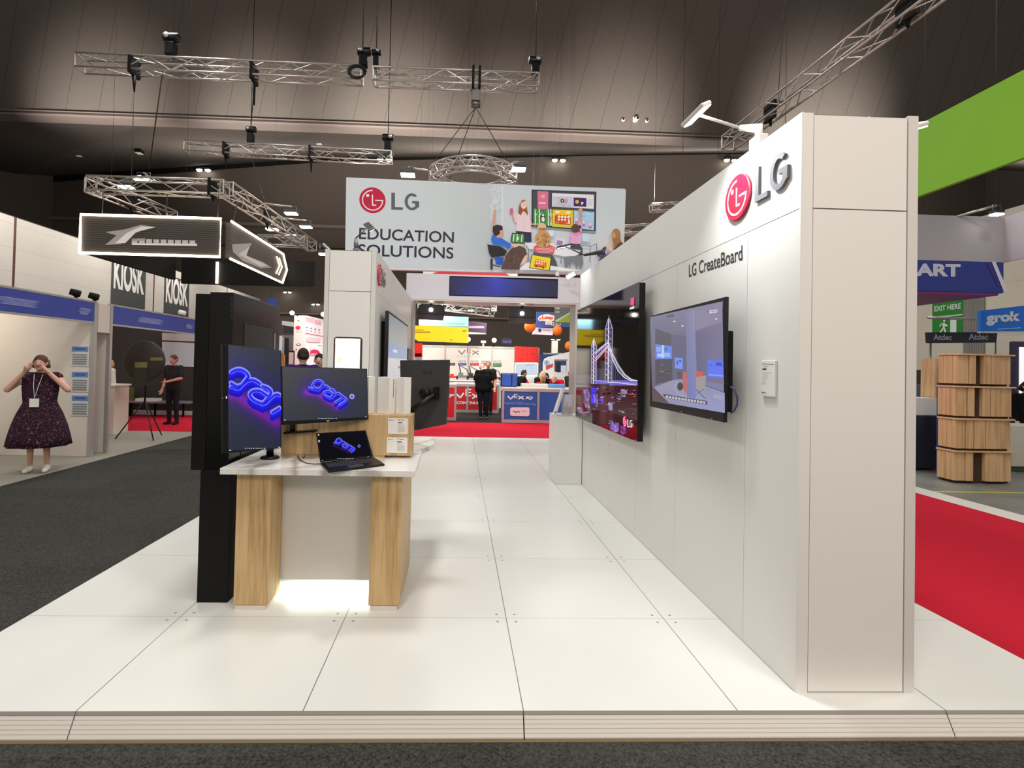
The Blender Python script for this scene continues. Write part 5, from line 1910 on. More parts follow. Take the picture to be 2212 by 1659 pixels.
arm_lamp('lit white arm lamp on the near end of the right display wall', (1.385, .68, 2.895), aX(1597, 276, 1.30), aX(1503, 246, 1.0), (1.36, .6, 2.5), 62, size=.09)
arm_lamp('dark arm lamp at the far end of the right display wall, before the banner', (1.40, 3.95, 2.895), aX(1262, 551, 1.2), aX(1218, 531, 1.05), (1.36, 4.9, 1.9), 16, True, .09, M_GREYP)
arm_lamp('grey arm lamp on the left tower wall, before the banner lettering', (-1.6, 4.0, 2.9), aY(768, 515, 4.0), aY(797, 489, 4.0), (-1.2, 5.4, 2.0), 14, True, .085, M_STEEL)
arm_lamp('arm lamp glowing at the back of the square end pillar', (1.94, .55, 2.895), (1.99, .55, 2.96), aX(1984, 270, 2.06), (2.3, .7, 2.0), 8, size=.05)
arm_lamp('bright arm lamp above the rear portal beside the right wall end', (1.7, 8.55, 3.52), aY(1246, 586, 8.4), aY(1233, 595, 8.05), (.4, 5.0, 1.6), 8, size=.1)

# ================================================================ PEOPLE


def lerp(a, b, t):
    return np.array(a, float) * (1 - t) + np.array(b, float) * t


def grow_body(caps, voxel):
    """one continuous skin over tapered limbs: overlapping rounded cones, fused by a voxel remesh"""
    b = MB()
    for (p0, p1, r0, r1, k) in caps:
        p0, p1 = np.array(p0, float), np.array(p1, float)
        if np.linalg.norm(p1 - p0) < 1e-5:
            b.ball(p0, r0, 14, 9)
            continue
        d = unit(p1 - p0)
        b.tube([p0, p1], [r0, r1], 12)
        b.ball(p0, r0, 12, 8)
        b.ball(p1, r1, 12, 8)
    me = bpy.data.meshes.new('body')
    me.from_pydata(b.v, [], b.f)
    o = bpy.data.objects.new('body', me)
    COL.objects.link(o)
    md = o.modifiers.new('r', 'REMESH')
    md.mode = 'VOXEL'
    md.voxel_size = voxel
    md.use_smooth_shade = True
    sm = o.modifiers.new('s', 'SMOOTH')
    sm.factor = .5
    sm.iterations = 3
    dg = bpy.context.evaluated_depsgraph_get()
    out = bpy.data.meshes.new_from_object(o.evaluated_get(dg))
    bpy.data.objects.remove(o)
    bpy.data.meshes.remove(me)
    n = len(out.polygons)
    c = np.zeros(n * 3)
    out.polygons.foreach_get('center', c)
    c = c.reshape(-1, 3)
    best = np.full(n, 1e9)
    idx = np.zeros(n, int)
    for (p0, p1, r0, r1, k) in caps:
        p0, p1 = np.array(p0, float), np.array(p1, float)
        d = p1 - p0
        L = np.dot(d, d)
        t = np.clip(((c - p0) @ d) / L, 0, 1) if L > 1e-9 else np.zeros(n)
        if isinstance(r0, tuple):
            q = np.linalg.norm((c - p0) / np.array(r0), axis=1)
            dist = (q - 1) * min(r0)
        else:
            dist = np.linalg.norm(c - p0 - np.outer(t, d), axis=1) - (r0 + (r1 - r0) * t)
        m_ = dist < best
        best[m_] = dist[m_]
        idx[m_] = k
    out.polygons.foreach_set('material_index', idx)
    out.polygons.foreach_set('use_smooth', [True] * n)
    return out


def human(label, loc, face, h, cols, pose=None, hair=None, hairlen=0, sleeve=.5, group=None, lean=0.0, seatless=False, build=1.0, cut=None, female=False):
    """standing figure that looks along +y before turning by `face` (degrees); pose overrides joints given as fractions of the height"""
    J = dict(pel=(0, 0, .525), belly=(0, .006, .60), chest=(0, .0, .72), neck=(0, -.004, .835), head=(0, .018, .928),
             shL=(-.112, -.004, .805), elL=(-.135, -.012, .64), haL=(-.135, .05, .50),
             shR=(.112, -.004, .805), elR=(.135, -.012, .64), haR=(.135, .05, .50),
             hipL=(-.052, 0, .515), knL=(-.056, .012, .285), anL=(-.058, -.012, .048),
             hipR=(.052, 0, .515), knR=(.056, .012, .285), anR=(.058, -.012, .048))
    if pose:
        J.update(pose)
    J = {k: np.array(v, float) for k, v in J.items()}
    if lean:
        for k in ('belly', 'chest', 'neck', 'head', 'shL', 'shR'):
            v = J[k] - J['pel']
            a_ = lean
            J[k] = J['pel'] + np.array([v[0], v[1] * math.cos(a_) + v[2] * math.sin(a_), -v[1] * math.sin(a_) + v[2] * math.cos(a_)])
    B = build
    caps = []

    def cp(a, b, r0, r1, k):
        a = J[a] if isinstance(a, str) else np.array(a, float)
        b = J[b] if isinstance(b, str) else np.array(b, float)
        caps.append((a * h, b * h, r0 * h, r1 * h, k))
    off = np.array([.045 * B, 0, 0])
    for s in (-1, 1):
        cp(J['pel'] + off * s * 1.05, J['belly'] + off * s, .062 * B, .06 * B, 1)
        cp(J['belly'] + off * s, J['chest'] + off * s * 1.15, .06 * B, .064 * B, 1)
        cp(J['chest'] + off * s * 1.1, J['sh' + 'LR'[s > 0]] * .9 + J['neck'] * .1, .06, .045, 1)
    cp('pel', 'belly', .066 * B, .066 * B, 1)
    cp('belly', 'chest', .066 * B, .07, 1)
    cp('chest', 'neck', .062, .034, 1)
    cp('shL', 'shR', .042, .042, 1)
    hd = J['head']
    up = unit(hd - J['neck'])
    cp(J['neck'] + up * .012, hd - up * .03, .031, .029, 0)
    # head: skull, jaw, nose, ears
    caps.append((hd * h, hd * h, (.046 * h, .056 * h, .064 * h), 0, 0))
    cp(hd + np.array([0, .022, -.035]), hd + np.array([0, .03, -.05]), .03, .02, 0)
    cp(hd + np.array([0, .052, .008]), hd + np.array([0, .063, -.012]), .007, .010, 0)
    for s in (-1, 1):
        cp(hd + np.array([.047 * s, 0, .004]), hd + np.array([.049 * s, -.002, -.016]), .009, .007, 0)
    for s, e in (('L', -1), ('R', 1)):
        sh, el, ha = J['sh' + s], J['el' + s], J['ha' + s]
        if sleeve >= 1:
            cp(sh, el, .037, .031, 1)
            cp(el, lerp(el, ha, .92), .031, .023, 1)
        elif sleeve <= 0:
            cp(sh, el, .031, .025, 0)
            cp(el, ha, .025, .017, 0)
        else:
            mid = lerp(sh, el, .72)
            cp(sh, mid, .04, .038, 1)
            cp(mid, el, .029, .025, 0)
            cp(el, ha, .025, .017, 0)
        fd = unit(ha - el)
        sd = unit(np.cross(fd, (0, 0, 1)) if abs(fd[2]) < .95 else np.array([0, 1.0, 0]))
        nd = np.cross(sd, fd)
        pal = ha + fd * .04
        cp(ha, pal, .017, .018, 0)
        cp(ha + sd * .012, pal + sd * .014, .012, .013, 0)
        cp(ha - sd * .012, pal - sd * .014, .012, .013, 0)
        for i, ln_f in enumerate((.036, .044, .041, .032)):
            o_ = pal + sd * (.017 - .0115 * i) + fd * .006
            k1 = o_ + fd * ln_f * .6 + nd * .004
            cp(o_, k1, .0055, .0055, 0)
            cp(k1, k1 + fd * ln_f * .4 + nd * .014, .0055, .005, 0)
        t0 = ha + fd * .012 + sd * .018
        cp(t0, t0 + fd * .022 + sd * .018 + nd * .008, .0075, .0065, 0)
        cp(t0 + fd * .022 + sd * .018 + nd * .008, t0 + fd * .044 + sd * .02 + nd * .014, .0065, .0055, 0)
        if cut is None:
            kL = 2 if not female else 0
            cp('hip' + s, 'kn' + s, .052 * B, .037, 2)
            cp('kn' + s, 'an' + s, .037 if kL == 2 else .03, .028 if kL == 2 else .018, kL)
            an = J['an' + s]
            cp(an + np.array([0, -.012, -.02]), an + np.array([e * .008, .085, -.028]), .024, .02, 3)
            cp(an + np.array([0, 0, -.01]), an + np.array([0, .03, -.02]), .026, .026, 3)
    vox = .0075 * h
    me = grow_body(caps, vox)
    mats = [mat('skin_%d_%d_%d' % cols[0], cols[0], .55, spec=.3)] + [mat('cloth_%d_%d_%d' % c, c, .85, spec=.15) for c in cols[1:]]
    for m_ in mats:
        me.materials.append(m_)
    th = T('person', label, 'person', tuple(loc), group)
    th.rotation_euler = (0, 0, math.radians(face))
    ORG[th.name] = (0, 0, 0)
    o = bpy.data.objects.new('body', me)
    COL.objects.link(o)
    o.parent = th
    if hair:
        b = MB()
        c = (hd + up * .012 + np.array([0, -.010, 0])) * h
        b.ball(c, (.05 * h, .058 * h, .06 * h), 18, 12)
        if hairlen:
            b.tube([c + np.array([0, -.025 * h, .01 * h]), c + np.array([0, -.04 * h, -.05 * h]), c + np.array([0, -.038 * h, -hairlen * h])], [.045 * h, .055 * h, .03 * h], 14)
            for s in (-1, 1):
                b.tube([c + np.array([s * .04 * h, -.01 * h, .01 * h]), c + np.array([s * .048 * h, .0, -.05 * h]), c + np.array([s * .045 * h, -.01 * h, -hairlen * .9 * h])], [.018 * h, .02 * h, .012 * h], 10)
        else:
            b.tube([c + np.array([0, -.03 * h, 0]), c + np.array([0, -.036 * h, -.045 * h])], [.036 * h, .026 * h], 14)
        b.build('hair', mat('hair_%d_%d_%d' % hair, hair, .7, spec=.3), th)
    for s in (-1, 1):
        e = (hd + np.array([s * .018, .047, .006])) * h
        MB().ball(e, (.0075 * h, .004 * h, .0042 * h), 10, 6).build('eye', mat('dark_eye', (40, 28, 26), .3), th)
    mo = (hd + np.array([0, .049, -.032])) * h
    MB().ball(mo, (.014 * h, .005 * h, .004 * h), 10, 6).build('mouth', mat('lip', (150, 84, 78), .5), th)
    return th


def wpos(u, v, y):
    p = aY(u, v, y)
    return (p[0], p[1], GZ)


SK_A, SK_B = (222, 178, 154), (196, 146, 118)
# man in black at the robotics counters, seen from behind
human('man in black t-shirt and dark trousers standing with his back turned before the red counter', wpos(1042, 905, 13.9), -8, 1.80,
      [(226, 188, 164), (13, 13, 15), (24, 27, 40), (120, 120, 120)], dict(haL=(-.07, .12, .56), elL=(-.15, .02, .645), haR=(.09, .12, .56), elR=(.15, .02, .645), head=(-.035, .05, .905),
      anL=(-.03, -.02, .045), anR=(.075, .0, .045), knL=(-.045, .0, .285), knR=(.07, .0, .285)), None, 0, .62, lean=.10, build=1.34)
for dx in (-.08, .09):
    pass
human('bald man facing the counter beyond the man in black', wpos(1053, 880, 15.4), 170, 1.84, [SK_B, (30, 28, 30), (30, 30, 34), (30, 30, 30)], None, (120, 92, 76), 0, .6)
human('young man in black t-shirt reaching over the blue counter in profile', wpos(1122, 905, 13.9), 62 - 90 - 40, 1.60,
      [SK_A, (22, 22, 24), (30, 30, 34), (30, 30, 30)], dict(haL=(-.06, .24, .58), elL=(-.13, .1, .64), haR=(.05, .25, .58), elR=(.13, .12, .64), head=(0, .035, .915)), (60, 36, 30), 0, .55, lean=.12)
human('blonde woman in dark jacket bending over the blue counter', wpos(1160, 905, 14.05), 205, 1.62,
      [SK_A, (38, 36, 40), (30, 30, 34), (30, 30, 30)], dict(haL=(-.06, .26, .56), elL=(-.14, .12, .6), haR=(.05, .26, .56), elR=(.13, .13, .6)), (216, 176, 122), .20, 1.0, lean=.42)
human('dark-haired person in black behind the blonde woman', wpos(1177, 890, 14.9), 180, 1.52, [SK_A, (34, 24, 26), (30, 30, 34), (30, 30, 30)], dict(head=(0, .03, .915)), (24, 18, 18), .06, 1.0, lean=.2)
human('man in a red polo leaning over the blue counter', wpos(1210, 905, 13.98), 140, 1.62,
      [SK_A, (206, 20, 40), (30, 30, 34), (30, 30, 30)], dict(haL=(-.08, .30, .56), elL=(-.15, .16, .60), haR=(.1, .28, .56), elR=(.15, .14, .60), head=(0, .055, .90)), (186, 150, 118), 0, .6, lean=.62)
human('person in olive coat at the far right of the robotics stand', wpos(1236, 900, 15.0), 150, 1.66, [SK_B, (66, 60, 48), (30, 30, 30), (30, 30, 30)], dict(head=(0, .03, .915)), (150, 120, 96), 0, 1.0, lean=.35)
# two men by the pink booth
human('bearded man in a purple hooded top seen from behind near the pink booth', (aY(651, 905, 6.0)[0], 6.0, .0), 25, 1.80, [SK_A, (58, 30, 96), (30, 30, 34), (30, 30, 30)], dict(head=(.0, .0, .925)), (48, 30, 26), 0, 1.0, build=1.22)
human('smiling man in black with a white lanyard facing the camera near the pink booth', (aY(687, 905, 7.0)[0], 7.0, .0), 188, 1.73, [SK_A, (20, 22, 26), (30, 30, 34), (30, 30, 30)], None, (34, 26, 24), 0, 1.0, build=1.1)
badge_man = [o for o in bpy.data.objects if o.get('label', '').startswith('smiling man')][0]
MB().tube([(-.06, .10, 1.44), (-.03, .155, 1.30), (0, .165, 1.14)], .006, 6).tube([(.06, .10, 1.44), (.03, .155, 1.30), (0, .165, 1.14)], .006, 6).build('lanyard', M_WHITE, badge_man)
# woman with raised hands in the left aisle
lady = human('woman in a dark patterned dress standing in the left aisle, hands raised to her face', (-6.38, 5.45, GZ), 200, 1.70,
             [(216, 168, 146), (54, 34, 46), (54, 34, 46), (226, 224, 206)], dict(elL=(-.205, .055, .70), haL=(-.075, .098, .855), elR=(.205, .055, .70), haR=(.075, .098, .855), head=(0, .02, .925)),
             (92, 56, 48), .05, .0, female=True, build=1.12)
# dress skirt, badge and lanyard
m = mat('speckled_dress', (58, 36, 48), .85, spec=.1)
P_, s_ = geo_pos(m)
lk(m, ramp(m, noise(m, 38, 2, P_, .7), [(.42, (40, 24, 36)), (.62, (74, 48, 60)), (.7, (150, 122, 128))]), pbsdf(m).inputs['Base Color'])
lady.children[0].data.materials[1] = m
lady.children[0].data.materials[2] = m
h = 1.70
b = MB()
n = 40
prof = [(.78, .118, .082), (.70, .124, .092), (.63, .106, .086), (.58, .12, .10), (.50, .155, .135), (.40, .185, .165), (.30, .205, .185), (.225, .215, .195), (.222, .205, .185), (.30, .195, .175)]
vs, fs = [], []
for (z, rx, ry) in prof:
    for j in range(n):
        t = 2 * PI * j / n
        w_ = 1 + (.06 * math.sin(9 * t + 1) + .03 * math.sin(4 * t)) * max(0, (.56 - z) / .34)
        vs.append((rx * h * w_ * math.cos(t), ry * h * w_ * math.sin(t), z * h))
for i in range(len(prof) - 1):
    for j in range(n):
        fs.append((i * n + j, i * n + (j + 1) % n, (i + 1) * n + (j + 1) % n, (i + 1) * n + j))
b.smooth = True
b.add(vs, fs)
b.build('dress', m, lady)
MB().box(-.055, .055, .205, .211, .56 * h, .63 * h).build('name_badge', M_WHITE, lady)
MB().tube([(-.05, .09, .83 * h), (-.03, .165, .74 * h), (0, .205, .632 * h)], .004, 6).tube([(.05, .09, .83 * h), (.03, .165, .74 * h), (0, .205, .632 * h)], .004, 6).build('lanyard', M_WHITE, lady)
# people inside the left booths
human('blond person in a white top behind the beige counter of the left booth', wpos(228, 945, 10.1), 150, 1.68, [SK_A, (226, 222, 216), (60, 56, 60), (30, 30, 30)], None, (196, 160, 104), .1, 1.0)
human('person in dark clothes standing by the wall poster in the left booth', wpos(372, 925, 11.2), 170, 1.78, [(206, 150, 130), (44, 40, 44), (30, 30, 36), (30, 30, 30)], dict(haL=(-.03, .14, .62), elL=(-.14, .04, .66)), (92, 62, 50), 0, .6)

# ================================================================ ROBOTICS STAND BEYOND THE AISLE
M_CREAM = mat('cream_panel', (232, 224, 214), .5)
M_VRED, M_VBLUE = mat('stand_red', (206, 28, 40), .5), mat('stand_blue', (38, 84, 158), .5)
YW = 18.0
bw = T('back_wall', 'cream back wall of the robotics stand with aluminium posts', 'wall', (0, YW, GZ))
bw['kind'] = 'thing'
zt_ = aY(1000, 748, YW)[2]
xs = [aY(u, 780, YW)[0] for u in (880, 911, 961.5, 1012, 1062, 1112, 1163)]
for i in range(len(xs) - 1):
    MB().box(xs[i] + .03, xs[i + 1] - .03, YW, YW + .03, GZ, zt_ - .06).build('panel', M_CREAM, bw)
for x in xs:
    MB().box(x - .03, x + .03, YW - .03, YW + .04, GZ, zt_).build('post', M_ALUP, bw)
MB().box(xs[0], xs[-1], YW - .02, YW + .035, zt_ - .06, zt_ + .02).build('top_rail', M_ALUP, bw)
a = Art((0, YW - .004, 0), (0, -1, 0), .0015, (880, 640, 360 / 2212))
GR = (128, 124, 122)
a.line([(675, 715), (720, 770), (768, 715)], 15, GR, rnd_=False)
a.line([(862, 722), (948, 772)], 15, GR, rnd_=False)
a.line([(862, 772), (948, 722)], 15, GR, rnd_=False)
for y in (686, 716, 748):
    a.line([(792, y), (842, y)], 9, (206, 44, 48), rnd_=False)
a.line([(795, 686), (795, 748)], 9, (206, 44, 48), rnd_=False)
a.text('ROBOTICS', (664, 806), (956, 808), (664, 786), (176, 170, 166), 0, 0, 1.6)
for (x0_, x1_, t_, c) in [(560, 634, '', (50, 70, 60)), (672, 784, 'VEX IQ', (50, 84, 160)), (832, 950, 'VEX EXP', (196, 40, 50)), (975, 1060, 'VEX', (196, 40, 50)), (1134, 1248, 'VEX CTE', (66, 128, 76))]:
    if t_:
        a.text(t_, (x0_ + 6, 872), (x1_ - 4, 872), (x0_ + 6, 852), (140, 136, 134), .01, .2)
    a.rect(x0_, 886, x1_, 916 + (16 if c[1] == 128 else 0), c)
    a.text('Ages 11+' if c[2] == 160 else 'Ages 14+', (x0_ + 16, 908), (x1_ - 16, 908), (x0_ + 16, 895), (230, 230, 230))
a.build('wall_graphic', M_PRINT, bw)


def flat_box(name, label, cat, quad, y, depth, material, group=None):
    q = [aY(u, v, y) for u, v in quad]
    th = T(name, label, cat, tuple(sum(q) / len(q)), group)
    MB().prism(q, (0, depth, 0)).build('panel', material, th)
    return th


for (quad, lab) in [([(1112, 748), (1139, 749), (1139, 783), (1112, 783)], 'left'), ([(1139.5, 749), (1163, 750), (1163, 783), (1139.5, 783)], 'right')]:
    t_ = flat_box('graphic_board', 'bright red patterned board of the robotics stand, %s one of two above the white screen' % lab, 'board', quad, YW - .062, .03, mat('poster_red', (226, 40, 32), .5, emit=.15), 'red patterned boards')
    a = Art((0, YW - .064, 0), (0, -1, 0), .001)
    for i in range(12):
        x, y = rnd.uniform(quad[0][0] + 2, quad[1][0] - 4), rnd.uniform(752, 780)
        a.line([(x, y), (x + 2, y + 1.5), (x + 3, y - .5)], .6, (196, 24, 24))
    a.build('panel_print', M_PRINT, t_)
t_ = flat_box('graphic_board', 'narrow red board beside the white poster at the left of the robotics stand', 'board', [(895.5, 741), (912, 741), (912, 771), (895.5, 771)], 13.0, .05, mat('poster_red', (226, 40, 32), .5, emit=.15))
MB().box(t_.location[0] - .1, t_.location[0] + .1, 13.0, 13.04, GZ + .001, t_.location[2] - .1).build('board_stand', M_ALUP, t_)
t_ = flat_box('graphic_board', 'white poster with a grey V mark at the left of the robotics stand', 'board', [(881, 741), (895, 741), (895, 777), (881, 777)], 12.95, .05, M_WHITE)
MB().box(t_.location[0] - .05, t_.location[0] + .05, 12.95, 12.99, GZ + .001, t_.location[2] - .1).build('board_stand', M_ALUP, t_)
a = Art((0, 12.945, 0), (0, -1, 0), .001)
a.poly([(883.5, 752), (885.5, 752.5), (888.5, 757), (892, 753), (893.5, 754), (890, 760), (887, 760)], (96, 94, 96))
a.ell(887.5, 766, 2, 2, (206, 204, 200))
a.build('panel_print', M_PRINT, t_)
scn = flat_box('presentation_screen', 'white lit presentation screen under the red panels of the robotics stand', 'screen', [(1114, 784.5), (1162, 785), (1161, 812), (1113, 812)], YW - .09, .055, mat('white_lit_panel', (255, 253, 246), .4, emit=2.2))
a = Art((0, YW - .094, 0), (0, -1, 0), .001)
a.rect(1113.5, 785.5, 1161, 811, (214, 226, 240))
a.rect(1135, 787.5, 1154, 789, (150, 170, 210))
a.ell(1147.5, 795, 1.4, 1.8, (150, 190, 226))
a.rect(1128, 799, 1137, 804, (44, 60, 92))
a.rect(1128, 806, 1135, 809, (44, 60, 92))
a.build('screen_image', M_SCREEN, scn)


def counter(label, x0, x1, y0, y1, zt, material, posts, grp=None):
    th = T('stand_counter', label, 'counter', ((x0 + x1) / 2, (y0 + y1) / 2, GZ), grp)
    MB().box(x0, x1, y0, y1, zt - .035, zt).build('counter_top', M_WHITE, th)
    MB().box(x0 + .03, x1 - .03, y0 + .012, y1 - .02, GZ + .1, zt - .12).build('front_panel', material, th)
    MB().box(x0, x1, y0, y0 + .03, zt - .12, zt - .036).build('top_rail', M_ALUP, th)
    MB().box(x0, x1, y0, y0 + .03, GZ + .004, GZ + .1).build('bottom_rail', M_ALUP, th)
    for x in posts:
        MB().box(x - .035, x + .035, y0 - .006, y0 + .05, GZ + .002, zt - .036).build('post', M_ALUP, th)
    return th


YC = 12.9
xa, xb, xc = aY(1084, 870, YC)[0], aY(1163, 870, YC)[0], aY(1163, 870, YC)[0] + 1.15
zc_ = aY(1120, 837, YC)[2]
cb_ = counter('blue front counter of the robotics stand with white lettering', xa, xc, YC, YC + .75, zc_, M_VBLUE, (xa + .035, xb, xc - .035))
a = Art((0, YC + .011, 0), (0, -1, 0), .0012, (880, 760, 360 / 2212))
WT = (226, 230, 236)
a.line([(1330, 585), (1372, 628), (1412, 582)], 17, WT, rnd_=False)
for y in (562, 585, 608):
    a.line([(1415, y), (1462, y + 2)], 9, WT, rnd_=False)
a.line([(1419, 562), (1419, 610)], 9, WT, rnd_=False)
a.line([(1474, 588), (1546, 630)], 15, WT, rnd_=False)
a.line([(1474, 628), (1540, 588)], 15, WT, rnd_=False)
a.text('IQ', (1568, 634), (1664, 638), (1568, 590), WT, .05, .3)
a.text('Applied STEM Learning', (1284, 704), (1702, 716), (1284, 662), (130, 160, 206), .0)
rx0, ry0, rx1, ry1 = 1364, 736, 1620, 850
pts = []
for (cx, cy, a0) in ((rx1 - 24, ry0 + 24, -90), (rx1 - 24, ry1 - 20, 0), (rx0 + 24, ry1 - 24, 90), (rx0 + 24, ry0 + 24, 180)):
    pts += [(cx + 24 * math.cos(math.radians(a0 + t)), cy + 24 * math.sin(math.radians(a0 + t))) for t in (0, 30, 60, 90)]
a.poly(pts, (226, 208, 216))
a.text('Ages 11+', (1396, 812), (1586, 812), (1396, 776), (84, 70, 84), .02)
a.build('counter_lettering', M_PRINT, cb_)
# red counters
YR = 15.9
xa, xb = aY(982, 850, YR)[0], aY(1078, 850, YR)[0]
xm = aY(1010, 850, YR)[0]
zr_ = aY(1030, 828, YR)[2]
cr_ = counter('red inner counter of the robotics stand behind the man in black', xa, xb, YR, YR + .7, zr_, mat('stand_deep_red', (186, 26, 28), .5), (xa + .035, xm, xb - .035))
a = Art((0, YR + .011, 0), (0, -1, 0), .0012, (880, 760, 360 / 2212))
a.line([(655, 560), (700, 610), (748, 545)], 22, WT, rnd_=False)
for y in (500, 540, 582):
    a.line([(772, y), (846, y)], 15, WT, rnd_=False)
a.line([(778, 500), (778, 582)], 15, WT, rnd_=False)
a.line([(860, 560), (960, 620)], 20, WT, rnd_=False)
a.line([(860, 620), (950, 560)], 20, WT, rnd_=False)
a.text('CONTINUUM', (652, 694), (1010, 698), (652, 655), WT, .03)
a.build('counter_lettering', M_PRINT, cr_)
YQ = 13.2
xa, xb = aY(930, 870, YQ)[0], aY(986, 870, YQ)[0]
cq_ = counter('red front counter of the robotics stand, partly behind the black monitor back', xa, xb, YQ, YQ + .75, aY(985, 829, YQ)[2], M_VRED, (xb - .035,))
a = Art((0, YQ + .011, 0), (0, -1, 0), .0012, (880, 760, 360 / 2212))
a.text('EXP', (440, 604), (620, 604), (440, 560), WT, .05, .3)
a.rect(540, 640, 556, 652, (236, 150, 150))
a.build('counter_lettering', M_PRINT, cq_)
# things on the counters
bx = aY(1100, 832, YC + .2)
t_ = T('tool_case', 'blue storage case standing on the blue counter', 'case', (bx[0], YC + .35, zc_))
x0, x1 = aY(1083, 820, YC + .2)[0], aY(1118, 820, YC + .2)[0]
zb1 = aY(1100, 806, YC + .2)[2]
MB().box(x0, x1, YC + .2, YC + .55, zc_ + .001, zb1).build('case_body', mat('case_dark_blue', (20, 32, 66), .5), t_, bev=.03)
xm = x0 + (x1 - x0) * .6
MB().box(x0 + .02, xm, YC + .19, YC + .2, zc_ + .04, zb1 - .03).build('case_panel', mat('case_blue', (42, 84, 170), .45), t_, bev=.008)
MB().box(xm + .04, x1 - .02, YC + .19, YC + .2, zc_ + .04, zb1 - .03).build('case_panel', mat('case_blue', (42, 84, 170), .45), t_, bev=.008)
for (u0, u1, v0, v1, dy, c, lab, nm) in [(1148, 1180, 818, 826, .45, (30, 92, 70), 'green open parts tray on the blue counter', 'parts_tray'), (1187, 1221, 830, 836, .2, (84, 140, 190), 'light blue lidded tray on the blue counter', 'parts_tray'),
                                         (1127, 1185, 827, 833, .3, (206, 200, 190), 'pale shallow tray on the blue counter', 'parts_tray'), (1137, 1143, 825, 828, .36, (196, 50, 52), 'small red block on the pale tray', 'block'),
                                         (1160, 1170, 825, 829, .36, (196, 60, 56), 'red block on the right of the pale tray', 'block')]:
    p0_, p1_ = aY(u0, v1, YC + dy), aY(u1, v0, YC + dy)
    base_z = zc_ + .002 if nm != 'block' else zc_ + .06
    t_ = T(nm, lab, 'tray' if nm != 'block' else 'block', (p0_[0], YC + dy, base_z))
    hh = max(.04, min(.1, p1_[2] - base_z))
    MB().box(p0_[0], p1_[0], YC + dy, YC + dy + (.3 if nm != 'block' else .06), base_z, base_z + hh).build('tray_body', mat('tray_%d' % c[0], c, .5), t_, bev=.012)
    if nm != 'block':
        MB().box(p0_[0] + .02, p1_[0] - .02, YC + dy + .02, YC + dy + .28, base_z + hh, base_z + hh + .008).build('tray_lid', mat('tray_lid_%d' % c[0], tuple(min(255, int(x * 1.25)) for x in c), .5), t_)
# robot models on the shelf in front of the wall
YSH = 17.3
zs_ = aY(1000, 820, YSH)[2]
sh = T('wall_shelf', 'white shelf table along the cream wall carrying robot models', 'table', (0, YSH + .2, GZ))
MB().box(aY(905, 820, YSH)[0], aY(1075, 820, YSH)[0], YSH, YSH + .6, zs_ - .06, zs_).build('shelf_top', M_WHITE, sh)
MB().box(aY(905, 820, YSH)[0] + .05, aY(1075, 820, YSH)[0] - .05, YSH + .05, YSH + .58, GZ, zs_ - .06).build('shelf_front', M_WHITE, sh)


def robot(label, u, v, y, z, c, sc=1.0, arm=True):
    p = aY(u, v, y)
    x = p[0]
    th = T('robot_model', label, 'robot', (x, y + .2, z), 'robot models')
    cm = mat('robot_%d_%d' % (c[0], c[1]), c, .5)
    for dx in (-.16, .16):
        for dy in (.08, .32):
            MB().lathe([(.055 * sc, -.02), (.055 * sc, .02)], (x + dx * sc, y + dy, z + .056 * sc), 14, (1, 0, 0)).build('wheel', M_BLACK, th)
    MB().box(x - .14 * sc, x + .14 * sc, y + .04, y + .36, z + .05 * sc, z + .12 * sc).box(x - .12 * sc, x + .02 * sc, y + .1, y + .3, z + .12 * sc, z + .2 * sc).build('chassis', cm, th)
    if arm:
        MB().tube([(x - .05 * sc, y + .2, z + .15 * sc), (x - .1 * sc, y + .2, z + .42 * sc), (x + .12 * sc, y + .15, z + .3 * sc), (x + .18 * sc, y + .12, z + .16 * sc)], .022 * sc, 6).build('arm', mat('robot_grey', (110, 108, 110), .4, .3), th)
    return th


robot('red robot model on the white shelf behind the black monitor back', 979, 815, YSH, zs_, (206, 44, 48), 1.0, False)
robot('grey robot with a tall arm on the white shelf', 999, 815, YSH, zs_, (120, 120, 124), 1.3)
robot('black robot with an arm on the white shelf left of the man in black', 1021, 815, YSH, zs_, (40, 38, 42), 1.25)
robot('red robot model at the right end of the white shelf', 1070, 815, YSH, zs_, (170, 60, 56), 1.1)
# spot lamps over the stand wall
for (u, v, lab) in [(960.5, 731, 'leftmost'), (1011.5, 733, 'middle'), (1067.5, 735, 'rightmost')]:
    p = aY(u, v, YW - .5)
    t_ = T('stand_spotlight', 'round bright spotlight above the cream wall, %s of three' % lab, 'lamp', tuple(p), 'spotlights of the robotics stand')
    MB().ball(p, .085, 16, 10).build('lens', M_LIGHT, t_)
    MB().lathe([(.06, .04), (.1, .0), (.1, -.03)], p + np.array([0, .05, .02]), 16, (0, 1, .2)).build('lamp_can', M_BLACK, t_)
    MB().tube([p + np.array([0, .1, 0]), (p[0], YW, zt_ + .0)], .014, 6).build('arm', M_BLACK, t_)
for x in (-1.5, 1.0):
    lamp('stand_flood', 'AREA', (x, 14.8, 3.6), 95, (1, .96, .9), .8, (x, 17, .9))
lamp('counter_flood', 'AREA', (.8, 11.2, 3.8), 110, (1, .97, .94), .8, (.9, 13.2, .4))
t_ = T('wall_camera', 'tiny white camera on top of the cream wall', 'camera', tuple(aY(1044, 741, YW)))
p = aY(1044, 741, YW)
MB().box(p[0] - .03, p[0] + .03, YW - .05, YW + .02, zt_ + .021, p[2]).build('camera_body', M_WHITE, t_)
MB().box(p[0] - .1, p[0] + .1, YW - .1, YW - .02, p[2], p[2] + .09).build('camera_head', M_WHITE, t_)

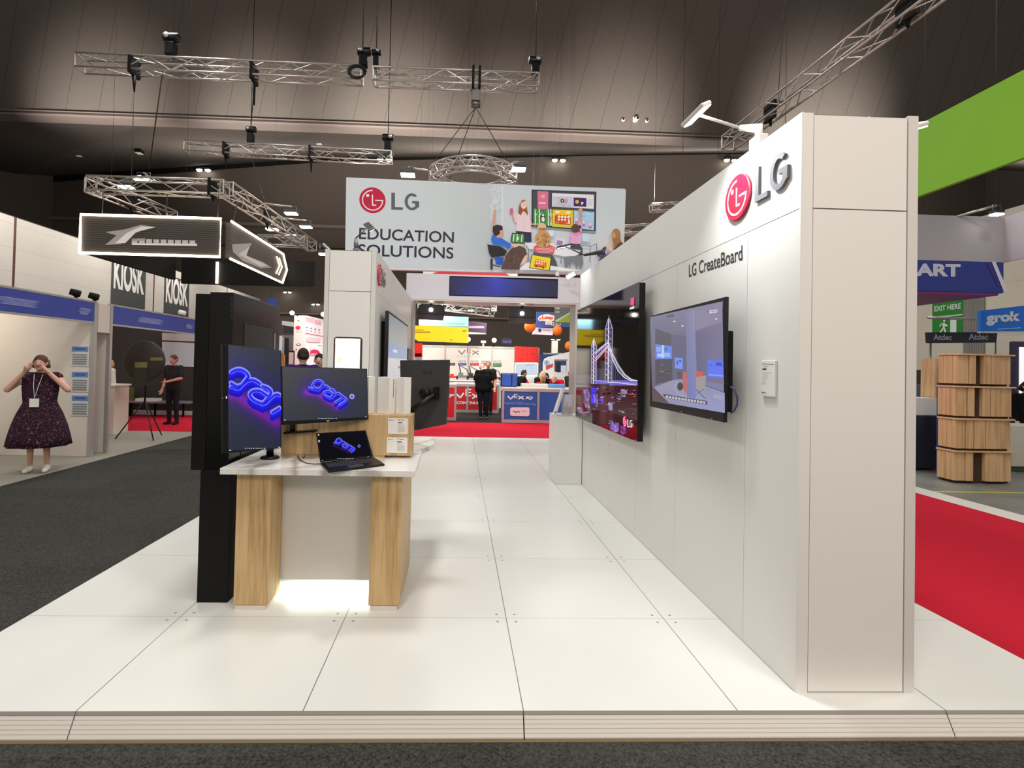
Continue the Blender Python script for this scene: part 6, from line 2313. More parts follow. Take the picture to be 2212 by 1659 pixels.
# ---- hanging things seen through the portal
for (u, v, lab) in [(931, 668, 'left'), (1128, 676, 'right')]:
    y = 8.75
    zt2 = zb_ - .026
    q = [aY(a_, b_, y) for a_, b_ in ((u - 30, v + 9), (u - 27, v - 9), (u - 22, v - 11), (u + 22, v - 9.5), (u + 29, v - 7), (u + 30, v + 11))]
    t_ = T('spot_box', 'black box floodlight with a round bulb under the portal header, %s one of two' % lab, 'lamp', (aY(u, v, y)[0], y, aY(u, v, y)[2]), 'box floodlights under the portal')
    MB().prism(q, (0, .12, 0)).build('housing', mat('navy_black_metal', (20, 20, 30), .4), t_, bev=.008)
    q2 = [aY(a_, b_, y + .02) for a_, b_ in ((u - 29, v + 9), (u + 29, v + 11), (u + 26, v + 24), (u - 31, v + 22))]
    MB().prism(q2, (0, .03, 0)).build('lower_visor', mat('plum_metal', (70, 56, 66), .5), t_)
    MB().ball(aY(u, v + 1, y - .03), .045, 16, 10).build('bulb', M_LIGHT, t_)
    p = aY(u, v - 9, y + .06)
    MB().tube([(p[0], y + .06, p[2]), (p[0], y + .06, zt2)], .03, 8).build('mount', M_BLACK, t_)
def hang(name, label, quad, y, rgb, depth=.06, emit=.12, top=None):
    t_ = flat_box(name, label, 'sign', quad, y, depth, mat('sign_%d_%d_%d' % rgb, rgb, .5, emit=emit))
    for i in (0, 1):
        p = aY(quad[i][0] * .9 + quad[1 - i][0] * .1, quad[i][1] + 2, y)
        MB().tube([(p[0], y + depth / 2, p[2]), (p[0], y + depth / 2, top or 19.99)], .0022, 5).build('hanging_wire', M_WIRE, t_)
    return t_


s_yel = hang('hanging_sign', 'yellow hanging sign seen through the portal', [(887, 703), (1012, 707), (1012, 741), (903, 737), (887, 726)], 14.5, (250, 226, 16))
a = Art((0, 14.49, 0), (0, -1, 0), .002)
for (x0, y0, x1, y1) in ((889, 712, 915, 713.5), (889, 716, 930, 718.5), (999, 713, 1007, 716), (972, 733, 977, 734.5)):
    a.rect(x0, y0, x1, y1, (170, 150, 30))
a.build('sign_print', M_PRINT, s_yel)
s_blu = hang('hanging_sign', 'pale blue hanging sign above the yellow one', [(905, 681), (1012, 684.5), (1012, 706), (905, 703)], 15.2, (150, 206, 230))
a = Art((0, 15.19, 0), (0, -1, 0), .002)
a.poly([(907, 683), (1010, 686), (1010, 704.5), (907, 701.5)], [(140, 196, 222), (150, 210, 236), (150, 190, 210), (120, 170, 196)])
for (x0, y0, x1) in ((909, 693, 960), (912, 696, 985), (940, 698.5, 1005)):
    a.rect(x0, y0, x1, y0 + 2, (104, 160, 176))
a.build('sign_print', M_PRINT, s_blu)
s_pur = hang('hanging_sign', 'purple curved hanging sign right of the yellow one', [(1012, 694), (1025, 694.5), (1040, 696), (1052, 698), (1050, 721), (1012, 720)], 16, (44, 20, 42))
a = Art((0, 15.99, 0), (0, -1, 0), .002)
a.rect(1012, 704, 1046, 709, (150, 120, 150))
a.poly([(1012, 717), (1050, 720), (1050, 722), (1012, 722)], (200, 190, 200))
a.build('sign_print', M_PRINT, s_pur)
s_leap = hang('hanging_sign', 'blue hanging sign with white bubble lettering and two orange balls below', [(1159, 673.5), (1232, 675), (1232, 706), (1158, 707)], 15.0, (62, 84, 150))
a = Art((0, 14.99, 0), (0, -1, 0), .002, (880, 640, 360 / 2212))
a.ell(1765, 298, 34, 32, (246, 240, 232))
a.ell(1850, 285, 110, 48, (246, 240, 232))
a.ell(1900, 290, 70, 44, (246, 240, 232))
a.text('Leap', (1785, 312), (1935, 318), (1785, 255), (232, 96, 50), .06)
a.ell(1760, 298, 18, 20, (236, 150, 60))
a.rect(1832, 335, 1915, 378, (246, 236, 226))
a.text('with', (1842, 370), (1908, 370), (1842, 345), (240, 150, 70), .02)
a.rect(1912, 345, 2030, 388, (246, 246, 246))
a.text('HDI', (1922, 382), (2020, 382), (1922, 352), (40, 36, 50), .05)
a.build('sign_print', M_PRINT, s_leap)
s_wh = hang('hanging_sign', 'white slanted sign between the orange balls', [(1157, 707), (1196, 709), (1194, 724), (1149, 722)], 15.1, (236, 234, 240))
a = Art((0, 15.09, 0), (0, -1, 0), .002)
a.ell(1166, 713.5, 3.5, 4, (70, 70, 150))
a.rect(1173, 712, 1190, 714.5, (196, 196, 214))
a.build('sign_print', M_PRINT, s_wh)
for (u, v, r, lab) in [(1145, 705.5, .19, 'large orange paper ball left of the blue bubble sign'), (1204, 714, .16, 'smaller orange paper ball under the blue bubble sign'), (1230, 747, .15, 'orange paper ball half hidden by the portal post')]:
    p = aY(u, v, 14.6)
    t_ = T('paper_ball', lab, 'ball', tuple(p), 'orange paper balls')
    MB().ball(p, r, 24, 16).build('paper_globe', mat('orange_paper', (244, 118, 24), .6, emit=.1), t_)
    MB().tube([p, (p[0], p[1], 19.99)], .002, 5).build('hanging_wire', M_WIRE, t_)
s_gr = hang('hanging_sign', 'grey and green sign in the upper right corner of the portal opening', [(1198, 658), (1232, 659), (1232, 698), (1198, 697)], 12.5, (84, 88, 84))
a = Art((0, 12.49, 0), (0, -1, 0), .002)
a.poly([(1200, 696), (1231, 677), (1231, 697)], (126, 150, 44))
a.poly([(1200, 692), (1231, 674), (1231, 678), (1200, 697)], (160, 176, 150))
a.rect(1200, 664, 1209, 668, (150, 152, 150))
a.rect(1200, 672, 1209, 676, (140, 142, 140))
a.build('sign_print', M_PRINT, s_gr)
s_th = hang('hall_sign', 'small navy sign reading theatre above the cream wall', [(1084, 731), (1106, 732), (1106, 744), (1084, 743)], 20, (30, 36, 84), top=11.4)
a = Art((0, 19.99, 0), (0, -1, 0), .003)
a.text('THEATRE', (1086, 740), (1104, 740), (1086, 736.5), (170, 174, 200))
a.build('sign_print', M_PRINT, s_th)
# white tower banner with two lamps
p = aY(1198, 750, 19)
t_ = T('tower_banner', 'slim white tower banner with two arm lamps beyond the red panels', 'banner', (p[0], 19, GZ))
x0, x1, zt3 = aY(1193, 750, 19)[0], aY(1205, 750, 19)[0], aY(1198, 736.5, 19)[2]
MB().box(x0, x1, 19, 19.2, GZ, zt3).build('tower_body', mat('white_lit_fabric', (240, 236, 216), .6, emit=.3), t_)
for s in (-1, 1):
    MB().tube([((x0 + x1) / 2, 19, zt3), ((x0 + x1) / 2 + s * .12, 18.9, zt3 + .05)], .012, 6).build('arm', M_WHITE, t_)
    MB().box((x0 + x1) / 2 + s * .12 - .06, (x0 + x1) / 2 + s * .12 + .06, 18.85, 18.95, zt3 + .03, zt3 + .06).build('lamp_head', M_LIGHTS, t_)
# blue booth with a white sweeping wall at the right of the opening
YG = 17.0
bb = T('blue_booth', 'navy booth with white sweeping wall and lettering right of the red panels', 'booth', (aY(1200, 800, YG)[0], YG, GZ))
q = [aY(u, v, YG) for u, v in ((1168, 764), (1215, 762), (1230, 763), (1230, 850), (1168, 850))]
q[3][2] = q[4][2] = GZ
MB().prism(q, (0, .1, 0)).build('navy_wall', mat('navy_wall_paint', (34, 56, 104), .5), bb)
q = [aY(u, v, YG - .15) for u, v in ((1173, 850), (1173, 785), (1176, 775), (1184, 771), (1230, 760), (1250, 757), (1250, 850))]
q[0][2] = q[-1][2] = GZ
MB().prism(q, (0, .08, 0)).build('white_sweep', M_WHITE, bb)
a = Art((0, YG - .005, 0), (0, -1, 0), .0015, (880, 640, 360 / 2212))
a.text('TECHNOLOGYCORE', (1800, 770), (2046, 768), (1800, 752), (226, 230, 240), .02)
a.build('booth_lettering', M_PRINT, bb)
a = Art((0, YG - .155, 0), (0, -1, 0), .0015, (880, 640, 360 / 2212))
a.ell(1850, 882, 36, 36, (150, 190, 222))
a.text('1', (1840, 896), (1852, 896), (1840, 866), (60, 90, 160), .02)
a.poly([(1836, 920), (1900, 905), (1932, 890), (1930, 935), (1880, 960), (1840, 980)], (206, 70, 60))
a.rect(1940, 845, 2130, 1080, (226, 226, 232))
a.rect(1952, 855, 2110, 1000, (60, 62, 100))
a.rect(1975, 875, 2035, 1010, (36, 34, 38))
a.rect(2036, 918, 2106, 1010, (206, 226, 244))
a.rect(1950, 840, 2126, 850, (40, 50, 100))
a.build('booth_print', M_PRINT, bb)
# short lighting trusses and lamps seen through the portal
truss('thin truss crossing high in the portal opening, upper', aY(905, 661, 16), aY(1070, 668, 17), s=.22)
truss('thin truss crossing high in the portal opening, lower', aY(960, 664, 15.4), aY(1062, 676, 13.6), s=.22)
for (u, v, lab) in [(965, 658, 'leftmost'), (1017, 672, 'second from left'), (1058, 656, 'third from left'), (1067, 671, 'rightmost')]:
    flood('round bright flood lamp on the thin trusses in the portal opening, %s' % lab, aY(u, v, 15.2), aY(u + 2, v - 4, 16.2), .18)

# ================================================================ SHELL-SCHEME BOOTHS AT THE LEFT
XF = -6.5
M_FASC = mat('fascia_blue', (54, 70, 158), .5)
M_SHELL = mat('shell_panel', (214, 204, 194), .5)
fz0, fz1 = 2.17, 2.49


def fascia(label, ya, yb, words):
    th = T('booth_fascia', label, 'fascia', (XF, (ya + yb) / 2, fz0), 'blue booth fascias')
    MB().box(XF - .03, XF, ya, yb, fz0, fz1).build('fascia_board', M_FASC, th)
    MB().box(XF - .035, XF + .004, ya, yb, fz1, fz1 + .03).build('fascia_rail', M_ALUP, th)
    MB().box(XF - .035, XF + .004, ya, yb, fz0 - .03, fz0).build('fascia_rail', M_ALUP, th)
    a = Art((XF + .003, 0, 0), (1, 0, 0), .001)
    for (y0, y1) in words:                            # lettering too blurred to read: a run of pale uneven strokes
        a.z += 1
        bl_, wh_ = (54, 70, 158), (156, 162, 208)
        for k in range(5):
            zc_ = 2.275 + .022 * k + rnd.uniform(-.004, .004)
            e0, e1 = y0 + rnd.uniform(0, .12), y1 - rnd.uniform(0, .12)
            m0, m1 = e0 + (e1 - e0) * .18, e0 + (e1 - e0) * .85
            X_ = XF + .003
            for (ya_, yb_, ca, cb2) in ((e0, m0, bl_, wh_), (m0, m1, wh_, wh_), (m1, e1, wh_, bl_)):
                a.poly([(X_, ya_, zc_ - .011), (X_, yb_, zc_ - .011), (X_, yb_, zc_), (X_, ya_, zc_)], [bl_, bl_, cb2, ca], False)
                a.poly([(X_, ya_, zc_), (X_, yb_, zc_), (X_, yb_, zc_ + .011), (X_, ya_, zc_ + .011)], [ca, cb2, bl_, bl_], False)
    a.build('fascia_lettering', M_PRINT, th)
    return th


fascia('blue fascia of the near left booth with faint white lettering', 3.4, 6.66, [(4.75, 5.55), (6.25, 6.6)])
fascia('blue fascia of the farther left booth with faint white lettering', 7.12, 10.6, [(7.75, 8.75), (9.5, 9.9)])
bo = T('booth_partition', 'beige booth partition wall behind the woman in the left aisle', 'partition', (-8, 6.7, GZ))
MB().box(-9.9, -6.56, 6.7, 6.74, GZ, 2.49).build('panel', M_SHELL, bo)
MB().box(-6.56, -6.5, 6.68, 6.75, GZ, 2.52).build('post', M_ALUP, bo)
MB().box(-9.9, -6.56, 6.69, 6.75, 2.46, 2.5).build('top_rail', M_ALUP, bo)
b2 = T('booth_partition', 'beige partition end and post between the two left booths', 'partition', (-6.5, 7.08, GZ))
MB().box(-6.54, -6.48, 7.05, 7.11, GZ, 2.52).build('post', M_ALUP, b2)
MB().box(-9.9, -6.54, 7.06, 7.10, GZ, 2.49).build('panel', M_SHELL, b2)
MB().box(-6.52, -6.49, 6.755, 7.045, 2.0, 2.49).build('infill', M_SHELL, b2)
for i, (v0, v1) in enumerate([(746, 790), (801, 846), (852, 898)]):
    q = [aY(u, v, 6.68) for u, v in ((153, v0), (192, v0 + 1), (192, v1), (153, v1))]
    t_ = T('brochure_sheet', 'white sheet with a blue heading on the beige partition, %s of three' % ('topmost', 'middle', 'lowest')[i], 'sheet', tuple(q[3]), 'sheets on the partition')
    x0, x1, z0, z1 = q[0][0], q[1][0], q[3][2], q[0][2]
    MB().box(x0, x1, 6.688, 6.698, z0, z1).build('sheet_board', mat('sheet_paper', (206, 206, 206), .6), t_)
    a = Art((0, 6.686, 0), (0, -1, 0), .0008)
    a.P = lambda p, x0=x0, x1=x1, z0=z0, z1=z1: np.array([x0 + (x1 - x0) * p[0], 6.686, z1 - (z1 - z0) * p[1]])
    a.rect(.05, .05, .95, .3, (104, 134, 186))
    a.rect(.2, .12, .8, .22, (60, 92, 160))
    for k in range(5):
        a.rect(.1, .42 + .11 * k, .9, .48 + .11 * k, (130, 132, 140))
    a.build('sheet_print', M_PRINT, t_)
lamp('booth_light', 'AREA', (-8.4, 5.6, 2.35), 13, (1, .86, .66), .5, (-8.6, 6.7, 1.6))
# lamps clipped on the fascias
for (u, v, lab) in [(165, 641, 'larger'), (205, 652, 'smaller'), (395, 681, 'white')]:
    p = aX(u, v, XF)
    t_ = T('clip_lamp', '%s clip-on spot lamp on the blue fascia edge' % lab, 'lamp', (XF, p[1], fz1 + .03))
    MB().box(XF - .02, XF + .0, p[1] - .03, p[1] + .03, fz1 + .031, fz1 + .06).build('clamp', M_BLACK, t_)
    MB().lathe([(.05, -.07), (.06, .05), (.05, .07)], (XF - .02, p[1], fz1 + .11), 14, (.6, .6, -.2)).build('lamp_can', M_BLACKM if lab != 'white' else M_WHITE, t_)
# beige counter, wall poster, dark backdrop
x0, x1 = aY(207, 880, 9.2)[0], aY(246, 880, 9.2)[0]
t_ = T('booth_counter', 'beige counter at the corner of the farther left booth', 'counter', ((x0 + x1) / 2, 9.4, GZ))
MB().box(x0, x1, 9.2, 9.7, GZ + .001, .95).build('counter_body', mat('beige_laminate', (214, 198, 186), .5), t_)
MB().box(x0 - .03, x1 + .03, 9.17, 9.73, .95, .985).build('counter_top', M_WHITE, t_)
YD = 13.5
dk = T('dark_partition', 'dark exhibition wall across the red aisle behind the left booth', 'wall', (-10, YD, GZ))
dk['kind'] = 'thing'
zt_ = aY(330, 716, YD)[2]
MB().box(-13.5, -6.3, YD, YD + .1, GZ + .06, zt_ + .3).build('panel', mat('dark_wall_paint', (58, 54, 52), .7), dk)
MB().box(-13.5, -6.3, YD - .03, YD, GZ + .001, GZ + .12).build('kick_board', M_WHITE, dk)
q = [aY(u, v, YD - .02) for u, v in ((350, 738), (424, 741), (424, 793), (350, 790))]
t_ = T('wall_poster', 'pale blue wall poster on the dark exhibition wall', 'poster', tuple(q[3]))
MB().prism(q, (0, .015, 0)).build('poster_sheet', mat('poster_pale', (206, 220, 230), .5), t_)
q = [aY(u, v, YD - .02) for u, v in ((350, 719), (424, 722), (424, 738), (350, 735))]
t_ = T('wall_poster', 'white header strip above the pale blue wall poster', 'poster', tuple(q[3]))
MB().prism(q, (0, .015, 0)).build('poster_sheet', mat('poster_white', (206, 202, 204), .5), t_)
q = [aY(u, v, YD - .5) for u, v in ((290, 868), (350, 868))]
t_ = T('low_table', 'low dark table with white papers before the dark exhibition wall', 'table', (q[0][0], YD - .7, GZ))
MB().box(q[0][0] - .2, q[1][0] + .9, YD - .8, YD - .2, .3, .34).build('table_top', mat('grey_table', (120, 120, 128), .5), t_)
for dx in (-.1, .6, 1.4):
    MB().tube([(q[0][0] + dx, YD - .5, GZ), (q[0][0] + dx, YD - .5, .3)], .03, 8).build('leg', M_BLACKM, t_)
q = aY(325, 846, YD - .5)
tagd(MB().box(q[0] - .3, q[0] + .25, YD - .7, YD - .35, .341, .42).build('paper_stack', M_WHITE, None, (q[0], YD - .5, .341)), 'white paper stack on the low dark table', 'paper')
# green plant box
q = aY(266, 870, YD - .4)
t_ = T('green_box', 'olive green box standing before the dark exhibition wall', 'box', (q[0], YD - .5, GZ))
MB().box(q[0] - .22, q[0] + .22, YD - .65, YD - .25, GZ + .001, aY(266, 838, YD - .6)[2]).build('box_body', mat('olive_green', (92, 104, 40), .6), t_, bev=.02)
# black disc on a tripod
td = T('disc_stand', 'large black disc standing on a tripod in the left booth', 'stand', (-7.06, 8.75, GZ))
c = aY(314, 780, 8.7)
MB().lathe([(.40, 0), (.42, .015), (.42, .04), (.40, .055)], c, 48, (0, -1, 0)).build('disc', mat('brown_black_disc', (46, 38, 34), .5), td)
a = Art((0, c[1] - .06, 0), (0, -1, 0), .001)
for (x0, y0, x1, y1) in ((291, 782, 318, 794), (325, 772, 352, 779)):
    a.rect(x0, y0, x1, y1, (120, 112, 70))
a.rect(288, 795, 318, 832, (44, 42, 30))
a.build('disc_stickers', M_PRINT, td)
MB().tube([(c[0], c[1] + .03, c[2]), (c[0], c[1] + .03, .55)], .02, 8).build('pole', M_BLACK, td)
for ang in (80, 200, 320):
    MB().tube([(c[0], c[1] + .03, .7), (c[0] + .5 * math.cos(math.radians(ang)), c[1] + .03 + .5 * math.sin(math.radians(ang)), GZ + .012)], .012, 8).build('leg', M_BLACK, td)
# wide banners on the far hall wall
for (u0, v0, v1, u1, w0, w1, lab) in [(241, 548, 668, 314, 578, 690, 'nearer'), (355, 592, 690, 408, 610, 700, 'farther')]:
    XW = -14.98
    A_, B_ = aX(u0, (v0 + v1) / 2, XW), aX(u1, (w0 + w1) / 2, XW)
    y0, y1 = A_[1], B_[1]
    zt_, zb3 = aX(u0, v0, XW)[2], aX(u0, v1, XW)[2] - .4
    t_ = T('wall_banner', '%s dark wall banner with tall white kiosk lettering on the hall wall' % lab, 'banner', (XW, (y0 + y1) / 2, zb3), 'dark banners on the hall wall')
    MB().box(-14.999, XW, y0, y1, zb3, zt_).build('banner_cloth', mat('banner_charcoal', (66, 66, 66), .8), t_)
    a = Art((XW + .004, 0, 0), (1, 0, 0), .002)
    tz0, tz1 = (aX(u0, v0 + (v1 - v0) * .62, XW)[2], zt_ - .05)
    a.text('KIOSK', (XW + .004, y0 + .12, tz0), (XW + .004, y1 - .12, tz0), (XW + .004, y0 + .12, tz1), (232, 228, 222), .035)
    a.build('banner_lettering', M_PRINT, t_)

# ================================================================ BOOTHS BETWEEN TOTEM AND TOWER
YPk = 14.6
pk = T('pink_booth', 'white exhibition booth with pink and red graphics beside the left tower wall', 'booth', (-5, YPk, GZ))
xs_ = [aY(u, 740, YPk)[0] for u in (634, 660)]
zt_ = aY(645, 681, YPk)[2]
MB().box(xs_[0], xs_[1], YPk, YPk + .1, GZ, zt_).build('end_wall', mat('pale_pink_wall', (226, 212, 206), .5), pk)
rr = np.array([aY(660, 681, YPk), aY(702, 691, YPk + 2.6)])
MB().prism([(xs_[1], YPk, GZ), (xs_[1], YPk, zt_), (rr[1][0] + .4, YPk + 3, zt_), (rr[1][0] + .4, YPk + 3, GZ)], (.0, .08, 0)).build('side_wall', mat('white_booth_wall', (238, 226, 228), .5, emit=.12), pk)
fo = np.array([xs_[1], YPk, 0])
fn = unit((YPk - (YPk + 3), rr[1][0] + .4 - xs_[1], 0))
fn = np.array([fn[0], fn[1], 0]) if np.dot(fn, CAM - fo) > 0 else -np.array([fn[0], fn[1], 0])
a = Art(fo + fn * .004, fn, .002, (560, 640, 340 / 2212))
a.poly([(655, 290), (760, 310), (758, 375), (655, 360)], (240, 190, 198))
a.poly([(775, 325), (870, 345), (868, 410), (775, 385)], (238, 184, 194))
for i in range(4):
    a.rect(660 + 56 * i, 430 + 12 * i, 680 + 56 * i, 445 + 12 * i, (120, 110, 120))
    a.rect(660 + 56 * i, 470 + 12 * i, 682 + 56 * i, 484 + 12 * i, (170, 160, 170))
a.poly([(640, 512), (900, 560), (900, 568), (640, 522)], (190, 60, 84))
a.poly([(662, 570), (855, 590), (850, 650), (660, 640)], (240, 206, 210))
a.poly([(710, 670), (898, 672), (898, 830), (710, 780)], (250, 248, 250))
a.rect(810, 686, 866, 700, (180, 180, 186))
a.poly([(700, 820), (712, 760), (760, 745), (820, 760), (840, 790), (836, 830)], (236, 40, 96))
for i in range(5):
    a.ell(715 + 20 * i, 815, 7, 12, (250, 220, 230), 10, 0, i == 0)
a.build('booth_print', M_PRINT, pk)
a = Art((0, YPk - .004, 0), (0, -1, 0), .002, (560, 640, 340 / 2212))
a.ell(545, 442, 36, 28, (206, 54, 70))
a.rect(520, 478, 605, 508, (214, 190, 184))
a.ell(554, 680, 30, 16, (50, 46, 50))
a.ell(554, 680, 20, 9, (226, 212, 206))
a.ell(553, 342, 12, 10, (120, 84, 60))
a.rect(515, 740, 530, 755, (90, 80, 80))
a.build('booth_print', M_PRINT, pk)
for (u, v, lab) in [(631, 676, 'left'), (698, 679, 'right')]:
    p = aY(u, v, YPk - .3)
    t_ = T('stand_spotlight', 'bright round spotlight above the pink booth, %s one of two' % lab, 'lamp', tuple(p), 'spotlights of the pink booth')
    MB().ball(p, .07, 16, 10).build('lens', M_LIGHT, t_)
    MB().tube([p, (p[0] + .1, YPk + .02, zt_ - .02) if lab == 'left' else ((xs_[1] + rr[1][0] + .4) / 2, YPk + 1.54, zt_ - .03)], .014, 6).build('arm', M_BLACK, t_)
lamp('booth_light', 'AREA', (-4.4, 13.2, 3.2), 60, (1, .92, .9), .8, (-4.6, 15, 1.2))
# doorway wall pieces behind
YK = 17.5
t_ = flat_box('door_frame', 'grey doorway frame behind the pink booth', 'door', [(609, 724), (632, 724), (632, 872), (609, 872)], YK, .1, mat('grey_frame', (150, 146, 142), .6))
a = Art((0, YK - .005, 0), (0, -1, 0), .003)
a.rect(609.5, 729, 614, 765, (206, 206, 210))
a.rect(614.5, 730, 624, 812, (58, 54, 52))
a.rect(613, 703, 633, 720, (70, 68, 70))
a.build('door_print', M_PRINT, t_)
t_ = flat_box('air_unit', 'white wall mounted unit with a pipe beside the pink booth', 'unit', [(609, 693), (634, 696), (634, 706), (609, 702)], YK - .05, .3, M_WHITE)
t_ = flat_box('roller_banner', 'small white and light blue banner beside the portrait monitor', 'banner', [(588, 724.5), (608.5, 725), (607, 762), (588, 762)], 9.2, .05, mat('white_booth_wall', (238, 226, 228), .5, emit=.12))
q = [aY(u, v, 9.22) for u, v in ((591, 762), (605, 762))]
MB().box(q[0][0], q[1][0], 9.21, 9.24, GZ + .001, q[0][2]).build('banner_post', M_WHITE, t_)
a = Art((0, 9.195, 0), (0, -1, 0), .001)
a.poly([(588.5, 728), (600, 729), (600, 757), (588.5, 757)], [(120, 196, 232), (130, 200, 236), (140, 200, 230), (100, 186, 226)])
for i in range(4):
    a.rect(590, 732 + 5 * i, 597, 733.6 + 5 * i, (50, 120, 176))
a.build('banner_print', M_LIGHTBOX, t_)
t_ = flat_box('hall_flag', 'blue flag sign with small white letters above the black totem', 'sign', [(577, 643), (597, 646), (595, 695), (589, 695), (591, 659), (577, 655)], 12.5, .04, mat('flag_blue', (40, 64, 150), .5, emit=.1))
p = aY(585, 646, 12.5)
MB().tube([(p[0], 12.52, p[2]), (p[0], 12.52, 19.99)], .0022, 5).build('hanging_wire', M_WIRE, t_)
t_ = flat_box('timber_screen', 'slim tan timber screen visible between the two desk monitors', 'screen', [(606, 766), (614, 766), (613, 930), (606, 930)], 9.6, .06, mat('tan_panel_wood', (196, 140, 76), .5))
p = aY(606, 766, 9.6)
p = aY(630, 760, 10.5)
t_ = T('floor_kiosk', 'thin black floor kiosk with a screen behind the portrait monitor', 'kiosk', (p[0], 10.5, GZ))
MB().box(p[0] - .07, p[0] + .07, 10.48, 10.54, GZ + .3, aY(628, 757, 10.5)[2]).build('kiosk_body', M_BLACK, t_, bev=.02)
MB().box(p[0] - .055, p[0] + .055, 10.472, 10.479, 1.1, aY(628, 761, 10.5)[2]).build('kiosk_screen', mat('pink_kiosk_screen', (214, 170, 164), .4, emit=.3), t_)
MB().box(p[0] - .18, p[0] + .18, 10.35, 10.65, GZ + .001, GZ + .02).build('kiosk_foot', M_BLACK, t_)
MB().box(p[0] - .03, p[0] + .03, 10.49, 10.53, GZ + .02, GZ + .3).build('kiosk_post', M_BLACK, t_)

# ================================================================ RIGHT OF THE STAND
XG = 6.2
q = [aX(u, v, XG) for u, v in ((1981, 267), (2212, 155), (2212, 351), (1981, 416))]
zt_, zb4 = (q[0][2] + q[1][2]) / 2, (q[2][2] + q[3][2]) / 2
gb = T('hanging_banner', 'long bright green hanging banner at the upper right', 'banner', (XG, 4, zb4))
MB().box(XG, XG + .06, .5, 9.0, zb4, zt_).build('banner_panel', mat('lime_green', (112, 168, 8), .6, emit=.08), gb)
for y in (2.0, 5.0, 8.0):
    cable('thin wire holding the green banner', (XG + .03, y, zt_ - .01), (XG + .03, y, 19.9), .006, 'wires of the green banner', 'drop_wire')
# big four-sided hanging sign: grey above, blue below
YH = 8.0
x0, x1 = aY(1960, 500, YH)[0], aY(2166, 500, YH)[0]
zg0, zg1 = aY(2070, 564, YH)[2], aY(2070, 466, YH)[2]
zb5 = aY(2070, 631, YH)[2]
hs = T('hanging_sign', 'large grey and blue box sign hanging behind the right display wall', 'sign', ((x0 + x1) / 2, YH, zb5))
M_GREYF = mat('grey_fabric', (176, 170, 176), .8)
MB().box(x0 - 1.5, x1, YH, YH + .12, zg0, zg1).build('front_fabric', M_GREYF, hs)
fr_ = aZ(2240, 446, zg1)
MB().prism([(x1 + .03, YH + .0, zg0), (fr_[0], fr_[1], zg0), (fr_[0], fr_[1], zg1), (x1 + .03, YH + .0, zg1)], (.05, .08, 0)).build('side_fabric', mat('grey_fabric_light', (190, 182, 190), .8), hs)
MB().prism([(x1, YH, zg0), (x1 + .0, YH + .12, zg0), (x1 + .0, YH + .12, zg1), (x1, YH, zg1)], (.03, 0, 0)).build('corner_seam', M_GREYF, hs)
MB().box(x0 - 1.5, x1, YH - .02, YH + .12, zb5, zg0 - .01).build('blue_board', mat('royal_blue_board', (38, 54, 134), .5, emit=.06), hs)
MB().box(x0 - 1.5, x1 - .1, YH - .01, YH + 3.0, zb5 - .05, zb5 - .005).build('purple_soffit', mat('deep_purple', (120, 36, 112), .5, emit=.05), hs)  # slight self-glow stands in for light bounced onto the underside
a = Art((0, YH - .024, 0), (0, -1, 0), .0015)
a.text('SMART', (1920, 596), (2075, 598), (1920, 568), (206, 206, 222), .05)
a.poly([(2142, 565), (2150, 565), (2176, 627), (2167, 627)], (226, 224, 232))
a.poly([(2130, 567), (2134, 567), (2160, 620), (2156, 620)], (78, 40, 120))
a.build('sign_graphic', M_PRINT, hs)
for (x, y) in ((x0 + .4, YH + .06), (x1 - .1, YH + .06)):
    cable('thin wire holding the grey and blue box sign', (x, y, zg1 - .01), (x, y, 19.9), .006, 'wires of the box sign', 'drop_wire')
flood('bright floodlight above the grey box sign at the right edge', aY(2153, 465, 7.6), aY(2060, 470, 8.06), .2)
# green exit board on the cream wall and a grille beside it
XR = 15.98
def rquad(pts, x=XR):
    return [aX(u, v, x) for u, v in pts]


q = rquad([(2014, 652), (2080, 640), (2080, 718), (2014, 722)])
y0, y1, zb6, zt6 = q[1][1], q[0][1], min(p[2] for p in q), max(p[2] for p in q) - .06
ge = T('exit_board', 'large green exit board with a running figure on the cream hall wall', 'sign', (XR, (y0 + y1) / 2, zb6))
MB().box(XR, 15.999, y0, y1, zb6, zt6).build('board', mat('exit_green', (40, 124, 44), .5, emit=.1), ge)
a = Art((XR - .006, 0, 0), (-1, 0, 0), .003)
L_ = lambda s, t: (XR - .006, y1 - (y1 - y0) * s, zt6 - (zt6 - zb6) * t)
a.text('EXIT HERE', L_(.08, .3), L_(.95, .3), L_(.08, .14), (226, 236, 226), .02)
a.poly([L_(0, .46), L_(1, .46), L_(1, .5), L_(0, .5)], (214, 220, 206))
a.poly([L_(.62, .58), L_(.82, .58), L_(.82, 1), L_(.62, 1)], (226, 236, 226))
for pts in ([(.36, .7), (.42, .66), (.48, .72), (.44, .84), (.38, .82)], [(.4, .82), (.46, .84), (.5, .98), (.44, .98)], [(.38, .82), (.42, .86), (.32, .98), (.28, .95)], [(.36, .7), (.3, .8), (.27, .78), (.33, .68)], [(.46, .7), (.56, .76), (.54, .8), (.45, .76)]):
    a.poly([L_(*p) for p in pts], (226, 236, 226))
a.poly([L_(.44 + .04 * math.cos(t), .62 + .035 * math.sin(t)) for t in np.linspace(0, 2 * PI, 13)[:-1]], (226, 236, 226))
a.build('board_print', M_PRINT, ge)
q = rquad([(2085, 640), (2125, 634), (2125, 760), (2085, 760)])
vg = T('wall_grille', 'grey vertical slatted grille on the cream hall wall beside the green board', 'grille', (XR, (q[0][1] + q[1][1]) / 2, 1.5))
b = MB()
for i in range(12):
    y = q[1][1] + (q[0][1] - q[1][1]) * i / 11
    b.box(XR - .03, 15.999, y - .03, y + .03, 1.6, q[0][2])
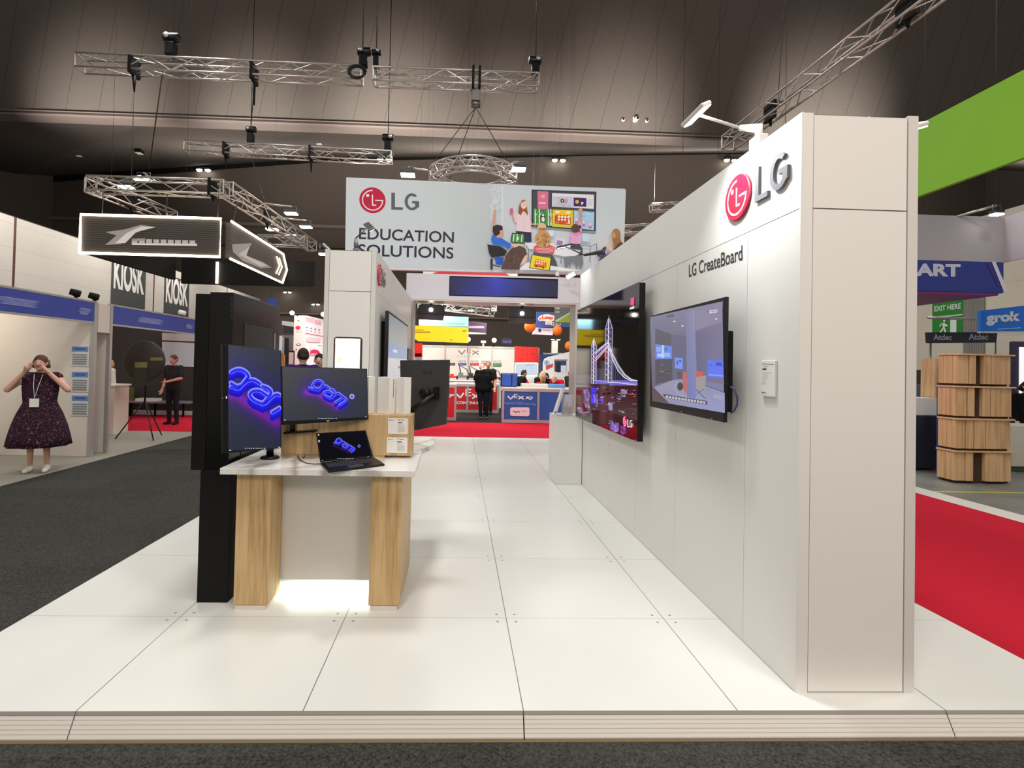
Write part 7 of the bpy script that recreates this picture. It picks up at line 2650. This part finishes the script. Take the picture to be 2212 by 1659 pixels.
b.build('slats', mat('grille_grey', (140, 136, 128), .6), vg)
# blue 'grok' sign and dark bar sign, hung
YGk = 9.4
bq = [(2119, 671), (2300, 650), (2300, 716), (2119, 716)]
gk = flat_box('hanging_sign', 'bright blue hanging sign with white lettering at the right edge', 'sign', bq, YGk, .08, mat('azure_board', (22, 106, 206), .5, emit=.12))
a = Art((0, YGk - .004, 0), (0, -1, 0), .0015)
a.text('grok', (2130, 704), (2204, 699), (2130, 676), (232, 240, 250), .05)
a.line([(2155, 711), (2205, 708)], 1.8, (170, 206, 244), rnd_=False)
a.build('sign_lettering', M_PRINT, gk)
MB().prism([aY(u, v, YGk - .002) for u, v in ((2119, 716), (2300, 716), (2300, 720), (2119, 719))], (0, .09, 0)).build('white_edge', M_WHITE, gk)
YAt = 10.2
at_ = flat_box('hanging_sign', 'dark bar sign with two white words above the wooden crates', 'sign', [(2004, 718), (2155, 717), (2152, 740), (2006, 741)], YAt, .08, mat('slate_board', (54, 56, 66), .5))
a = Art((0, YAt - .004, 0), (0, -1, 0), .0015)
a.text('Atdec', (2016, 735), (2056, 735), (2016, 722), (196, 198, 204), .03)
a.text('Atdec', (2092, 734), (2134, 734), (2092, 721), (196, 198, 204), .03)
a.build('sign_lettering', M_PRINT, at_)
tv_p = T('gantry', 'slim aluminium frame holding the dark bar sign and the blue sign', 'frame', (aY(2080, 800, 10.3)[0], 10.3, GZ))
for u in (2010, 2150):
    p = aY(u, 730, 10.3)
    MB().tube([(p[0], 10.3, GZ), (p[0], 10.3, p[2] + .1)], .025, 8).build('upright', M_ALUP, tv_p)
p0_, p1_ = aY(2005, 686, 10.3), aY(2125, 690, 10.3)
MB().tube([p0_, p1_], .035, 8).build('cross_bar', M_ALUP, tv_p)
# wooden crates
M_CRATE = wood('pine_crate', (214, 178, 134), (180, 138, 96), 'z', .5)
M_CRATE2 = wood('pine_board_light', (220, 184, 142), (190, 148, 106), 'x', .5)
M_CRATED = mat('crate_hollow', (62, 46, 32), .9)
YCr = 5.6
gx0, gx1 = aY(2064, 1040, YCr)[0], aY(2183, 1040, YCr)[0]
ztop = aY(2100, 764, YCr)[2]
hh = (ztop - GZ) / 4
cx = (gx0 + gx1) / 2
for i in range(4):
    z0 = GZ + .001 + hh * i
    ang = math.radians((-2, 1, -1, 2)[i])
    t_ = T('wooden_crate', 'pine wooden crate, %s of the stack of four beside the red carpet' % ('bottom', 'second from the bottom', 'second from the top', 'top')[i], 'crate', (cx, YCr + .15, z0), 'stacked wooden crates')
    w_, d_ = (gx1 - gx0) / 2, .15
    ex, ey = np.array([math.cos(ang), math.sin(ang), 0]), np.array([-math.sin(ang), math.cos(ang), 0])
    o_ = np.array([cx, YCr + .15, z0])
    B_ = lambda bm, x0, x1, y0, y1, z0_, z1_: bm.obox(o_ + ex * x0 + ey * y0 + np.array([0, 0, z0_]), ex * (x1 - x0), ey * (y1 - y0), (0, 0, z1_ - z0_))
    B_(MB(), -w_ + .02, w_ - .02, -d_ + .03, d_, .0, hh - .012).build('crate_core', M_CRATED, t_)
    b = MB()
    edges = [(-1, -.62), (-.60, -.36), (-.1, .18), (.2, .52), (.54, .98)] if i != 1 else [(-1, -.7), (-.68, -.42), (-.4, 0), (.02, .4), (.42, .7), (.72, .98)]
    if i == 0:
        edges = [(-1, -.66), (-.64, -.38), (.02, .4), (.42, .72), (.74, .98)]
    for (s0, s1) in edges:
        bulge = .035 * (1 - ((s0 + s1) / 2) ** 2)
        B_(b, w_ * s0, w_ * s1 - .004, -d_ - bulge, -d_ + .03, .03, hh - .03)
    b.build('front_boards', M_CRATE, t_, bev=.004)
    b = MB()
    for k in range(4):
        B_(b, -w_ - .012, -w_ + .02, -d_ + .075 * k, -d_ + .075 * k + .071, .03, hh - .03)
    b.build('side_boards', M_CRATE, t_, bev=.004)
    b = MB()
    B_(b, -w_ - .03, w_ + .03, -d_ - .05, d_, hh - .03, hh - .004)
    b.build('lid_board', M_CRATE2, t_, bev=.005)
# behind the crates
t_ = T('draped_table', 'dark navy draped table between the pillar and the crates', 'table', (aY(2004, 950, 6.6)[0], 6.9, GZ))
x0, x1 = aY(1960, 950, 6.6)[0], aY(2034, 950, 6.6)[0]
MB().box(x0, x1, 6.6, 7.4, GZ + .02, aY(2004, 898, 6.6)[2]).build('table_drape', mat('navy_cloth', (30, 30, 50), .9), t_, bev=.02)
zt_ = aY(2004, 898, 6.6)[2]
xa, xb = aY(1975, 880, 6.7)[0], aY(2027, 880, 6.7)[0]
tagd(MB().box(xa, xb, 6.7, 7.2, zt_ + .001, aY(2004, 860, 6.7)[2]).build('white_case', M_WHITE, None, (xa, 6.7, zt_)), 'white box standing on the navy draped table', 'box')
for (u0, u1, v0, v1, c, lab, y) in [(1975, 2018, 830, 858, (96, 100, 112), 'grey screen standing behind the white box', 7.8), (1970, 2030, 800, 828, (60, 58, 60), 'dark equipment case above the grey screen', 8.4)]:
    p0_, p1_ = aY(u0, v1, y), aY(u1, v0, y)
    t_ = T('equipment_unit', lab, 'equipment', ((p0_[0] + p1_[0]) / 2, y, GZ))
    MB().box(p0_[0], p1_[0], y, y + .3, p0_[2], p1_[2]).build('unit_body', mat('unit_%d' % c[0], c, .5), t_, bev=.01)
    MB().box((p0_[0] + p1_[0]) / 2 - .05, (p0_[0] + p1_[0]) / 2 + .05, y + .1, y + .2, GZ + .001, p0_[2]).build('unit_stand', M_BLACK, t_)
t_ = T('leaning_board', 'small blue board standing left of the wooden crates', 'board', (aY(2036, 860, 6.3)[0], 6.3, GZ))
p0_, p1_ = aY(2028, 880, 6.3), aY(2046, 826, 6.3)
MB().box(p0_[0], p1_[0], 6.3, 6.34, GZ + .002, p1_[2]).build('panel_board', mat('panel_blue', (50, 70, 140), .5), t_)
tagd(MB().box(aY(2021, 800, 6.8)[0], aY(2045, 800, 6.8)[0], 6.8, 7.1, GZ + .002, aY(2030, 775, 6.8)[2]).build('wooden_post_box', M_CRATE, None, (aY(2030, 800, 6.8)[0], 6.9, GZ)), 'narrow wooden box standing left behind the crates', 'box')
# right edge: purple arch screen, white counter, black chair back
t_ = T('arch_screen', 'purple framed standing screen at the right edge beyond the crates', 'screen', (aY(2215, 800, 8.2)[0], 8.2, GZ))
x0 = aY(2189, 800, 8.2)[0]
zt_ = aY(2195, 737, 8.2)[2]
MB().box(x0, x0 + 1.2, 8.2, 8.3, GZ + .001, zt_).build('frame', mat('dark_purple_frame', (54, 46, 78), .5), t_, bev=.03)
MB().box(x0 + .12, x0 + 1.08, 8.185, 8.199, .7, zt_ - .12).build('lit_panel', mat('soft_white_panel', (236, 234, 240), .4, emit=.8), t_)
t_ = T('white_counter', 'white counter at the right edge behind the crates', 'counter', (aY(2215, 960, 6.6)[0], 6.6, GZ))
x0 = aY(2187, 960, 6.6)[0]
MB().box(x0, x0 + 1.2, 6.6, 7.1, GZ + .09, aY(2200, 920, 6.6)[2]).build('counter_body', mat('offwhite_counter', (206, 202, 190), .5), t_)
MB().box(x0 + .05, x0 + 1.15, 6.65, 7.05, GZ + .001, GZ + .09).build('plinth_base', mat('green_base', (60, 96, 60), .6), t_)
human('person in black standing behind the white counter at the right edge', (aY(2216, 900, 7.6)[0], 7.6, GZ), 170, 1.6, [SK_A, (18, 18, 20), (24, 24, 26), (20, 20, 20)], None, (30, 24, 22), .05, 1.0)
